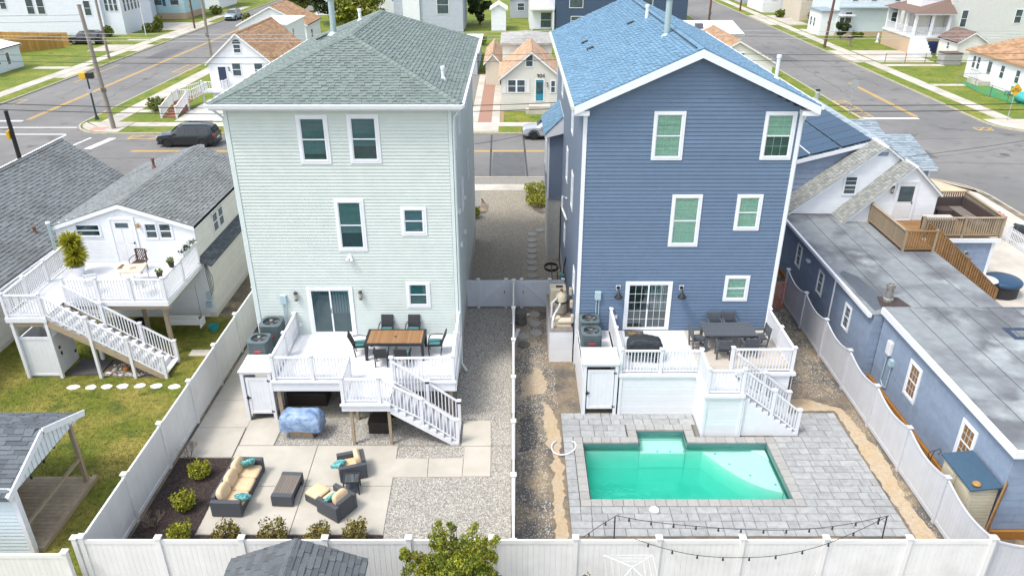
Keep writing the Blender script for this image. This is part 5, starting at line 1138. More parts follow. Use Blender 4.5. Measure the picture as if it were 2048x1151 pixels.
pb('inset',wood,t,-.12,.12,-.12,.12,.7,.706); place(t,-16.1,29.1,2.8,8)
mt=MB().box(-.4,.4,-.25,.25,0,.012).mk('door_mat',mat('brown_mat',(.2,.12,.05),.95,.3,9)); tag(mt,'brown door mat at the white door of the raised deck','mat'); place(mt,-17.2,30.75,2.8)
leafy=mat('yellow_green_leaf',(.36,.35,.03),.6,.3,6,rnd=.45); leafg=mat('green_leaf',(.075,.12,.012),.6,.3,6,rnd=.45,c2=(.16,.17,.02),cs=5); leafd=mat('dark_leaf',(.03,.055,.012),.6,.3,6,rnd=.5); twig=mat('twig',(.22,.17,.13),.9,.2,6); bark=mat('bark',(.12,.085,.06),.9,.25,5)
def strap_plant(label,x,y,z,pot=.28,hp=.42,crowns=((0,0,1.35,.62),(.1,-.05,.85,.58),(-.05,.05,.45,.5))):
    p=thing('potted_plant',label,'plant'); MB().lathe([(pot*.72,0),(pot,.0+hp*.8),(pot*1.05,hp*.82),(pot*1.05,hp),(pot*.9,hp),(pot*.88,hp*.9),(0,hp*.9)],(0,0,0),18).mk('pot',white,p,smooth=False)
    mb=MB(); st=MB()
    for cx,cy,cz,r in crowns:
        st.tube([(0,0,hp*.8),(cx*.5,cy*.5,hp+cz*.4),(cx,cy,hp+cz-.25)],.04,6)
        for k in range(260):
            a=rng.uniform(0,6.283); e=rng.uniform(-.5,1.3); L=r*rng.uniform(.75,1.1); d=Vector((math.cos(a)*math.cos(e),math.sin(a)*math.cos(e),math.sin(e))); s=Vector((-math.sin(a),math.cos(a),0))*.034; b=Vector((cx,cy,hp+cz-.25)); m1=b+d*L*.5+Vector((0,0,.04)); t=b+d*L-Vector((0,0,.12*rng.random()*L))
            mb.add([b-s*.5,b+s*.5,m1+s,t,m1-s],[(0,1,2,3,4)])
    st.mk('stem',bark,p); mb.mk('leaves',leafy,p); place(p,x,y,z); return p
strap_plant('tall yellow-green spiky plant in a white pot on the raised deck',-18.95,29.9,2.8)
def small_pot(label,x,y,z,m,s=1,fl=None):
    p=thing('potted_plant',label,'plant'); MB().lathe([(.09,0),(.13,.2),(.14,.2),(.14,.23),(0,.2)],(0,0,0),12).mk('pot',m,p); mb=MB()
    for k in range(70):
        a=rng.uniform(0,6.283); r=.16*rng.random()**.5; c=Vector((r*math.cos(a),r*math.sin(a),.24+rng.uniform(0,.16))); n=Vector((rng.uniform(-1,1),rng.uniform(-1,1),rng.uniform(0,1))).normalized(); u=n.orthogonal().normalized()*.05; v=n.cross(u).normalized()*.03; mb.add([c-u,c+v,c+u,c-v],[(0,1,2,3)])
    mb.mk('leaves',fl or leafg,p); place(p,x,y,z,0,None,s)
small_pot('small dark potted plant on the raised deck beside the stone table',-15.3,29.6,2.8,black); small_pot('little green plant on the far right railing of the raised deck',-14.2,28.6,3.78,brown)
pl=thing('planter_box','long planter of mixed flowers on the raised deck railing','planter',None); MB().box(-.1,.1,-.7,.7,0,.16).mk('box',white2,pl)
mb=MB()
for k in range(160):
    c=Vector((rng.uniform(-.14,.14),rng.uniform(-.72,.72),.16+rng.random()*.15)); n=Vector((rng.uniform(-1,1),rng.uniform(-1,1),rng.uniform(0,1))).normalized(); u=n.orthogonal().normalized()*.05; v=n.cross(u).normalized()*.03; mb.add([c-u,c+v,c+u,c-v],[(0,1,2,3)])
mb.mk('leaves',leafd,pl); place(pl,-14.15,30.2,3.79)
sw=thing('porch_swing','white slatted porch swing bench hanging under the raised deck','bench',None)
for i in range(6): pb('slat',white2,sw,-.75,.75,-.25+i*.085,-.185+i*.085,.42,.445)
for i in range(5): piece('back_slat',white2,sw,(0,.28+i*.012,.52+i*.1),(1.5,.02,.075),(-.12,0,0))
for s in(-.75,.75): pb('arm',white2,sw,s-.04,s+.04,-.25,.3,.62,.65); pb('side',white2,sw,s-.02,s+.02,-.25,.3,.3,.62)
pb('front_board',white2,sw,-.75,.75,-.29,-.27,.28,.44); mb=MB(); [mb.tube([(s,.0,.65),(s,.0,2.3)],.008,4) for s in(-.74,.74)]; mb.mk('chain',black,sw)['kind']='stuff'; place(sw,-14.75,29.9,.0,180)
def bucket(label,x,y,z,m,r=.17,h=.24):
    b=thing('bucket',label,'bucket'); MB().lathe([(r*.75,0),(r,h),(r*1.08,h),(r*1.08,h+.02),(r*.94,h+.02),(r*.7,.02),(0,.02)],(0,0,0),18).mk('tub',m,b,smooth=False); MB().tube([(r*math.cos(R(a)),.02,h+r*.0+r*math.sin(R(a))*.6) for a in range(0,181,20)],.008,5).mk('handle',black,b); place(b,x,y,z)
bucket('small teal bucket on the lawn beside the white neighbour house',-13.55,29.9,.01,mat('teal_plastic',(.03,.25,.25),.5,.1),.22,.26); bucket('black tub under the raised deck beside a wooden post',-16.9,30.1,.01,black,.3,.4)
for k,(u,v) in enumerate(((147,775),(182,775),(214,774),(246,773),(280,772),(314,772),(348,774))):
    x,y,_=G(u,v); q=[(x+.26*math.cos(R(a))*rng.uniform(.75,1.1),y+.2*math.sin(R(a))*rng.uniform(.75,1.1)) for a in range(0,360,45)]
    s=MB().prism(q,-.02,.035).mk('stepping_stone',mat('pale_stone',(.62,.6,.56),.85,.1,5)); tag(s,['leftmost pale stepping stone on the neighbour lawn','second pale stepping stone from the left on the lawn','third pale stepping stone from the left on the lawn','middle pale stepping stone of seven on the lawn','third pale stepping stone from the white fence','second pale stepping stone from the white fence','large pale stepping stone touching the white fence'][k],'stepping stone','lawn stepping stones')
fl=flat('flower_bed',[(-16.9,26.1),(-14.3,26.0),(-14.2,27.2),(-16.9,27.6)],soil,.02); flat('house_slab',[(-13.9,27.7),(-12.0,27.7),(-12.0,28.2),(-13.9,28.2)],concrete2,.025)
scatter('rocks','pale beach stones in the bed under the left stairs','stones',[(-16.8,-14.9,26.15,27.1)],120,octa(.02,.04,.1),mat('white_stone',(.55,.53,.5),.8,.2,5,rnd=.4),9)
pk=MB().lathe([(0,0),(.1,.02),(.13,.08),(.1,.15),(.02,.16),(0,.16)],(0,0,0),14).mk('pumpkin',mat('orange_gourd',(.55,.2,.04),.6,.15,8),smooth=True); tag(pk,'small orange pumpkin among pale stones under the left stairs','pumpkin'); place(pk,-16.0,26.55,.03)
# porch shed at lower left
def porch_shed():
    h=thing('porch_shed','small shed with dark shingle roof and open wooden porch','shed',None,(-16,18.2,0)); bs=mat('pale_blue_siding',(.60,.68,.72),.55,.04,1)
    pb('wall',bs,h,-20,-16.4,16.55,19.9,0,2.5); pb('wall',bs,h,-16.4,-14.15,16.55,16.65,0,2.5)
    siding(h,(-20,16.55,0),.1,2.5,cutspan(0,5.85,[]),.13,bs); pb('corner_board',trimw,h,-14.18,-14.06,16.5,16.68,0,2.5)
    gable_roof(h,-20,-14.25,16.5,20.1,2.45,3.2,'x',darkroof,oh=.2,course=.15,tab=.32,single=150)
    mb=MB(); P=[(-14.16,16.3,2.40),(-14.16,18.3,3.1),(-14.16,20.3,2.40),(-14.16,20.1,2.28),(-14.16,18.3,2.36),(-14.16,16.5,2.28)]; mb.ext(P,(.05,0,0)); g=mb.mk('gable_panel',trimw,h)
    for i in range(18): y=16.6+i*.2; pb('bead',mat('bead_blue',(.66,.72,.76),.5,.04),g,-14.10,-14.085,y,y+.16,2.32,2.42+.62*(1-abs(y+.08-18.3)/1.95)) if abs(y+.08-18.3)<1.8 else None
    mb=MB(); beam(mb,(-14.02,16.25,2.36),(-14.02,18.3,3.16),.05,.2); beam(mb,(-14.02,20.35,2.36),(-14.02,18.3,3.16),.05,.2); mb.mk('rake_board',trimw,h)
    for i in range(20): pb('deck_board',wood,h,-16.35,-14.05,16.68+i*.158,16.68+i*.158+.15,.1,.15)
    pb('deck_edge',wood,h,-14.05,-13.88,16.65,19.9,.02,.17); pb('post',wood,h,-14.2,-14.08,19.6,19.72,.15,2.4); mb=MB(); beam(mb,(-14.14,19.66,1.05),(-14.14,16.65,1.05),.08,.1); mb.mk('porch_rail',wood,h)
    pb('interior_wall',mat('plywood',(.42,.34,.2),.8,.15,4),h,-16.42,-16.36,17.6,19.2,.15,1.5); mb=MB(); mb.box(-16.4,-15.9,17.0,19.4,1.0,1.06); mb.mk('counter',wood,h)
    wire=MB().tube([(-14.3,19.5,2.1),(-14.4,18.6,1.95),(-14.5,17.6,1.9),(-14.5,16.8,2.1)],.008,4).mk('string_light_cord',black,h)
    for y,z in((19.1,1.98),(18.5,1.9),(17.8,1.86),(17.1,1.95)): MB().lathe([(.015,.08),(.03,.04),(.045,0),(.02,-.05),(0,-.05)],(-14.43,y,z-.03),8).mk('bulb',black,wire)
porch_shed()
def front_shed():
    h=thing('garden_shed','grey shingled shed roof in the foreground below the back fence','shed',None,(-5.5,12.5,0)); x0,x1,y0,y1=-7.1,-3.85,10.2,14.2
    gable_wall_mesh(x0,x1,y0,y1,0,2.15,2.72,'y').mk('wall',wsid,h); gable_roof(h,x0,x1,y0,y1,2.2,2.85,'y',mat('charcoal_shingle',(.10,.11,.118),.9,.15,7,rnd=.2,bump=.4,bs=50),oh=.12,course=.16,tab=.3,single=150); siding(h,(x0,y0,0),.1,2.15,cutspan(0,x1-x0,[]),.15,wsid,single=False); paneldoor(h,(x0,y0,0),1,2.2,.05,1.95,white2)
front_shed()
# ---------------- right neighbour ----------------
rsid=mat('cornflower_block',(.235,.295,.395),.75,.08,1.5,rnd=.06,bump=.1,bs=30); flatroof=mat('flat_roof_felt',(.225,.245,.258),.85,.14,1.0,c2=(.12,.127,.14),cs=.42,lo=.45,hi=.6,c3=(.32,.35,.36),c3s=.5,c3t=(.58,.7),bump=.1,bs=15); seam=mat('felt_seam',(.07,.075,.08),.8,.2,6); palroof=mat('pale_shingle',(.27,.28,.265),.9,.12,8,rnd=.22,bump=.3,bs=50); palbl=mat('pale_blue_shingle',(.25,.30,.34),.9,.12,8,rnd=.25)
def blocks(parent,fr,z0,z1,a0,a1,m,bw=.6,bh=.3,holes=()):
    n=max(1,round((z1-z0)/bh)); h=(z1-z0)/n
    for i in range(n):
        a=a0-(bw/2 if i%2 else 0)
        while a<a1-.02:
            p,q=max(a,a0),min(a+bw,a1)
            zb_,zt_=z0+i*h+.004,z0+(i+1)*h-.002; R_=[(p+.004,q-.004,zb_,zt_)]
            for ha,hb,hz0,hz1 in holes:
                n_=[]
                for (u0,u1,w0,w1) in R_:
                    if u1<=ha or u0>=hb or w1<=hz0 or w0>=hz1: n_.append((u0,u1,w0,w1)); continue
                    if u0<ha: n_.append((u0,ha,w0,w1))
                    if u1>hb: n_.append((hb,u1,w0,w1))
                    if w0<hz0: n_.append((max(u0,ha),min(u1,hb),w0,hz0))
                    if w1>hz1: n_.append((max(u0,ha),min(u1,hb),hz1,w1))
                R_=n_
            for (u0,u1,w0,w1) in R_:
                if u1-u0>.03 and w1-w0>.02: fpiece('wall_shingle',m,parent,fr,u0,u1,.0,.016,w0,w1,tilt=-.03)
            a+=bw
def right_house():
    h=thing('low_blue_house','low cornflower blue building with patched flat roof beside the grey fence','house',None,(16.5,27,0)); ob=mat('orange_base',(.33,.15,.03),.8,.15,4)
    # nearer block
    xB,yB0,yB1,zB=14.36,17.25,25.75,3.3
    pb('wall',rsid,h,xB,24,yB0,yB1,0,zB-.02); frB=(xB,yB1,-90); blocks(h,frB,.35,zB-.15,0,yB1-yB0,rsid,1.2,.29,[(yB1-y-.40,yB1-y+.40,1.17,2.58) for y in(22.9,19.35)]); blocks(h,(xB,yB0,0),.35,zB-.15,0,6,rsid,1.2,.29); fpiece('plinth',ob,h,frB,-.02,yB1-yB0+.1,.0,.10,0,.32); fpiece('plinth',ob,h,(xB,yB0,0),-.1,9,.0,.1,0,.32)
    r=MB().box(xB-.12,24,yB0-.12,yB1,zB,zB+.06).mk('flat_roof',flatroof,h); MB().box(xB-.2,xB-.12,yB0-.2,yB1,zB-.16,zB+.09).box(xB-.12,24,yB0-.2,yB0-.12,zB-.16,zB+.09).mk('fascia',trimw,h)
    pb('parapet',flatroof,h,xB-.1,24,yB1,yB1+.06,zB-.2,zB+.075)
    for x in(15.2,16.2,17.2,18.2,19.2,20.2,21.2): mb=MB(); mb.tube([(x+rng.uniform(-.02,.02),yB0+(yB1-yB0)*k/12,zB+.062) for k in range(13)],.014,4); mb.mk('seam',seam,r)
    def letter(u,v):   # dark outlined square painted on the roof
        P=[G(*p,zB+.066) for p in((1992,665),(2034,665),(2052,684),(2014,684))]; return P
    for dx,dy in((0,0),(.32,-1.02)):
        q=[(17.85+dx,24.2+dy),(18.75+dx,24.2+dy),(18.75+dx,23.35+dy),(17.85+dx,23.35+dy)]; mb=MB(); w=.2
        mb.box(q[0][0],q[1][0],q[0][1]-w,q[0][1],zB+.061,zB+.066).box(q[0][0],q[1][0],q[2][1],q[2][1]+w,zB+.061,zB+.066).box(q[0][0],q[0][0]+w,q[2][1]+w,q[0][1]-w,zB+.061,zB+.066).box(q[1][0]-w,q[1][0],q[2][1]+w,q[0][1]-w,zB+.061,zB+.066); mb.mk('roof_lettering',mat('roof_ink',(.03,.05,.09),.8,.2),r)
    for y in(22.9,19.35):
        a=yB1-y; w=window(h,frB,a-.42,a+.42,1.15,2.6,trim=.11,grid=(3,2),blind=None,glass=glassc,mm=trimw,mw=.014); fpiece('paper_shade',mat('amber_blind',(.40,.185,.05),.7,.25,5),w,frB,a-.27,a+.27,.006,.012,1.3,2.45)
    # far block
    xA,yA0,yA1,zA=13.98,25.82,36.6,3.0
    pb('wall',rsid,h,xA,19.2,yA0,yA1,0,zA-.02); frA=(xA,yA1,-90); blocks(h,frA,.3,zA-.2,0,yA1-yA0,rsid,1.2,.29,[(yA1-y-.31,yA1-y+.31,zz-.53,zz+.58) for y,zz in((27.9,1.75),(31.0,1.85),(33.9,1.9))]); blocks(h,(xA,yA0,0),.3,zA-.2,0,.38,rsid,.4,.29); fpiece('plinth',ob,h,frA,0,yA1-yA0+.05,0,.08,0,.28); fpiece('plinth',ob,h,(xA,yA0,0),-.08,.34,.0,.08,0,.3)
    ra=MB().box(xA-.1,19.3,yA0,31.85,zA,zA+.05).box(xA-.1,17.75,31.85,yA1,zA,zA+.05).mk('flat_roof',flatroof,h)
    MB().box(xA-.22,xA-.1,yA0,yA1,zA-.1,zA+.04).mk('gutter',trimw,h); MB().box(xA-.1,xA-.02,yA0,yA1,zA-.16,zA).mk('fascia',mat('gutter_dark',(.1,.12,.16),.6,.1),h)
    for x in(15.0,16.1,17.2,18.3): mb=MB(); mb.tube([(x,yA0+(min(yA1,31.8 if x>17.5 else 99)-yA0)*k/10,zA+.052) for k in range(11)],.013,4); mb.mk('seam',seam,ra)
    MB().prism([(14.1,26.1),(15.0,26.6),(14.9,27.6),(14.7,29.2),(14.3,29.8),(14.0,29.5)],zA+.05,zA+.054).mk('wet_patch',mat('standing_water',(.07,.085,.10),.3,.2,2,spec=.5),ra)
    for y,zz in((27.9,1.75),(31.0,1.85),(33.9,1.9)): a=yA1-y; window(h,frA,a-.33,a+.33,zz-.55,zz+.6,trim=.09,grid=(3,2),blind=None,glass=glassc,mm=trimw,mw=.012)
    MB().tube([FP(frA,yA1-29.4,.08,zA-.15),FP(frA,yA1-29.4,.08,.3)],.04,6).mk('downspout',trimw,h); fpiece('wall_vent',white2,h,frA,3.9,4.15,.02,.15,2.2,2.3)
    ch=MB().lathe([(.2,0),(.2,.16),(.13,.2),(.13,.62),(.17,.64),(.17,.78),(.12,.78),(.12,.72),(0,.72)],(14.95,26.9,zA+.03),16).mk('chimney_pipe',mat('sooty_steel',(.3,.29,.27),.5,.4,4,metal=.5),ra); MB().prism([(14.5,26.5),(15.7,26.3),(15.5,27.2),(14.7,27.3)],zA+.052,zA+.07).mk('flashing',mat('tar_brown',(.06,.045,.04),.7,.3,4),ra)
    mb=MB(); fbox(mb,frB,.85,1.15,.02,.16,1.9,2.45); mb.mk('meter_box',white2,h,bevel=.02); mb=MB(); fbox(mb,frB,1.25,1.45,.02,.15,1.6,1.85); mb.mk('junction_box',greybox,h); MB().tube([FP(frB,.95,.07,1.9),FP(frB,.9,.07,.7),FP(frB,1.1,.07,.55),FP(frB,1.35,.07,.6),FP(frB,1.38,.07,1.6)],.02,6).mk('conduit',greybox,h)
right_house()
def right_upper():
    h=thing('gabled_blue_house','blue house with white dormer gables and solar panels on its roof','house',None,(18.7,42,0)); 
    MB().ext([(14.0,38.2,0),(20.9,38.2,0),(20.9,38.2,4.2),(18.75,38.2,6.5),(14.0,38.2,5.3)],(0,9.3,0)).mk('wall',rsid,h); fr=(14,38.2,0)
    def sp(z):
        a=max(0,(z-5.3)/1.2*4.75); b=6.9-max(0,(z-4.2)/2.3*2.15); return [(a,b)]
    siding(h,fr,3.0,6.5,sp,.3,rsid)
    mb=MB(); mb.ext([(13.75,37.95,5.28),(18.75,37.95,6.6),(21.1,37.95,4.1),(21.1,37.95,3.95),(18.75,37.95,6.45),(13.75,37.95,5.13)],(0,9.8,0)); r=mb.mk('roof',palbl,h)
    mb=MB(); beam(mb,(13.75,37.93,5.18),(18.75,37.93,6.5),.04,.18); mb.mk('rake_board',trimw,h); mb=MB(); beam(mb,(18.75,37.93,6.5),(21.1,37.93,4.0),.04,.18); mb.mk('rake_board',trimw,h)
    shingles(r,(13.75,37.95,5.28),(0,1,0),(5,0,1.32),lambda b:(0,9.8) if b<5.1 else None,palbl,course=.2,tab=.35); shingles(r,(21.1,37.95,4.1),(0,1,0),(-2.35,0,2.5),lambda b:(0,9.8) if b<3.4 else None,palbl,course=.2,tab=.35)
    sol=mat('solar_panel',(.010,.045,.095),.35,.12,2,spec=.6,rnd=.12); k=1.32/5; ang=math.atan(k)
    for i in range(3):
        for j in range(8):
            xc=14.5+i*1.52; yc=38.5+j*1.05; z=5.34+(xc-14)*k+.12
            pn=piece('solar_panel',sol,h,(xc,yc,z),(1.49,1.02,.04),(0,-ang,0)); 
    for i in(1,): mb=MB(); beam(mb,(14.55+.72,38.1,5.35+1.27*k+.13),(14.55+.72,45.6,5.35+1.27*k+.13),.05,.05); mb.mk('panel_rail',trimw,h)
    # large white gable with pale shingle slope in front
    def white_gable(y0,y1,xl,xa,xr,zb,za,zr,nm):
        mb=MB(); mb.ext([(xl,y0,zb),(xa,y0,za),(xr,y0,zr),(xr,y0,zb)],(0,y1-y0,0)); g=mb.mk(nm,wsid,h)
        def s2(z):
            a0=(z-zb)/(za-zb)*(xa-xl); a1=(xr-xl) if z<zr else (xr-xl)-(z-zr)/(za-zr)*(xr-xa); return [(a0+.02,a1-.02)]
        siding(g,(xl,y0,0),zb,za-.05,s2,.115,wsid)
        for (xe,ze),sg in(((xl,zb),1),((xr,zr),-1)):
            v=Vector((xa-xe,0,za-ze)); L=v.length; mb=MB(); n=Vector((-v.z,0,v.x)).normalized(); n=n if n.z>0 else -n
            a=Vector((xe,y0-.22,ze))-v.normalized()*.12; P=[a,a+v*(1+.12/L),a+v*(1+.12/L)+n*.1,a+n*.1]; mb.ext([tuple(q) for q in P],(0,y1-y0+.22,0)); rr=mb.mk('dormer_roof',trimw,g)
            o=a+n*.1; shingles(rr,o,(0,1,0),v,lambda b:(-.03,y1-y0+.25) if b<L+.05 else None,palroof,course=.14,tab=.2)
        return g
    g1=white_gable(36.75,38.15,14.15,18.45,20.2,3.04,6.55,5.3,'dormer_wall'); farwin(g1,(14.15,36.75,0),2.55,3.28,4.05,5.1,.09)
    for i in range(2): fpiece('muntin',trimw,g1,(14.15,36.75,0),2.65,3.18,.045,.055,4.35+i*.45,4.37+i*.45)
    fpiece('gable_vent',rsid,g1,(14.15,36.75,0),4.0,4.5,.02,.04,6.1,6.3)
    g2=white_gable(35.6,36.7,16.55,19.5,21.0,3.04,5.9,4.5,'dormer_wall'); paneldoor(g2,(16.55,35.6,0),2.3,3.35,3.14,5.2,white2,lite=(.5,.9)); lantern(g2,(16.55,35.6,0),2.08,4.75)
    # side wings with pale roofs facing the yard
    for x0,x1,y0,y1,ze,zr in((19.5,22.9,40.2,43.6,4.45,5.35),(19.5,22.4,44.6,47.4,4.45,5.3)):
        w=pb('wing_wall',rsid,h,x0,x1,y0,y1,0,ze-.05); siding(w,(x0,y0,0),1.5,ze-.05,cutspan(0,x1-x0,[]),.2,rsid,single=False)
        mb=MB(); mb.ext([(x0,y0-.3,ze),(x0,y1,zr),(x0,y1,zr-.12),(x0,y0-.3,ze-.12)],(x1-x0+.25,0,0)); rr=mb.mk('wing_roof',trimw,w); s=math.hypot(y1-y0+.3,zr-ze); shingles(rr,(x0,y0-.32,ze+.005),(1,0,0),(0,y1-y0+.3,zr-ze),lambda b:(0,x1-x0+.28) if b<s else None,palbl,course=.2,tab=.35)
        pb('corner_board',trimw,w,x1-.06,x1+.03,y0-.03,y0+.06,0,ze-.1)
right_upper()
def roof_deck():
    d=thing('roof_deck','brown wooden roof deck with picket railings and stairs','deck',None,(20.5,35,0)); z=3.12
    pb('base_wall',rsid,d,19.35,23.1,33.6,37.4,0,2.85); blocks(d,(19.35,33.6,0),.1,2.8,0,3.75,rsid,1.0,.29); pb('corner_board',trimw,d,23.0,23.14,33.56,33.7,0,2.8); MB().box(19.35,23.3,33.45,33.58,2.8,3.0).mk('gutter',trimw,d); farwin(d,(19.35,33.6,0),.15,1.35,1.2,2.5,.1,glass=farglass2); lantern(d,(19.35,33.6,0),2.5,2.1)
    boards(d,17.8,19.35,31.9,35.58,z,woodb,'y'); boards(d,19.36,23.25,33.5,37.3,z,woodb,'x')
    R4=lambda a,b,m=wood:railing(d,(*a,z),(*b,z),.92,.115,m,.05,low=.06,top=(.13,.04),inset=.0)
    R4((17.8,35.5),(17.82,31.9)); R4((17.82,31.88),(19.2,31.88),woodb); R4((19.5,33.55),(23.25,33.55)); R4((23.25,33.55),(23.4,37.2)); R4((21.2,37.25),(23.4,37.25),woodb)
    for x,y in((17.8,35.5),(17.82,31.88),(19.2,31.88),(19.45,33.55),(21.4,33.55),(23.25,33.55),(23.4,37.2)): post(d,x,y,z-.1,z+1.0,.1,wood,cap=False)
    n=14; xa,xb=19.3,22.7
    for i in range(n): zz=z-(i+1)*z/(n+1); x=xa+i*(xb-xa)/n; pb('tread',woodb,d,x,x+.27,31.9,32.75,zz-.04,zz)
    for y in(31.84,32.8): mb=MB(); mb.ext([(xa,y,z-.05),(xb,y,.05),(xb,y,.0),(xb-.3,y,0),(xa,y,z-.4)],(0,.05,0)); mb.mk('stringer',woodb,d); railing(d,(xa,y,z),(xb,y,.2),.95,.12,woodb,.07,low=-.05,inset=0)
    for x in(21.0,22.7): post(d,x,31.86,0,z-(x-xa)*z/(xb-xa)+1.15,.1,woodb,cap=False)
roof_deck()
rat=mat('brown_rattan',(.065,.05,.045),.7,.2,20,bump=.4,bs=80)
s=thing('outdoor_bench','low brown rattan bench beside the white door on the roof deck','bench'); MB().box(-.65,.65,-.35,.35,.04,.4).mk('base',rat,s,bevel=.02); MB().box(-.66,.66,-.36,.36,.4,.46).mk('lid',rat,s,bevel=.02); place(s,20.6,36.2,3.12)
s=thing('corner_sofa','brown rattan corner sofa without cushions along the roof deck railing','sofa'); MB().box(-.4,.3,-1.5,1.3,.05,.32).mk('seat',rat,s); MB().box(.3,.42,-1.5,1.42,.05,.85).mk('backrest',rat,s,bevel=.03); MB().box(-1.2,.3,1.3,1.42,.05,.8).mk('backrest',rat,s,bevel=.03); MB().box(-1.2,-.41,.6,1.29,.05,.32).mk('seat',rat,s)
for i in range(7): pb('slat',mat('rattan_light',(.25,.22,.2),.7,.1),s,-.36+i*.09,-.32+i*.09,-1.3,1.2,.325,.345)
place(s,22.7,35.5,3.12)
s=thing('outdoor_table','rattan table with pale top behind the roof deck railing','table'); pb('top',mat('pale_top',(.45,.44,.42),.6,.1),s,-.7,.7,-.35,.35,.66,.7)
for x in(-.6,.6):
    for y in(-.28,.28): piece('leg',rat,s,(x,y,.33),(.06,.06,.66))
pb('apron',rat,s,-.66,.66,-.32,.32,.3,.65); place(s,20.5,34.2,3.12)
s=thing('round_table','round white-topped table at the foot of the brown stairs','table'); MB().lathe([(.0,.98),(.5,.98),(.52,1.0),(.5,1.02),(.1,1.06),(0,1.06)],(0,0,0),24).mk('top',mat('pale_metal',(.55,.56,.56),.4,.1),s); MB().lathe([(.25,0),(.25,.03),(.05,.06),(.04,.97),(0,.97)],(0,0,0),12).mk('pedestal',black,s); place(s,22.95,33.12,.02)
s=thing('hot_tub','round hot tub under a dark blue cover beside the patio','hot tub'); MB().lathe([(.78,0),(.8,.7),(0,.7)],(0,0,0),24).mk('tub',wickerb,s); MB().lathe([(.86,.62),(.88,.75),(.8,.82),(.4,.86),(0,.87)],(0,0,0),28).mk('cover',mat('navy_cover',(.02,.06,.12),.5,.2,3,bump=.6,bs=5),s,smooth=True); place(s,24.1,33.6,.02)
def picket(fr,L,label,h=.95):
    f=thing('picket_fence',label,'fence',None,FP(fr,0,0,0)); n=round(L/.14)
    for i in range(n): a=(i+.5)*L/n; fpiece('picket',white2,f,fr,a-.035,a+.035,.0,.02,.06,h)
    for zz in(.25,.72): fpiece('rail',white2,f,fr,0,L,-.035,-.001,zz,zz+.07)
    for k in range(int(L/1.9)+1): x,y,_=FP(fr,min(k*1.9,L),0,0); post(f,x,y,0,h+.08,.1,white2)
picket((28.3,42.0,-90),7.6,'white picket fence along the corner pavement'); picket((22.9,29.6,0),5.4,'white picket fence beside the brown stairs'); 
small_pot('pink flowers in a pot on the white picket fence',27.9,40.8,.9,mat('terracotta',(.4,.15,.08),.8,.1),1.6,mat('pink_flower',(.6,.03,.12),.6,.3,9,rnd=.5))
s=thing('covered_grill','small black covered grill beside the picket fence','grill'); drape('cover','',cov,0,0,.02,.95,.7,.6,seed=4).mk('cover',cov,s,smooth=True); MB().tube([(-.3,-.3,.7),(.3,-.3,.7)],.015,5).mk('handle',black,s); place(s,28.9,40.3,.02)
# resin shed and clutter by the low blue building
s=thing('resin_shed','beige resin garden shed with dark blue roof by the blue wall','shed',None,(13.8,18,0)); rb=mat('beige_resin',(.50,.46,.35),.6,.06,3); rbr=mat('navy_resin',(.045,.09,.14),.6,.1,3)
pb('body',rb,s,13.42,14.2,17.25,18.75,0,1.86)
for y0,y1 in((17.3,17.98),(18.02,18.7)): MB().box(13.39,13.42,y0,y1,.08,1.8).mk('door',rb,s,bevel=.01); MB().box(13.375,13.39,y0+.1,y1-.1,.3,1.0).mk('panel',rb,s,bevel=.008); MB().box(13.375,13.39,y0+.1,y1-.1,1.1,1.7).mk('panel',rb,s,bevel=.008)
for i in range(13): pb('side_slat',rb,s,13.46,14.18,17.228,17.25,.1+i*.132,.1+i*.132+.1)
pb('handle',black,s,13.34,13.375,17.92,17.96,.95,1.15); mb=MB(); mb.ext([(13.32,17.15,1.86),(14.26,17.15,1.98),(14.26,17.15,2.03),(13.32,17.15,1.91)],(0,1.7,0)); mb.mk('roof',rbr,s)
mb=MB(); [mb.box(13.36,14.22,17.3+i*.3,17.315+i*.3,1.98,2.04) for i in range(2)]
pk=MB().lathe([(0,0),(.1,.02),(.12,.07),(.09,.11),(0,.12)],(0,0,0),14).mk('clay_pot',mat('ochre_clay',(.38,.2,.06),.7,.2,6)); tag(pk,'round ochre pot on the resin shed roof','pot'); place(pk,13.55,17.32,1.95)
s=thing('timber_bundle','bundle of brown timber leaning on the low blue wall','timber')
for i in range(4): mb=MB(); beam(mb,(13.75+i*.05,16.7+.03*i,.02),(14.25+i*.03,17.12+.02*i,2.25-.05*i),.045,.06); mb.mk('timber',woodb,s)
s=thing('garden_hook','thin black curled garden hook by the blue wall','hook'); MB().tube([(0,0,0),(0,0,.7),(.05,0,1.0),(.2,0,1.1),(.28,0,.95),(.2,0,.85)],.012,6).mk('rod',black,s); MB().tube([(0,.1,0),(0,.1,.6),(-.05,.1,.85),(.1,.1,.95)],.012,6).mk('rod',black,s); place(s,13.9,20.1,0)
bucket('orange bucket between the resin shed and the grey fence',13.45,19.2,.0,mat('orange_plastic',(.6,.12,.02),.5,.1),.2,.4)
s=thing('folded_chair','white slatted folding chair by the blue wall at lower right','chair')
for i in range(4): piece('slat',white2,s,(0,.0-i*.16,.45+i*.16),(.55,.1,.02),(.7,0,0))
for x in(-.28,.28): mb=MB(); beam(mb,(x,.15,.3),(x,-.65,1.1),.03,.03); mb.mk('rail',black,s); piece('leg',black,s,(x,-.2,.3),(.03,.03,.6))
place(s,15.3,16.2,0,35)
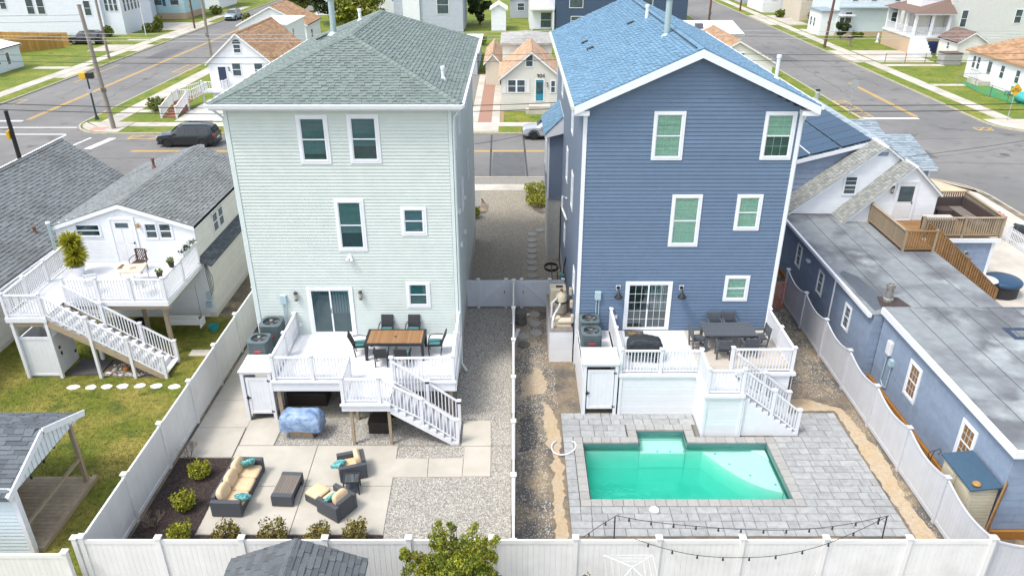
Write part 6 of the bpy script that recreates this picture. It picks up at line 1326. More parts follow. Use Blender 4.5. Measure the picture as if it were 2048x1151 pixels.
# ---------------- background houses ----------------
tanroof=mat('tan_shingle',(.36,.22,.125),.9,.15,6,rnd=.25,bump=.3,bs=30); orroof=mat('orange_tan_shingle',(.42,.28,.185),.9,.15,6,rnd=.2); brnroof=mat('brown_shingle',(.17,.115,.095),.9,.15,6,rnd=.25); wroof=mat('white_membrane',(.74,.74,.72),.7,.06,1); greyfl=mat('grey_membrane',(.36,.35,.33),.8,.25,.8)
pblue=mat('pale_blue_siding',(.60,.68,.72),.55,.04,1); tealsid=mat('pale_teal_siding',(.42,.60,.64),.55,.04,1); gsd=mat('grey_siding_far',(.42,.46,.52),.55,.05,1); beige=mat('beige_siding',(.56,.50,.41),.6,.05,1); navy=mat('navy_siding',(.045,.075,.13),.55,.06,1); ltgrey=mat('light_grey_siding',(.60,.61,.59),.6,.04,1); tanb=mat('tan_stone',(.50,.37,.26),.8,.12,3)
def faces(x0,x1,y0,y1): return {'S':(x0,y0,0,x1-x0),'E':(x1,y0,90,y1-y0),'W':(x0,y1,-90,y1-y0),'N':(x1,y1,180,x1-x0)}
def bg_house(name,label,x0,x1,y0,y1,ez,rz,axis,wm,rm,wins=(),roof='gable',oh=.25,course=.2,sid='SEW',tm=None,cat='house',base=None,rc=.25,tab=.5):
    h=thing(name,label,cat,None,((x0+x1)/2,(y0+y1)/2,0)); F=faces(x0,x1,y0,y1); z0=0
    if base: pb('base',base[1],h,x0+.02,x1-.02,y0+.02,y1-.02,0,base[0]); z0=base[0]
    if roof=='gable': gable_wall_mesh(x0,x1,y0,y1,z0,ez,rz-.05,axis).mk('wall',wm,h)
    else: pb('wall',wm,h,x0,x1,y0,y1,z0,ez)
    for k in sid:
        fr=F[k][:3]; L=F[k][3]
        if roof=='gable' and ((axis=='y' and k in 'SN') or (axis=='x' and k in 'EW')): gable_planks(h,fr,L,z0+.05,ez,rz-.05,course,wm,[],single=False)
        else: siding(h,fr,z0+.05,ez,cutspan(0,L,[]),course,wm,single=False)
    if roof=='gable': r=gable_roof(h,x0,x1,y0,y1,ez,rz,axis,rm,oh=oh,fascia=trimw,course=rc,tab=tab)
    elif roof=='flat': r=MB().box(x0-oh,x1+oh,y0-oh,y1+oh,ez,ez+.15).mk('roof',rm,h)
    elif roof=='hip':
        hd=min(x1-x0,y1-y0)/2+oh; e=[(x0-oh,y0-oh,ez),(x1+oh,y0-oh,ez),(x1+oh,y1+oh,ez),(x0-oh,y1+oh,ez)]
        if (y1-y0)>=(x1-x0): A=((x0+x1)/2,y0-oh+hd,rz); B=((x0+x1)/2,y1+oh-hd,rz); q=[(0,1,4),(1,2,5,4),(2,3,5),(3,0,4,5)]
        else: A=(x0-oh+hd,(y0+y1)/2,rz); B=(x1+oh-hd,(y0+y1)/2,rz); q=[(3,0,4),(0,1,5,4),(1,2,5),(2,3,4,5)]
        mb=MB().add(e+[A,B]+[(p[0],p[1],p[2]-.15) for p in e],q+[(0,6,7,1),(1,7,8,2),(2,8,9,3),(3,9,6,0),(6,9,8,7)]); r=mb.mk('roof',rm,h)
        E=[Vector(p) for p in e]; A=Vector(A);B=Vector(B)
        for f in q:
            P=[Vector((e+[A,B])[i]) for i in f]; a,b=P[0],P[1]; ev=(b-a); L=ev.length; ev/=L; top=P[2:] ; ts=[((p-a).dot(ev),(p-a-ev*(p-a).dot(ev)).length) for p in top]; sv=(top[0]-a-ev*ts[0][0]).normalized(); H=ts[0][1]; lo=min(t[0] for t in ts); hi=max(t[0] for t in ts)
            shingles(r,a,ev,sv,lambda s,L=L,H=H,lo=lo,hi=hi:(lo*s/H,L-(L-hi)*s/H) if s<H-.05 else None,rm,course=rc,tab=tab)
    for k,a,z,w,hh in wins:
        fr=F[k][:3]; farwin(h,fr,a-w/2,a+w/2,z-hh/2,z+hh/2,.08,tm)
    return h,F
# corner cottage with brown roof
h,F=bg_house('corner_cottage','white cottage with brown shingle gable roof and arched attic window','house' and -30.2,-23.9,77,89,3.75,6.45,'y',wsid,tanroof,[('S',2.75,2.95,.95,1.35),('S',4.95,2.95,.95,1.35),('S',3.1,4.95,.8,.9),('E',3,2.6,.9,1.3),('E',7,2.6,.9,1.3)])
fr=F['S'][:3]; paneldoor(h,fr,.8,1.75,1.12,3.3,mat('navy_door',(.03,.045,.08),.5,.1)); MB().prism([(3.1+.4*math.cos(R(a)),.4*math.sin(R(a))) for a in range(0,181,15)],0,.06).mk('arch_window',farglass,h)
o=[c for c in COL.objects if c.name.startswith('arch_window')][-1]; o.rotation_euler=(R(90),0,0); o.location=(-30.2,76.99,5.42)
lantern(h,fr,2.0,3.0)
pr=thing('cottage_porch','white railed porch with red-brown steps on the corner cottage','porch',None,(-30,74,0)); rb=mat('red_brown_tread',(.25,.11,.07),.7,.1)
pb('landing',white2,pr,-30.6,-28.5,75.4,76.95,1.0,1.1); pb('mid_landing',rb,pr,-32.3,-30.9,72.2,73.5,.66,.75)
for i in range(5): pb('tread',rb,pr,-32.2+.0,-31.0,69.4+i*.56,69.4+(i+1)*.56,.0,.13*(i+1))
for i in range(4): pb('tread',rb,pr,-31.6+i*.26,-31.3+i*.26,73.6+i*.5,74.8+i*.4,.7+.08*i,.8+.08*i)
for p,q in(((-30.6,75.45,1.1),(-28.55,75.45,1.1)),((-28.55,75.45,1.1),(-28.55,76.9,1.1)),((-30.7,75.4,1.1),(-32.3,73.5,.75)),((-30.0,75.4,1.1),(-30.9,73.4,.75)),((-32.3,73.4,.75),(-32.3,72.2,.75)),((-32.3,72.2,.75),(-32.3,69.3,.05)),((-30.9,72.2,.75),(-30.9,69.3,.05)),((-32.3,73.5,.75),(-30.9,73.5,.75))): railing(pr,p,q,.95,.2,white2,.05)
for x,y,z in((-30.6,75.45,1.1),(-28.55,75.45,1.1),(-32.3,72.2,.75),(-30.9,72.2,.75),(-32.3,69.3,.05),(-30.9,69.3,.05),(-32.3,73.5,.75)): post(pr,x,y,0,z+1.05,.14,white2)
flat('white_stone_bed',rect(-30.7,-24,68.2,76.9),mat('white_gravel',(.5,.49,.46),.9,.4,10,bump=1,bs=20),.02)
bg_house('box_addition','white flat-roofed box addition behind the corner cottage','house' and -29.3,-25.8,90.5,98,5.4,5.4,'y',wsid,wroof,[('E',2.2,4.3,.7,1.1),('S',2.9,4.6,.35,.9)],roof='flat')
bg_house('brown_roof_house','white house with brown gable roof behind the corner cottage',-35.8,-27,103.5,111,3.9,6.1,'y',wsid,tanroof,[('E',2.5,2.4,.9,1.2)])
# cream bungalow numbered 904
h,F=bg_house('cream_bungalow','small cream bungalow with orange-tan roof and teal door','house' and -1.15,4.5,72,80,3.25,5.5,'y',mat('pale_beige_siding',(.62,.60,.55),.55,.04,1),orroof,[('S',1.0,2.35,.85,1.25),('S',1.85,2.35,.85,1.25),('S',2.62,4.65,.75,1.15),('S',4.85,2.3,.5,1.2)])
fr=F['S'][:3]; d=paneldoor(h,fr,3.15,4.05,.95,3.0,mat('teal_door',(.03,.22,.30),.5,.1),lite=(.35,.9))
for a in(.28,2.5): fpiece('shutter',white2,h,fr,a-.16,a+.16,.02,.06,1.7,3.0)
mb=MB(); fbox(mb,fr,2.6,4.6,.05,1.3,0,.75); fbox(mb,fr,2.3,2.6,.05,1.2,0,.35); mb.mk('front_steps',concrete2,h); lantern(h,fr,4.3,2.5)
def text(body,size,m,parent,loc,rot,ext=.01,name='lettering'):
    c=bpy.data.curves.new(name,'FONT'); c.body=body; c.size=size; c.extrude=ext; c.align_x='CENTER'; c.align_y='CENTER'; c.space_line=.8
    t=bpy.data.objects.new('tmp',c); COL.objects.link(t); dg=bpy.context.evaluated_depsgraph_get(); me=bpy.data.meshes.new_from_object(t.evaluated_get(dg)); bpy.data.objects.remove(t); me.materials.clear(); me.materials.append(m)
    return link(name,me,parent,loc,rot)
text('904',.5,black,h,(2.55,71.93,3.28),(R(90),0,0))
bg_house('flat_top_extension','cream upper storey with weathered grey roof behind the bungalow','house' and -1.1,3.9,80.6,88,4.9,5.5,'y',csid,greyfl,[],roof='hip')
bg_house('tan_roof_garage','small beige garage with tan roof beside the bungalow','garage' and -3.0,-1.5,84,94,2.6,3.4,'y',beige,orroof,[])
bg_house('white_roof_shed','low shed with white roof behind the green house','shed' and -6.2,-4.2,90,104,2.4,2.4,'y',gsd,wroof,[],roof='flat',cat='shed')
bg_house('grey_town_house','tall grey clapboard house with white corner boards','house' and -18.6,-7.9,125,136,9,11,'y',gsd,gryroof,[('S',2.6,4.2,1.4,2.6),('S',7.6,4.0,1.9,2.8),('S',2.6,7.5,1.4,2.2),('S',7.6,7.5,1.9,2.2)])
pb('bay_wall',wsid,[o for o in COL.objects if o.name.startswith('grey_town_house')][0],-17.2,-14.6,124.7,125,0,9)
bg_house('white_long_house','long white house with blue-framed windows beyond the trees','house' and -36,-18.9,146,156,6,8,'x',wsid,gryroof,[('S',a,3.6,1.1,2.2) for a in(4,7.5,11,14.5)],tm=mat('blue_frame',(.25,.4,.5),.5,.1))
bg_house('white_garden_shed','small white shed with a low gable roof','shed' and -3.5,-1.2,126,130,3.4,4.1,'y',wsid,wroof,[],cat='shed',sid='S'); bg_house('grey_cottage','small pale grey cottage far behind the bungalow','house' and -.6,2.6,142,148,3.4,4,'y',gsd,greyfl,[('S',1.9,1.9,1.3,1.3)],sid='S'); bg_house('white_balcony_house','white house with railed balcony beside the navy building','house' and 2.6,6.6,128,140,7,8,'y',wsid,gryroof,[('S',2.6,1.4,1.8,2.4),('S',2.5,5.6,1.2,1.6)],sid='S')
t=thing('balcony','white balcony railing on the house beside the navy building','balcony',None,(4.6,127,3)); pb('slab',white2,t,2.7,6.5,126.6,128,3.0,3.25); railing(t,(2.7,126.7,3.25),(6.5,126.7,3.25),1.1,.3,white2,.06)
for x in(2.9,6.3): pb('column',white2,t,x-.12,x+.12,126.7,126.95,0,3.0)
bg_house('navy_building','large navy blue clapboard building behind the blue roof','building' and 6.7,27.5,127,145,9,11,'x',navy,gryroof,[('S',3.2,4.8,2.2,3.0),('S',12,5.2,1.8,3),('S',14.4,5.2,1.8,3),('S',3.4,1.4,2,1.4)],sid='SE')
bg_house('tan_gable_house','small house with tan gable roof behind the blue roof','house' and 20.5,28.3,85,97,2.45,4.55,'y',csid,tanroof,[('S',4.2,2.9,.9,.8)]); bg_house('white_roof_house','low white-roofed house beside the right road','house' and 21.8,28.6,99,111,3.3,4.1,'x',csid,wroof,[('S',5,2,1.0,1.2)])
v=MB().box(23.2,24.1,101,102,3.5,4.2).mk('roof_unit',mat('unit_dark',(.1,.1,.12),.6,.1)); tag(v,'dark box unit on the white roof by the right road','roof unit')
# right side of the right road
bg_house('white_blue_house','pale blue clapboard house with stone plinth across the right road','house' and 49.0,64.5,120.8,132,7.2,9,'x',pblue,gryroof,[('S',a,2.6,1.1,1.7) for a in(1.6,8.6,11.6)]+[('S',a,5.7,1.0,1.6) for a in(2.2,5,8.6,13.5)],base=(.6,tanb))
h=[o for o in COL.objects if o.name.startswith('white_blue_house')][0]
MB().box(49,62,120.0,120.78,4.0,4.15).mk('pent_roof',palbl,h); MB().box(62.4,62.55,120.6,120.8,0,7).mk('downspout',black,h); pb('entry_porch',wsid,h,46.6,49,121,126,0,3.4); MB().box(46.4,49.2,120.7,126.2,3.4,3.6).mk('porch_roof',palbl,h); pb('awning',white2,h,49.1,51.2,119.6,120.8,2.9,3.1); farwin(h,(49,120.8,0),.3,1.2,.7,2.7,.1); farwin(h,(46.6,126,-90),.8,1.6,1,2.4,.08); farwin(h,(46.6,126,-90),2.2,3,1,2.4,.08)
for i in range(4): pb('step',wood,h,49.6,51.0,118.9+i*.45,119.35+i*.45,0,.16*(i+1))
bg_house('beige_row_house','beige and white row house far along the right road','house' and 49.5,60,138.5,148,7,8.5,'x',beige,gryroof,[('S',1.8,4.4,2.2,2),('S',6,4.8,2.2,1.6),('W',2,4.5,.9,1.8),('W',4.5,4.5,.9,1.8)]); bg_house('white_row_house','white row house far along the right road','house' and 46.5,53,150,160,6.5,8,'x',wsid,gryroof,[('W',2,3,1,1.6),('W',5,3,1,1.6),('S',2,3,1,1.6)]); bg_house('brick_row_house','small house with dark roof at the far end of the right road','house' and 47,58,166,176,5,7,'x',gsd,brnroof,[('W',3,2.5,1.2,1.6)],sid='SW')
h,F=bg_house('cream_porch_house','large light grey house with columned corner porch and brown porch roof','house' and 57.6,80,105.5,120,9.5,12,'x',ltgrey,brnroof,[('S',1.9,4.3,.9,2.2),('S',9,4.6,1,1.8),('S',5.6,7.9,.9,1.2),('S',4.4,7.9,.9,1.2),('S',3.2,7.9,.9,1.2),('S',15,7.6,1,1.6)],sid='S')
pb('porch_base',tanb,h,52.6,57.58,104.4,113,0,2.0); pb('porch_floor',white2,h,52.5,57.55,104.3,113.1,2.0,2.25); pb('porch_wall',csid,h,55.2,57.55,106.6,113,2.25,5.1)
for x,y in((52.8,104.6),(55.0,104.6),(57.2,104.6),(52.8,107),(52.8,109.6),(52.8,112.6)): pb('column',white2,h,x-.16,x+.16,y-.16,y+.16,2.25,5.1)
for p,q in(((52.8,104.6),(57.2,104.6)),((52.8,104.6),(52.8,107)),((52.8,107),(52.8,109.6)),((52.8,109.6),(52.8,112.6))): railing(h,(*p,2.25),(*q,2.25),1.0,.25,white2,.06)
mb=MB().add([(52.2,104,5.1),(57.7,104,5.1),(57.7,113.4,5.1),(52.2,113.4,5.1),(57.7,106.5,6.6),(57.7,112,6.6)],[(0,1,4),(1,2,5,4),(2,3,5),(3,0,4,5),(0,3,2,1)]); mb.mk('porch_roof',brnroof,h); pb('fascia',white2,h,52.3,57.7,104.1,104.25,4.9,5.08); pb('tower_wall',wsid,h,54.2,57.6,107,111,5.4,9.5)
for i in range(6): pb('step',white2,h,52.4+.0*i,54.4,101.6+i*.45,102.05+i*.45,0,.34*(i+1)-.05)
for a in(56.0,57.0): pass
farwin(h,(55.2,106.6,0),.35,1.2,2.4,4.6,.1); farwin(h,(55.2,113,-90),1,1.9,2.6,4.6,.1); farwin(h,(55.2,113,-90),3,3.9,2.6,4.6,.1); pb('bin_recess',mat('bin_blue',(.02,.04,.12),.5,.1),h,54.6,56.2,104.3,104.39,.05,1.6)
pb('dumpster_box',wood,h,0,0.01,0,.01,-1,-.9) if False else None
b=thing('wooden_bin','weathered grey wooden bin with brown lid beside the small garage','bin',None,(54,96.7,0)); 
for i in range(5): pb('board',mat('grey_plank',(.33,.33,.32),.85,.2,4,rnd=.2),b,52.9,55.1,95.9,95.96,.05+i*.26,.29+i*.26); pb('board',mat('grey_plank',(.3,.3,.3)),b,52.9,52.96,95.97,97.5,.05+i*.26,.29+i*.26)
pb('back',wood,b,54.3,55.1,95.97,97.5,0,1.3); pb('lid',brnroof,b,52.85,55.15,95.85,97.55,1.36,1.45)
bg_house('small_garage','small cream garage with brown gable roof across the right road','garage' and 55.4,58.9,98,102.6,2.55,3.65,'y',csid,brnroof,[('W',2.4,1.7,.7,.9)],cat='garage')
h,F=bg_house('white_bungalow','white bungalow with light brown hipped roof at the right edge','house' and 51.7,59.2,70.5,88.8,3.0,5.0,'y',wsid,tanroof,[('W',1.4,1.9,.7,1.4),('W',2.3,1.9,.7,1.4),('W',6.9,1.8,.8,1.4),('W',9.6,1.8,.8,1.4),('W',14,1.8,.8,1.4),('N',2,1.8,1,1.3)],roof='hip',oh=.35,sid='SW')
fr=F['W'][:3]; paneldoor(h,fr,4.0,5.0,.5,2.7,white2,lite=(.3,.92)); mb=MB(); fbox(mb,fr,3.2,5.4,.05,1.4,0,.5); mb.mk('door_step',concrete2,h); railing(h,FP(fr,3.2,1.3,.5),FP(fr,5.4,1.3,.5),.95,.3,mat('pale_iron',(.4,.42,.44),.5,.1),.03); mb=MB(); fbox(mb,fr,11.2,11.9,.05,.45,2.0,2.5); mb.mk('window_air_unit',white2,h); fpiece('base_band',mat('green_paint',(.1,.35,.25),.7,.1),h,fr,0,3,.03,.06,0,.25) if False else None
n=struct('garden_netting',MB().prism([(49.3,75),(51.5,73),(51.5,86.5),(49.6,85.5),(48.6,80)],-.02,.06),mat('green_net',(.02,.22,.11),.8,.25,2,c2=(.10,.2,.03),cs=1))
tb=MB().ball((50.6,75.3,.5),(.9,1.6,.55),14,8,.12).mk('tarp_pile',mat('teal_tarp',(.05,.35,.33),.6,.2,4),smooth=True); tag(tb,'teal tarp heaped beside the white bungalow wall','tarp')
gc=thing('garden_chair','green plastic garden chair by the white bungalow wall','chair',None,(50.9,78.6,0)); gm=mat('green_plastic',(.02,.2,.15),.5,.1); pb('seat',gm,gc,50.6,51.2,78.3,78.9,.4,.46); pb('backrest',gm,gc,51.14,51.2,78.3,78.9,.46,.95)
for x in(50.63,51.17):
    for y in(78.33,78.87): pb('leg',gm,gc,x-.03,x+.03,y-.03,y+.03,0,.4)
cl=thing('chain_link_fence','low chain-link fence on steel posts before the white bungalow','fence',None,(48.5,84,0)); st=mat('steel_post',(.3,.3,.3),.5,.1,metal=.6); rst=mat('rusty_post',(.2,.1,.06),.7,.2)
for y in(75,78,81,84.2): MB().cyl((48.6,y,0),(48.6,y,1.2),.035,n=6).mk('post',st if y>80 else rst,cl)
MB().tube([(48.6,75,1.2),(48.6,84.2,1.2),(51.5,84.2,1.2)],.025,5).mk('top_rail',st,cl)
cl=thing('rail_fence','rusty pipe rail fence along the concrete drive','fence',None,(49,97.5,0))
for x in(46.5,49,51.5): MB().cyl((x,97.6,0),(x,97.6,1.15),.04,n=6).mk('post',rst,cl)
MB().tube([(46.5,97.6,1.15),(53,97.6,1.15)],.03,5).mk('rail',rst,cl); MB().tube([(46.5,97.6,.6),(53,97.6,.6)],.02,5).mk('rail',rst,cl)
# left side of the left road
h,F=bg_house('white_apartment','large white clapboard house with paired dark windows at the upper left','house' and -82,-62.4,121.4,140,9.5,12,'x',mat('cool_white_siding',(.68,.72,.79),.5,.04,1),gryroof,[('S',3.9,4.7,1.0,2.0),('S',5.0,4.7,1.0,2.0),('S',9.0,4.1,1.2,2.2),('S',10.6,4.1,1.2,2.2),('S',17.6,3.9,1.1,2.2),('S',8.2,8.2,1.2,1.8),('S',9.9,8.2,1.2,1.8),('S',17,8,1.1,1.6)]+[('E',a,4.3,.8,2.4) for a in(1.6,2.8,4,5.2,6.4)],base=None)
pb('front_bay',MATS['cool_white_siding'],h,-62.4,-59.6,121.9,132,0,8)
for a in(1.2,2.4,3.6,4.8,6.0): farwin(h,(-59.6,121.9,90),a-.4,a+.4,3.2,5.4,.08)
for a in(.7,1.4,2.1): farwin(h,(-62.4,121.9,0),a-.3,a+.3,3.4,5.4,.06)
bg_house('teal_house','pale teal house with dark shutters along the left road','house' and -68,-57.5,140.5,150,5.2,7.5,'x',tealsid,gryroof,[('S',2.4,3.2,1.5,1.9),('S',6.0,3.2,1.5,1.9),('S',8.9,3.2,1.6,1.8)],base=(1.0,tanb))
h=[o for o in COL.objects if o.name.startswith('teal_house')][0]
for a in(1.35,3.45,4.95,7.05): fpiece('shutter',mat('shutter_teal',(.03,.14,.19),.5,.1),h,(-68,140.5,0),a-.28,a+.28,.03,.07,2.2,4.2)
bg_house('pale_cottage','pale blue cottage with white roof at the left edge','house' and -69,-60,88,95.3,2.7,3.6,'y',pblue,wroof,[('E',1.6,1.6,.8,1.4),('E',2.7,1.6,.8,1.4),('S',7.8,1.5,.8,1.4),('S',6.2,1.5,.8,1.4)],sid='SE'); hh=[o for o in COL.objects if o.name.startswith('pale_cottage')][0]; paneldoor(hh,(-60,88,90),4.2,5.1,.2,2.3,white2,lite=(.25,.9))
for i,(x0,y0,lab) in enumerate(((-57,156,'white house with outside stairs far along the left road'),(-58,172,'pale grey house farthest along the left road'))): bg_house('street_house',lab,x0-9,x0,y0,y0+10,5.5,7.5,'x',wsid if i==0 else gsd,gryroof,[('E',2.5,3.2,1.2,1.6),('E',6.5,3.2,1.2,1.6),('S',4,3.2,1.2,1.6)],sid='SE')
def plankfence(label,fr,L,h=1.8):
    f=thing('wood_fence',label,'fence',None,FP(fr,0,0,0)); n=round(L/.32); m=mat('golden_fence',(.40,.22,.055),.8,.15,2,rnd=.15)
    for i in range(n): fpiece('plank',m,f,fr,i*L/n+.01,(i+1)*L/n-.01,0,.03,0.02,h+rng.uniform(-.02,.02))
    for z in(.4,1.4): fpiece('rail',m,f,fr,0,L,-.05,-.002,z,z+.1)
plankfence('golden brown wooden fence, long side behind the pale cottage',(-80,112.5,-4),17.3); plankfence('golden brown wooden fence, short side nearer the lawn',(-68.5,102.5,50),9.2)
# ---------------- vehicles ----------------
tyre=mat('tyre',(.015,.015,.016),.8,.1,5); rimd=mat('rim_dark',(.05,.05,.055),.4,.1,metal=.7); rims=mat('rim_silver',(.5,.5,.52),.35,.1,metal=.8); cglass=mat('car_glass',(.01,.014,.018),.06,.1,2,spec=.7); tail=mat('tail_light',(.35,.01,.015),.3,.1); headl=mat('head_light',(.6,.62,.65),.15,.05,spec=.8)
def suv(name,label,paint,rim,x,y,rz,z=ZR):
    c=thing(name,label,'car'); S_=[(-2.38,.45,.80,.86,.76,.80,.68),(-2.33,.32,1.0,1.10,.88,.90,.70),(-2.12,.28,1.08,1.58,.92,.94,.62),(-1.85,.27,1.08,1.69,.94,.96,.64),(-1.0,.26,1.06,1.74,.95,.97,.67),(0,.26,1.04,1.75,.95,.97,.68),(.5,.26,1.03,1.68,.95,.97,.66),(1.2,.26,1.02,1.12,.95,.96,.74),(1.75,.27,.97,1.06,.94,.94,.70),(2.2,.30,.88,.96,.90,.88,.60),(2.38,.42,.72,.78,.76,.74,.5)]
    V=[];n=9
    for X,zb,zm,zt,wb,wm,wt in S_:
        V+=[(X,-wb*.9,zb),(X,-wb,zb+.12),(X,-wm,(zb+zm)/2+.08),(X,-wm*.985,zm),(X,-wt,zt-.05),(X,-wt*.8,zt),(X,0,zt+.02)]
        V+=[(X,-V[-k][1],V[-k][2]) for k in(2,3,4,5,6,7)]
    n=13; F=[(i*n+j,i*n+j+1,(i+1)*n+j+1,(i+1)*n+j) for i in range(len(S_)-1) for j in range(n-1)]+[(i*n+n-1,i*n,(i+1)*n,(i+1)*n+n-1) for i in range(len(S_)-1)]+[tuple(range(n-1,-1,-1)),tuple(range((len(S_)-1)*n,len(S_)*n))]
    b=MB().add(V,F).mk('body',paint,c,smooth=True); md=b.modifiers.new('split','EDGE_SPLIT'); md.split_angle=R(32)
    def P(X,t,s,off=.012):   # point on the side between belt and roof edge
        for k in range(len(S_)-1):
            if S_[k][0]<=X<=S_[k+1][0]:
                q=(X-S_[k][0])/(S_[k+1][0]-S_[k][0]); a=[S_[k][i]+(S_[k+1][i]-S_[k][i])*q for i in range(7)]; break
        return (X,s*((a[5]*.985)+(a[6]-a[5]*.985)*t+off),a[2]+(a[3]-.05-a[2])*t)
    for s in(-1,1):
        for xa,xb,ta,tb in((-1.98,-1.2,.86,.88),(-1.12,-.18,.88,.88),(-.1,.62,.88,.8)):
            m=(xa+xb)/2; xa2=xa+.06
            MB().add([P(xa,.12,s),P(xb,.12,s),P(xb if xb<.5 else .48,tb,s),P(xa2,ta,s)],[(0,1,2,3)]).mk('side_window',cglass,c)
        MB().box(.72,.9,min(s*.98,s*1.12),max(s*.98,s*1.12),1.02,1.18).mk('mirror',paint,c,bevel=.03)
        for X in(-1.42,1.45):
            w=MB().tube([(X,s*.72,.37),(X,s*.965,.37)],.37,20).mk('wheel',tyre,c); MB().tube([(X,s*.9,.37),(X,s*.972,.37)],.24,14).mk('rim',rim,w); mb=MB()
            for k in range(5): a=R(72*k); mb.obox((X+.13*math.cos(a),s*.975,.37+.13*math.sin(a)),(.22,.012,.05),(0,-a,0))
            mb.mk('spokes',rim,w)['kind']='stuff'
            MB().tube([(X+.44*math.cos(R(a)),s*.955,.40+.44*math.sin(R(a))) for a in range(-10,191,20)],.045,6).mk('wheel_arch',black,c)
        MB().box(2.12,2.3,min(s*.5,s*.84),max(s*.5,s*.84),.74,.86).mk('headlight',headl,c,bevel=.02); MB().box(-2.40,-2.2,min(s*.5,s*.9),max(s*.5,s*.9),.88,1.02).mk('tail_light',tail,c,bevel=.02); MB().box(-1.9,.4,min(s*.62,s*.66),max(s*.62,s*.66),1.73,1.79).mk('roof_rail',black,c)
        MB().box(-1.0,1.05,min(s*.93,s*.975),max(s*.93,s*.975),.24,.36).mk('sill',black,c)
    MB().add([(1.16,-.70,1.13),(1.16,.70,1.13),(.56,.60,1.66),(.56,-.60,1.66)],[(0,1,2,3)]).mk('windscreen',cglass,c); w=[c2 for c2 in COL.objects if c2.name.startswith('windscreen')][-1]; w.location=(.02,0,.03)
    MB().add([(-2.335,-.66,1.14),(-2.335,.66,1.14),(-2.155,.56,1.55),(-2.155,-.56,1.55)],[(0,3,2,1)]).mk('rear_window',cglass,c)
    MB().box(2.3,2.42,-.5,.5,.5,.7).mk('grille',black,c); MB().box(-2.41,-2.36,-.26,.26,.62,.74).mk('number_plate',white2,c); MB().box(-2.36,2.34,-.86,.86,.22,.32).mk('underbody',black,c)
    place(c,x,y,z,rz); return c
def paint(n,c): return mat(n,c,.35,.03,1,metal=.3,coat=.8)
suv('parked_car','dark slate blue SUV driving on the cross street by the corner',paint('slate_paint',(.014,.021,.028)),rimd,-26.5,60.95,180)
suv('parked_car','silver grey SUV parked half hidden behind the blue house bay',paint('silver_paint',(.40,.42,.46)),rimd,3.15,63.2,180)
suv('parked_car','black SUV parked in the drive of the large white house',paint('black_paint',(.015,.015,.018)),rims,-61.0,112.9,176,.02)
suv('parked_car','silver SUV parked far along the left road kerb',paint('blue_silver_paint',(.26,.33,.36)),rims,-49.4,141,-90)
# ---------------- poles, wires, signs ----------------
polem=mat('pole_wood',(.26,.23,.20),.9,.2,1.5,stretch=(1,1,.2)); polebr=mat('pole_brown',(.13,.07,.05),.9,.2,1.5)
def upole(label,x,y,h,r=.17,m=None,lean=(0,0),arm=False):
    p=thing('utility_pole',label,'utility pole','utility poles',(x,y,0)); MB().cyl((x,y,-.1),(x+lean[0],y+lean[1],h),r,r*.72,12).mk('shaft',m or polem,p)
    if arm: MB().box(x-1.1+lean[0],x+1.1+lean[0],y-.06,y+.06,h-.6,h-.45).mk('crossarm',m or polem,p)
    MB().box(x-r*1.1,x+r*1.1,y-r*1.15,y-r*.9,3.2,3.5).mk('pole_tag',mat('pole_band',(.1,.09,.08),.7,.1),p)
    return p
upole('leaning grey utility pole on the corner grass by the yellow beacon',-34.95,65.6,10.2,.2,lean=(-.5,0)); upole('grey utility pole on the verge opposite the white apartment',-51.9,100.2,13,.17); upole('slim dark utility pole farther up the left verge',-51.6,128.6,13,.15,polebr); upole('grey utility pole behind the corner cottage eave',-37.9,98,13,.19); upole('short brown utility pole behind the white roof by the right road',29.4,120,9.5,.18,polebr); upole('brown utility pole on the right road verge',43.3,109.5,13,.2,polebr,lean=(.5,0)); upole('thin dark utility pole far along the right road',43.2,153,12,.18,polebr)
upole('utility pole standing behind the blue house near the street',7.0,51.2,10.4,.16,arm=True); upole('utility pole outside the left corner of the cross street',-38.2,51.0,10.4,.16,arm=True); upole('utility pole beyond the right corner of the cross street',45.5,51.2,10.4,.16,arm=True)
wblk=mat('black_wire',(.015,.015,.016),.6,.05); wgry=mat('pale_wire',(.45,.46,.47),.5,.05)
def wire(label,p,q,sag,r,m,n=16):
    p,q=Vector(p),Vector(q); P=[p.lerp(q,i/n)-Vector((0,0,4*sag*(i/n)*(1-i/n))) for i in range(n+1)]; o=MB().tube(P,r,5).mk('overhead_wire',m); return tag(o,label,'wire','overhead wires')
for (zz,r,m,nm) in((5.6,.026,wblk,'upper thick black cable'),(5.2,.026,wblk,'lower thick black cable'),(8.75,.014,wblk,'higher thin black wire'),(8.35,.016,wblk,'thin black wire'),(9.75,.012,wgry,'lowest pale wire'),(9.95,.012,wgry,'middle pale wire'),(10.2,.012,wgry,'topmost pale wire')):
    wire(nm+' crossing the left half of the street view',(-38.2,51.0,zz),(7.0,51.2,zz+.05),.5 if zz<7 else .35,r,m); wire(nm+' crossing the right half of the street view',(7,51.2,zz+.05),(45.5,51.2,zz+.25),.45 if zz<7 else .3,r,m)
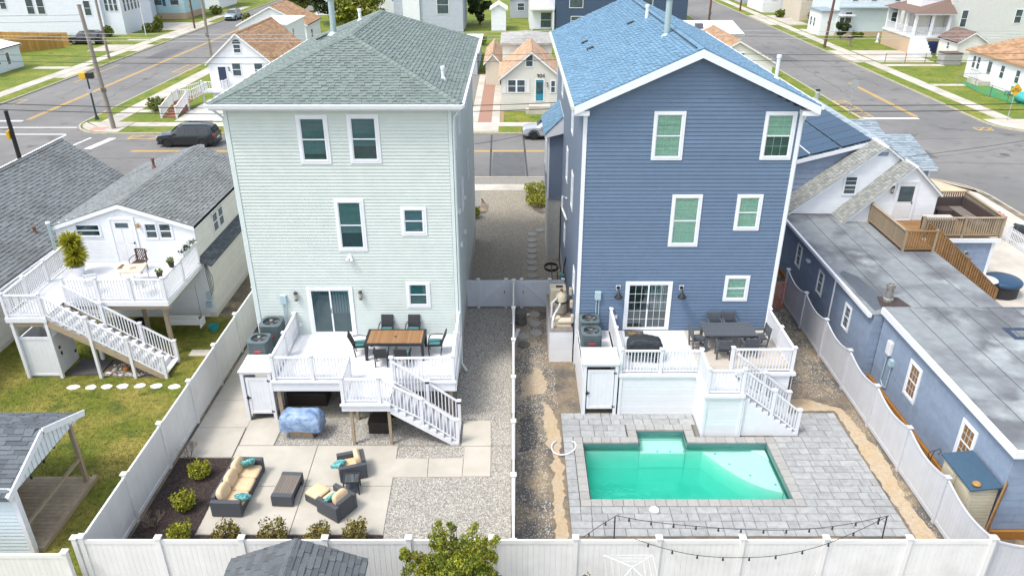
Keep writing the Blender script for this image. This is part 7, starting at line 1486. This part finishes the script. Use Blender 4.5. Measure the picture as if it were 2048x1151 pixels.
for k,(p,q,l) in enumerate((((-34.95-.5,65.6,9.8),(-51.9,100.2,10.5),'thin wire from the leaning corner pole across the left road'),((-35.4,65.6,9.4),(-80,70,9.6),'thin wire running left from the leaning corner pole'),((-35.4,65.6,8.9),(-80,72,8.8),'lower thin wire running left from the leaning corner pole'),((-51.9,100.2,11),(-51.6,128.6,11.5),'wire along the left road verge'),((43.8,109.5,10.5),(43.2,153,11),'wire along the right road verge'),((43.8,109.5,9.0),(29.4,120,9.2),'wire crossing the right road between brown poles'),((43.8,109.5,10),(80,75,9.6),'wire leaving the brown pole to the right'),((43.8,109.5,8.8),(80,74,8.6),'lower wire leaving the brown pole to the right'),((43.7,109.5,8),(58,105,6.5),'service wire from the brown pole to the porch house'),((45.5,51.2,5.2),(17.5,36.8,5.8),'service wire dropping to the white gable'),((7,51.2,5.6),(-2.15,41,5.5),'service wire dropping to the pale green house'))): wire(l,p,q,.4,.012,wblk)
ylw=mat('signal_yellow',(.62,.38,.03),.5,.08); sgn=mat('sign_grey',(.42,.44,.45),.5,.08,metal=.4)
s=thing('warning_beacon','yellow and black warning beacon on a dark pole at the street corner','beacon',None,(-38,68.8,0)); MB().cyl((-38,68.8,0),(-38,68.8,3.6),.09,.07,10).mk('pole',mat('dark_green_pole',(.02,.04,.045),.5,.1),s); MB().cyl((-38,68.8,0),(-38,68.8,.3),.2,.14,10).mk('base',mat('dark_green_pole',(.02,.04,.045)),s); MB().box(-38.6,-38.0,68.55,69.05,3.65,4.2).mk('housing',ylw,s,bevel=.05); MB().box(-38.0,-37.4,68.57,69.03,3.66,4.19).mk('hood',black,s,bevel=.05); MB().box(-38.25,-37.75,68.68,68.72,2.4,2.75).mk('sign_plate',sgn,s)
x,y,_=G(20,318,0); s=thing('signal_pole','black signal post with yellow push-button box at the left edge','signal',None,(-35.9,53.4,0)); px,py=-35.6,53.1; MB().cyl((px,py,0),(px,py,4.5),.16,.13,12).mk('pole',black,s); MB().box(px-.32,px-.1,py-.25,py+.15,2.5,3.1).mk('signal_box',ylw,s,bevel=.03); MB().cyl((px,py,0),(px,py,.4),.3,.18,12).mk('base',black,s)
s=thing('stop_sign','grey back of an octagonal stop sign on a thin post','sign',None,(31.5,71.1,0)); MB().cyl((31.5,71.1,0),(31.5,71.1,3.0),.04,n=8).mk('post',sgn,s); MB().tube([(31.5,71.04,2.7),(31.5,71.06,2.7)],.42,8).mk('plate',sgn,s)
s=thing('street_sign','yellow diamond NO OUTLET sign on a steel post','sign',None,(44.8,68.4,0)); MB().cyl((44.8,68.4,0),(44.8,68.4,3.0),.04,n=8).mk('post',sgn,s); p=MB().obox((0,0,0),(.8,.02,.8),(0,R(45),0)).mk('plate',ylw,s); p.location=(44.8,68.33,2.75); text('NO\nOUTLET',.22,black,s,(44.8,68.31,2.75),(R(90),0,0),.003)
s=thing('sign_post','small grey sign plate on a post behind the left roof','sign',None,(-21,52.0,0)); MB().cyl((-21.6,51.3,0),(-21.6,51.3,2.6),.04,n=8).mk('post',sgn,s); pb('plate',sgn,s,-21.85,-21.35,51.24,51.26,1.7,2.6)
s=thing('utility_pedestal','grey utility pedestal with dark cap on the right road verge','pedestal',None,(30.6,77,0)); MB().lathe([(.25,0),(.25,.7),(.2,.85),(0,.9)],(30.6,77,0),12).mk('body',sgn,s); MB().lathe([(.22,.85),(.22,1.0),(0,1.05)],(30.6,77,0),12).mk('cap',black,s)
mbx=thing('mailbox','dark mailbox on a post before the pale blue house','mailbox',None,(47,110.5,0)); pb('post',wood,mbx,46.95,47.05,110.45,110.55,0,1.0); pb('post',wood,mbx,47.25,47.35,110.45,110.55,0,1.0); MB().box(46.85,47.45,110.2,110.8,1.0,1.3).mk('box',black,mbx,bevel=.05)
st=MB().lathe([(.3,0),(.32,.1),(.15,.2),(.14,.5),(.22,.7),(.16,1.0),(.1,1.1),(.14,1.25),(0,1.35)],(52.6,114,0),12).mk('statue',white2,smooth=True); tag(st,'white garden statue on the lawn across the right road','statue')
for x,y,l,m in((-52.9,152,'dark wheelie bin far along the left road',black),(-51.8,158,'blue bin far along the left road',mat('bin_bright_blue',(.02,.08,.4),.5,.1))):
    b=thing('wheelie_bin',l,'bin',None,(x,y,0)); MB().prism([(-.3,-.3),(.3,-.3),(.3,.3),(-.3,.3)],.08,1.0).mk('body',m,b); MB().box(-.33,.33,-.33,.33,1.0,1.08).mk('lid',m,b,bevel=.03)
    for s_ in(-.2,.2): MB().cyl((s_-.04,.3,.1),(s_+.04,.3,.1),.1,n=10).mk('wheel',tyre,b)
    place(b,x,y,.02,0,None,1.5)
fp=thing('flag_pole','thin white flag pole on the lawn of the teal house','pole',None,(-57.2,122.5,0)); MB().cyl((-56.2,121,0),(-56.2,121,9),.07,.05,8).mk('shaft',white2,fp); MB().ball((-56.2,121,9.05),.1).mk('finial',ylw,fp)
# ---------------- plants ----------------
def leaves(mb,c,rad,n,size,g,flat_=.0,hollow=.45,clumps=0):
    cx,cy,cz=c; C=None
    if clumps: C=[(g.uniform(-1,1),g.uniform(-1,1),g.uniform(-.8,1)) for _ in range(clumps)]
    for k in range(n):
        while True:
            p=Vector((g.uniform(-1,1),g.uniform(-1,1),g.uniform(-1,1)))
            if hollow<p.length<1: break
        if C:
            q=Vector(g.choice(C)); p=(q.normalized()*.62+Vector((g.gauss(0,.22),g.gauss(0,.22),g.gauss(0,.2))))
        p=Vector((cx+p.x*rad[0],cy+p.y*rad[1],cz+p.z*rad[2])); nrm=Vector((g.uniform(-1,1),g.uniform(-1,1),g.uniform(-.3,1))).normalized(); u=nrm.orthogonal().normalized(); a=g.uniform(0,6.28); v=nrm.cross(u); u,v=u*math.cos(a)+v*math.sin(a),v*math.cos(a)-u*math.sin(a); s=size*g.uniform(.6,1.3)
        mb.add([p-u*s,p+v*s*.55,p+u*s,p-v*s*.55],[(0,1,2,3)])
def shrub(label,x,y,z,r,h,m,seed,n=700,size=.045,name='shrub',group=None):
    g=random.Random(seed); s=thing(name,label,'shrub',group,(x,y,z)); st=MB()
    for k in range(9): a=g.uniform(0,6.28); rr=r*.55*g.random(); st.tube([(x,y,z-.02),(x+rr*.4*math.cos(a),y+rr*.4*math.sin(a),z+h*.35),(x+rr*math.cos(a),y+rr*math.sin(a),z+h*.7)],.012,5,True,.005)
    st.mk('stems',bark,s); mb=MB(); leaves(mb,(x,y,z+h*.52),(r,r,h*.52),n,size,g,hollow=.35)
    for k in range(14): a=g.uniform(0,6.28); leaves(mb,(x+r*.8*math.cos(a),y+r*.8*math.sin(a),z+h*g.uniform(.45,1.05)),(.12,.12,.1),18,size,g,hollow=0)
    mb.mk('foliage',m,s); return s
yg=mat('bush_leaf',(.24,.25,.016),.6,.25,5,rnd=.5); og=mat('bush_leaf_red',(.16,.14,.02),.6,.25,5,rnd=.5,c2=(.22,.09,.03),cs=9,lo=.58,hi=.66)
for i,(u,v,r,h,l,m) in enumerate(((402,955,.36,.55,'round green shrub at the back of the mulch bed, beside the sofa end',yg),(372,1018,.36,.6,'round green shrub in the middle of the mulch bed',yg),(362,1082,.36,.6,'round green shrub in the front corner of the mulch bed',yg),(455,1085,.42,.6,'loose green shrub by the fence below the sofa',og),(550,1085,.44,.66,'loose green shrub by the fence between two white figurines',og),(636,1086,.4,.55,'loose green shrub by the fence right of the white figurine',og),(712,1082,.38,.6,'loose green shrub by the fence at the patio corner',og))):
    x,y,_=G(u,v,.0); shrub(l,x,max(y,15.95),.03,r,h,m,30+i)
def twigs(label,x,y,h,seed):
    g=random.Random(seed); s=thing('bare_shrub',label,'shrub',None,(x,y,0)); mb=MB()
    def br(p,d,L,r,k):
        q=p+d*L; mb.tube([p,q],r,4,True,r*.6)
        if k:
            for _ in range(3 if k>1 else 2): br(q,(d+Vector((g.uniform(-.7,.7),g.uniform(-.7,.7),g.uniform(-.1,.5)))).normalized(),L*.7,r*.6,k-1)
    for k in range(7): a=g.uniform(0,6.28); br(Vector((x,y,.02)),Vector((math.cos(a)*.6,math.sin(a)*.6,1)).normalized(),h*.33,.014,4)
    mb.mk('twigs',twig,s)
x,y,_=G(380,920); twigs('bare leafless shrub against the fence beside the walkway',x,y,.75,5); x,y,_=G(310,1055); twigs('bare twiggy shrub in the mulch bed near the corner',x,y,.7,6)
for i,(u,v,r,h,l) in enumerate(((1071,388,.8,.7,'yellow-green bush in the alley mulch bed, nearer the street'),(1076,410,.85,.7,'yellow-green bush in the alley mulch bed, nearer the pool'),(947,435,.4,.6,'small bush beside the green house wall in the alley'))): x,y,_=G(u,v); shrub(l,min(x,1.75),y,.03,r,h,yg,60+i,1100,.06)
x,y,_=G(317,222); shrub('spiky green plant on the corner cottage lawn',x,y,.02,1.0,1.1,leafg,70,700,.12); 
def tree(label,x,y,h,rad,m,seed,n,size,trunk=.15,clumps=26,name='tree',cz=None):
    g=random.Random(seed); t=thing(name,label,'tree',None,(x,y,0)); tr=MB(); tr.tube([(x,y,-.05),(x+.05,y,h*.35),(x,y+.05,h*.6),(x,y,h*.85)],trunk,8,True,trunk*.3)
    for k in range(9): a=k*.7+g.random(); z0=h*(.3+.06*k); tr.tube([(x,y,z0),(x+rad[0]*.4*math.cos(a),y+rad[1]*.4*math.sin(a),z0+h*.1),(x+rad[0]*.75*math.cos(a),y+rad[1]*.75*math.sin(a),z0+h*.16)],trunk*.4,5,True,trunk*.12)
    tr.mk('trunk',bark,t); mb=MB(); C=cz or h-rad[2]
    for k in range(clumps):
        while True:
            p=Vector((g.uniform(-1,1),g.uniform(-1,1),g.uniform(-1,1)))
            if .35<p.length<1: break
        cl=g.uniform(.2,.38); leaves(mb,(x+p.x*rad[0]*.85,y+p.y*rad[1]*.85,C+p.z*rad[2]*.85),(rad[0]*cl,rad[1]*cl,rad[2]*cl*.8),n//clumps,size,g,hollow=.2)
    mb.mk('crown',m,t); return t
ced=mat('cedar_leaf',(.12,.155,.014),.6,.3,3,rnd=.5,c2=(.24,.25,.02),cs=2.5)
def cedar():
    g=random.Random(4); x,y=-1.28,13.9; t=thing('tree','bright green cedar in the foreground before the back fence','tree',None,(x,y,0)); tr=MB(); tr.tube([(x,y,-.05),(x+.05,y,1.2),(x-.15,y,2.2),(x-.45,y+.05,3.0)],.09,8,True,.02); mb=MB()
    for k in range(58):
        a=g.uniform(0,6.28); z0=g.uniform(.5,2.5); L=g.uniform(.55,1.0)*(1.25-.28*z0/2.4); up=g.uniform(.15,.9); b=Vector((x-.12*z0,y,z0)); d=Vector((math.cos(a)*1.25,math.sin(a)*.9,up)).normalized(); tip=b+d*L*1.35
        tr.tube([b,b+d*L*.7,tip],.02,4,True,.006)
        for j in range(7):
            q=b.lerp(tip,.3+.7*j/6)+Vector((g.gauss(0,.07),g.gauss(0,.07),g.gauss(0,.05))); r=.2*(1.1-.09*j)*g.uniform(.7,1.2); leaves(mb,q,(r,r,r*.85),110,.036,g,hollow=.15)
    for sx,h in((-.55,3.2),(-.42,3.05),(-.1,2.85),(.2,2.7),(.55,2.4),(-.8,2.5)):
        for j in range(6): leaves(mb,(x+sx+g.gauss(0,.04),y+g.gauss(0,.1),h-.13*j),(.05+.035*j,.05+.035*j,.1),50,.034,g,hollow=0)
    tr.mk('trunk',bark,t); mb.mk('crown',ced,t)
cedar()
tree('dark green tree behind the brown-roofed house',-30.5,134,9.5,(5,4,4),leafd,11,7000,.35,.25,30); tree('rounded bright green tree beyond the green roof',-23.5,126,6.6,(5.2,4,3.6),ced,12,9000,.28,.2,40); tree('dark tree beside the grey town house',-5.6,133,7,(2.2,2.2,3.2),leafd,13,4000,.25,.2,24); tree('bushy tree at the top of the left road',-40,150,5,(3.5,3,2.4),leafg,14,4000,.3,.2,22); tree('small brown-green tree by the corner cottage roof',-38.2,117,4.2,(1.6,1.6,1.8),leafg,15,1500,.2,.12,16); tree('dark shrub tree before the pale blue house',48.6,117.5,2.8,(1.2,1.2,1.2),leafd,16,1800,.16,.1,18)
for i,(x,y,r,h,l) in enumerate(((-57,124.5,1.2,1.4,'green bush beside the large white house steps'),(-55.8,125,.7,2.2,'small conical evergreen near the flag pole'),(-61.0,119.2,.8,1.5,'small evergreen before the large white house'),(-54.5,147,1.2,1.5,'dark bush by the stairs of the far white house'),(47.6,143,.9,1.2,'green bush before the beige row house'),(51.6,137.6,.9,1.6,'olive bush against the beige row house'),(52,119.6,.9,.7,'low bush along the pale blue house plinth'),(-4.9,112,1.2,1.2,'overgrown green patch behind the white shed'))): shrub(l,x,y,0,r,h,leafg,90+i,500,.16)
shrub('leafy plant peeping over the bottom edge before the fence',2.05,14.6,0,.18,1.12,leafg,77,160,.05,'garden_plant')
# ---------------- small yard things ----------------
def goose(label,x,y,z,rz,m,s=1):
    o=thing('garden_figurine',label,'figurine'); b=MB(); b.ball((0,0,.17),(.16,.1,.12),14,9); b.tube([(.1,0,.22),(.16,0,.32),(.15,0,.42),(.2,0,.46)],.045,8,True,.035); b.ball((.2,0,.46),(.055,.045,.045),10,7); b.tube([(-.12,0,.2),(-.24,0,.26)],.06,8,True,.02); b.mk('body',m,o,smooth=True); MB().cyl((.24,0,.455),(.31,0,.44),.022,.006,8).mk('beak',ylw,o); MB().box(-.12,.12,-.08,.08,0,.06).mk('base',m,o,bevel=.01); place(o,x,y,z,rz,None,s)
x,y,_=G(504,1084,.1); goose('blue and white bird figurine by the back fence',x,15.95,.03,160,mat('blue_white_glaze',(.42,.52,.60),.4,.2,8),1.05); x,y,_=G(595,1084,.1); goose('white bird figurine by the back fence behind the shed ridge',x,15.9,.03,100,white2,1.0)
# string lights
def strand(label,pts,nb,parent=None):
    o=thing('string_lights',label,'string lights','string lights',pts[0]); P=[Vector(p) for p in pts]; Q=[]
    for i in range(len(P)-1):
        for k in range(6):
            t=k/6; a=P[max(i-1,0)];b=P[i];c=P[i+1];d=P[min(i+2,len(P)-1)]; Q.append(.5*((2*b)+(c-a)*t+(2*a-5*b+4*c-d)*t*t+(3*b-a-3*c+d)*t**3))
    Q.append(P[-1]); MB().tube(Q,.009,5).mk('cord',black,o); L=[0]
    for a,b in zip(Q[:-1],Q[1:]): L.append(L[-1]+(b-a).length)
    for k in range(nb):
        s=L[-1]*(k+.6)/nb; i=max(j for j in range(len(L)) if L[j]<=s); i=min(i,len(Q)-2); t=(s-L[i])/max(1e-6,L[i+1]-L[i]); p=Q[i].lerp(Q[i+1],t); b=MB().lathe([(.0,.0),(.02,-.005),(.022,-.055),(.0,-.056)],p,8).mk('socket',black,o); MB().lathe([(.02,-.056),(.034,-.085),(.03,-.11),(.0,-.125)],p,8).mk('bulb',mat('bulb_glass',(.06,.055,.05),.15,.1),b)
YF=15.36; A=lambda u,v,d=0:AY(u,v,YF+d)
for x,l in((2.72,'thin black pole on the back fence holding lights, left'),(10.0,'thin black pole on the back fence holding lights, right')): p=MB().cyl((x+.02,YF+.04,1.2),(x,YF+.1,2.5),.018,n=8).mk('light_pole',black); tag(p,l,'pole','string light poles')
strand('string lights strung between the two black poles over the pavers',[A(1232,1030,.1),A(1300,1042,.1),A(1400,1052,.1),A(1500,1058,.1),A(1600,1058,.1),A(1690,1048,.1),A(1778,1030,.1)],12); strand('string lights swagged across the front of the back fence',[A(1268,1076,-.1),A(1330,1096,-.12),A(1400,1110,-.12),A(1480,1114,-.12),A(1560,1109,-.12),A(1640,1091,-.12),A(1710,1063,-.05),A(1777,1031,.08)],10); strand('short string of lights running down left of the black pole',[A(1232,1031,.1),A(1200,1050,.1),A(1165,1074,.06)],2)
# alley clutter
for k,(u,v) in enumerate(((1080,461),(1064,469),(1064,481),(1064,492),(1064,503),(1064,514),(1064,526),(1064,538),(1064,552))):
    x,y,_=G(u,v); s=MB().lathe([(.0,.0),(.28,.0),(.28,.035),(.26,.045),(0,.045)],(0,0,0),14).mk('paving_disc',mat('grey_disc',(.30,.30,.28),.85,.15,5)); tag(s,'round grey stepping stone in the alley gravel, '+['farthest and closest to the hose','second farthest','third farthest','fourth farthest','middle one of nine','fourth from the gate','third from the gate','second from the gate','closest to the gate'][k],'stepping stone','alley stepping stones'); place(s,x,y,.004)
for k,(u,v) in enumerate(((1069,629),(1070,647),(1072,666),(1046,673))):
    x,y,_=G(u,v); s=MB().lathe([(.0,.0),(.27,.0),(.27,.035),(.25,.045),(0,.045)],(0,0,0),14).mk('paving_disc',mat('grey_disc',(.30,.30,.28))); tag(s,'round grey stepping stone beside the pump platform, '+['closest to the gate','second from the gate','third from the gate','nearest the loose white planks'][k],'stepping stone','dirt strip stepping stones'); place(s,x,y,.004)
for (u0,v0,u1,v1,w,l) in((1036,645,1042,620,.16,'white plank lying upright in the dirt strip, crossed by another'),(1023,647,1058,627,.15,'white plank lying crosswise in the dirt strip'),(1026,684,1037,657,.17,'white plank nearest the pool in the dirt strip')):
    a,b=G(u0,v0,.06),G(u1,v1,.06); mb=MB(); beam(mb,a,b,w,.03); o=mb.mk('loose_plank',white2); tag(o,l,'plank')
s=thing('stone_stack','stack of dark flat round stones by the gate','stones',None,(.3,30.5,0)); dkst=mat('dark_stone',(.12,.115,.105),.9,.2,5)
for i in range(6): MB().lathe([(0,0),(.27,0),(.29,.05),(.27,.1),(0,.1)],(.32+rng.uniform(-.03,.03),30.6+rng.uniform(-.03,.03),i*.102),14).mk('stone',dkst,s)
s=MB().lathe([(0,0),(.27,0),(.28,.04),(.26,.08),(0,.08)],(0,0,0),14).mk('flat_stone',dkst); tag(s,'single dark flat round stone lying in the dirt strip','stone'); place(s,.45,28.6,.0)
s=thing('garden_hose','coil of black hose against the blue house alley wall','hose',None,(2.05,37,0))
for i in range(4): MB().tube([(2.0+.36*math.cos(R(a)),36.6+.45*math.sin(R(a)),.03+.03*i) for a in range(0,361,20)],.02,5).mk('coil',black,s)
s=thing('hand_cart','old dark metal cart leaning by the blue house wall','cart',None,(2.1,34.5,0)); mb=MB(); mb.tube([(1.9,33.2,.3),(1.95,35.2,.9),(2.2,35.2,.9),(2.2,33.2,.3)],.025,6); mb.mk('frame',black,s); MB().box(1.88,2.22,33.2,34.2,.25,.32).mk('bed',woodb,s); 
for x in(1.86,2.24): MB().cyl((x-.02,33.4,.2),(x+.02,33.4,.2),.2,n=14).mk('wheel',tyre,s)
s=thing('safety_net','orange plastic safety netting rolled by the grey fence','netting',None,(12.7,32.3,0)); onet=mat('orange_net',(.6,.08,.03),.6,.1); mb=MB()
for i in range(9): mb.box(12.2+i*.08,12.21+i*.08,32.0,32.02,.02,1.4); mb.box(12.2,12.86,32.0,32.02,.05+i*.16,.065+i*.16)
mb.mk('mesh',onet,s)
s=thing('clothes_dryer','white umbrella clothes dryer top before the back fence','clothes dryer',None,(3.3,13.8,0)); q=AY(1265,1131,13.9); MB().cyl((q[0],13.9,0),(q[0],13.9,q[2]),.025,n=8).mk('mast',white2,s)
for k in range(4):
    a=R(45+90*k); MB().tube([(q[0],13.9,q[2]-.03),(q[0]+.9*math.cos(a),13.9+.9*math.sin(a),q[2]-.28)],.012,5).mk('arm',white2,s)
for t in(.5,.75,1.0): MB().tube([(q[0]+.9*t*math.cos(R(45+90*k)),13.9+.9*t*math.sin(R(45+90*k)),q[2]-.03-.25*t) for k in range(5)],.005,4).mk('line',white2,s)
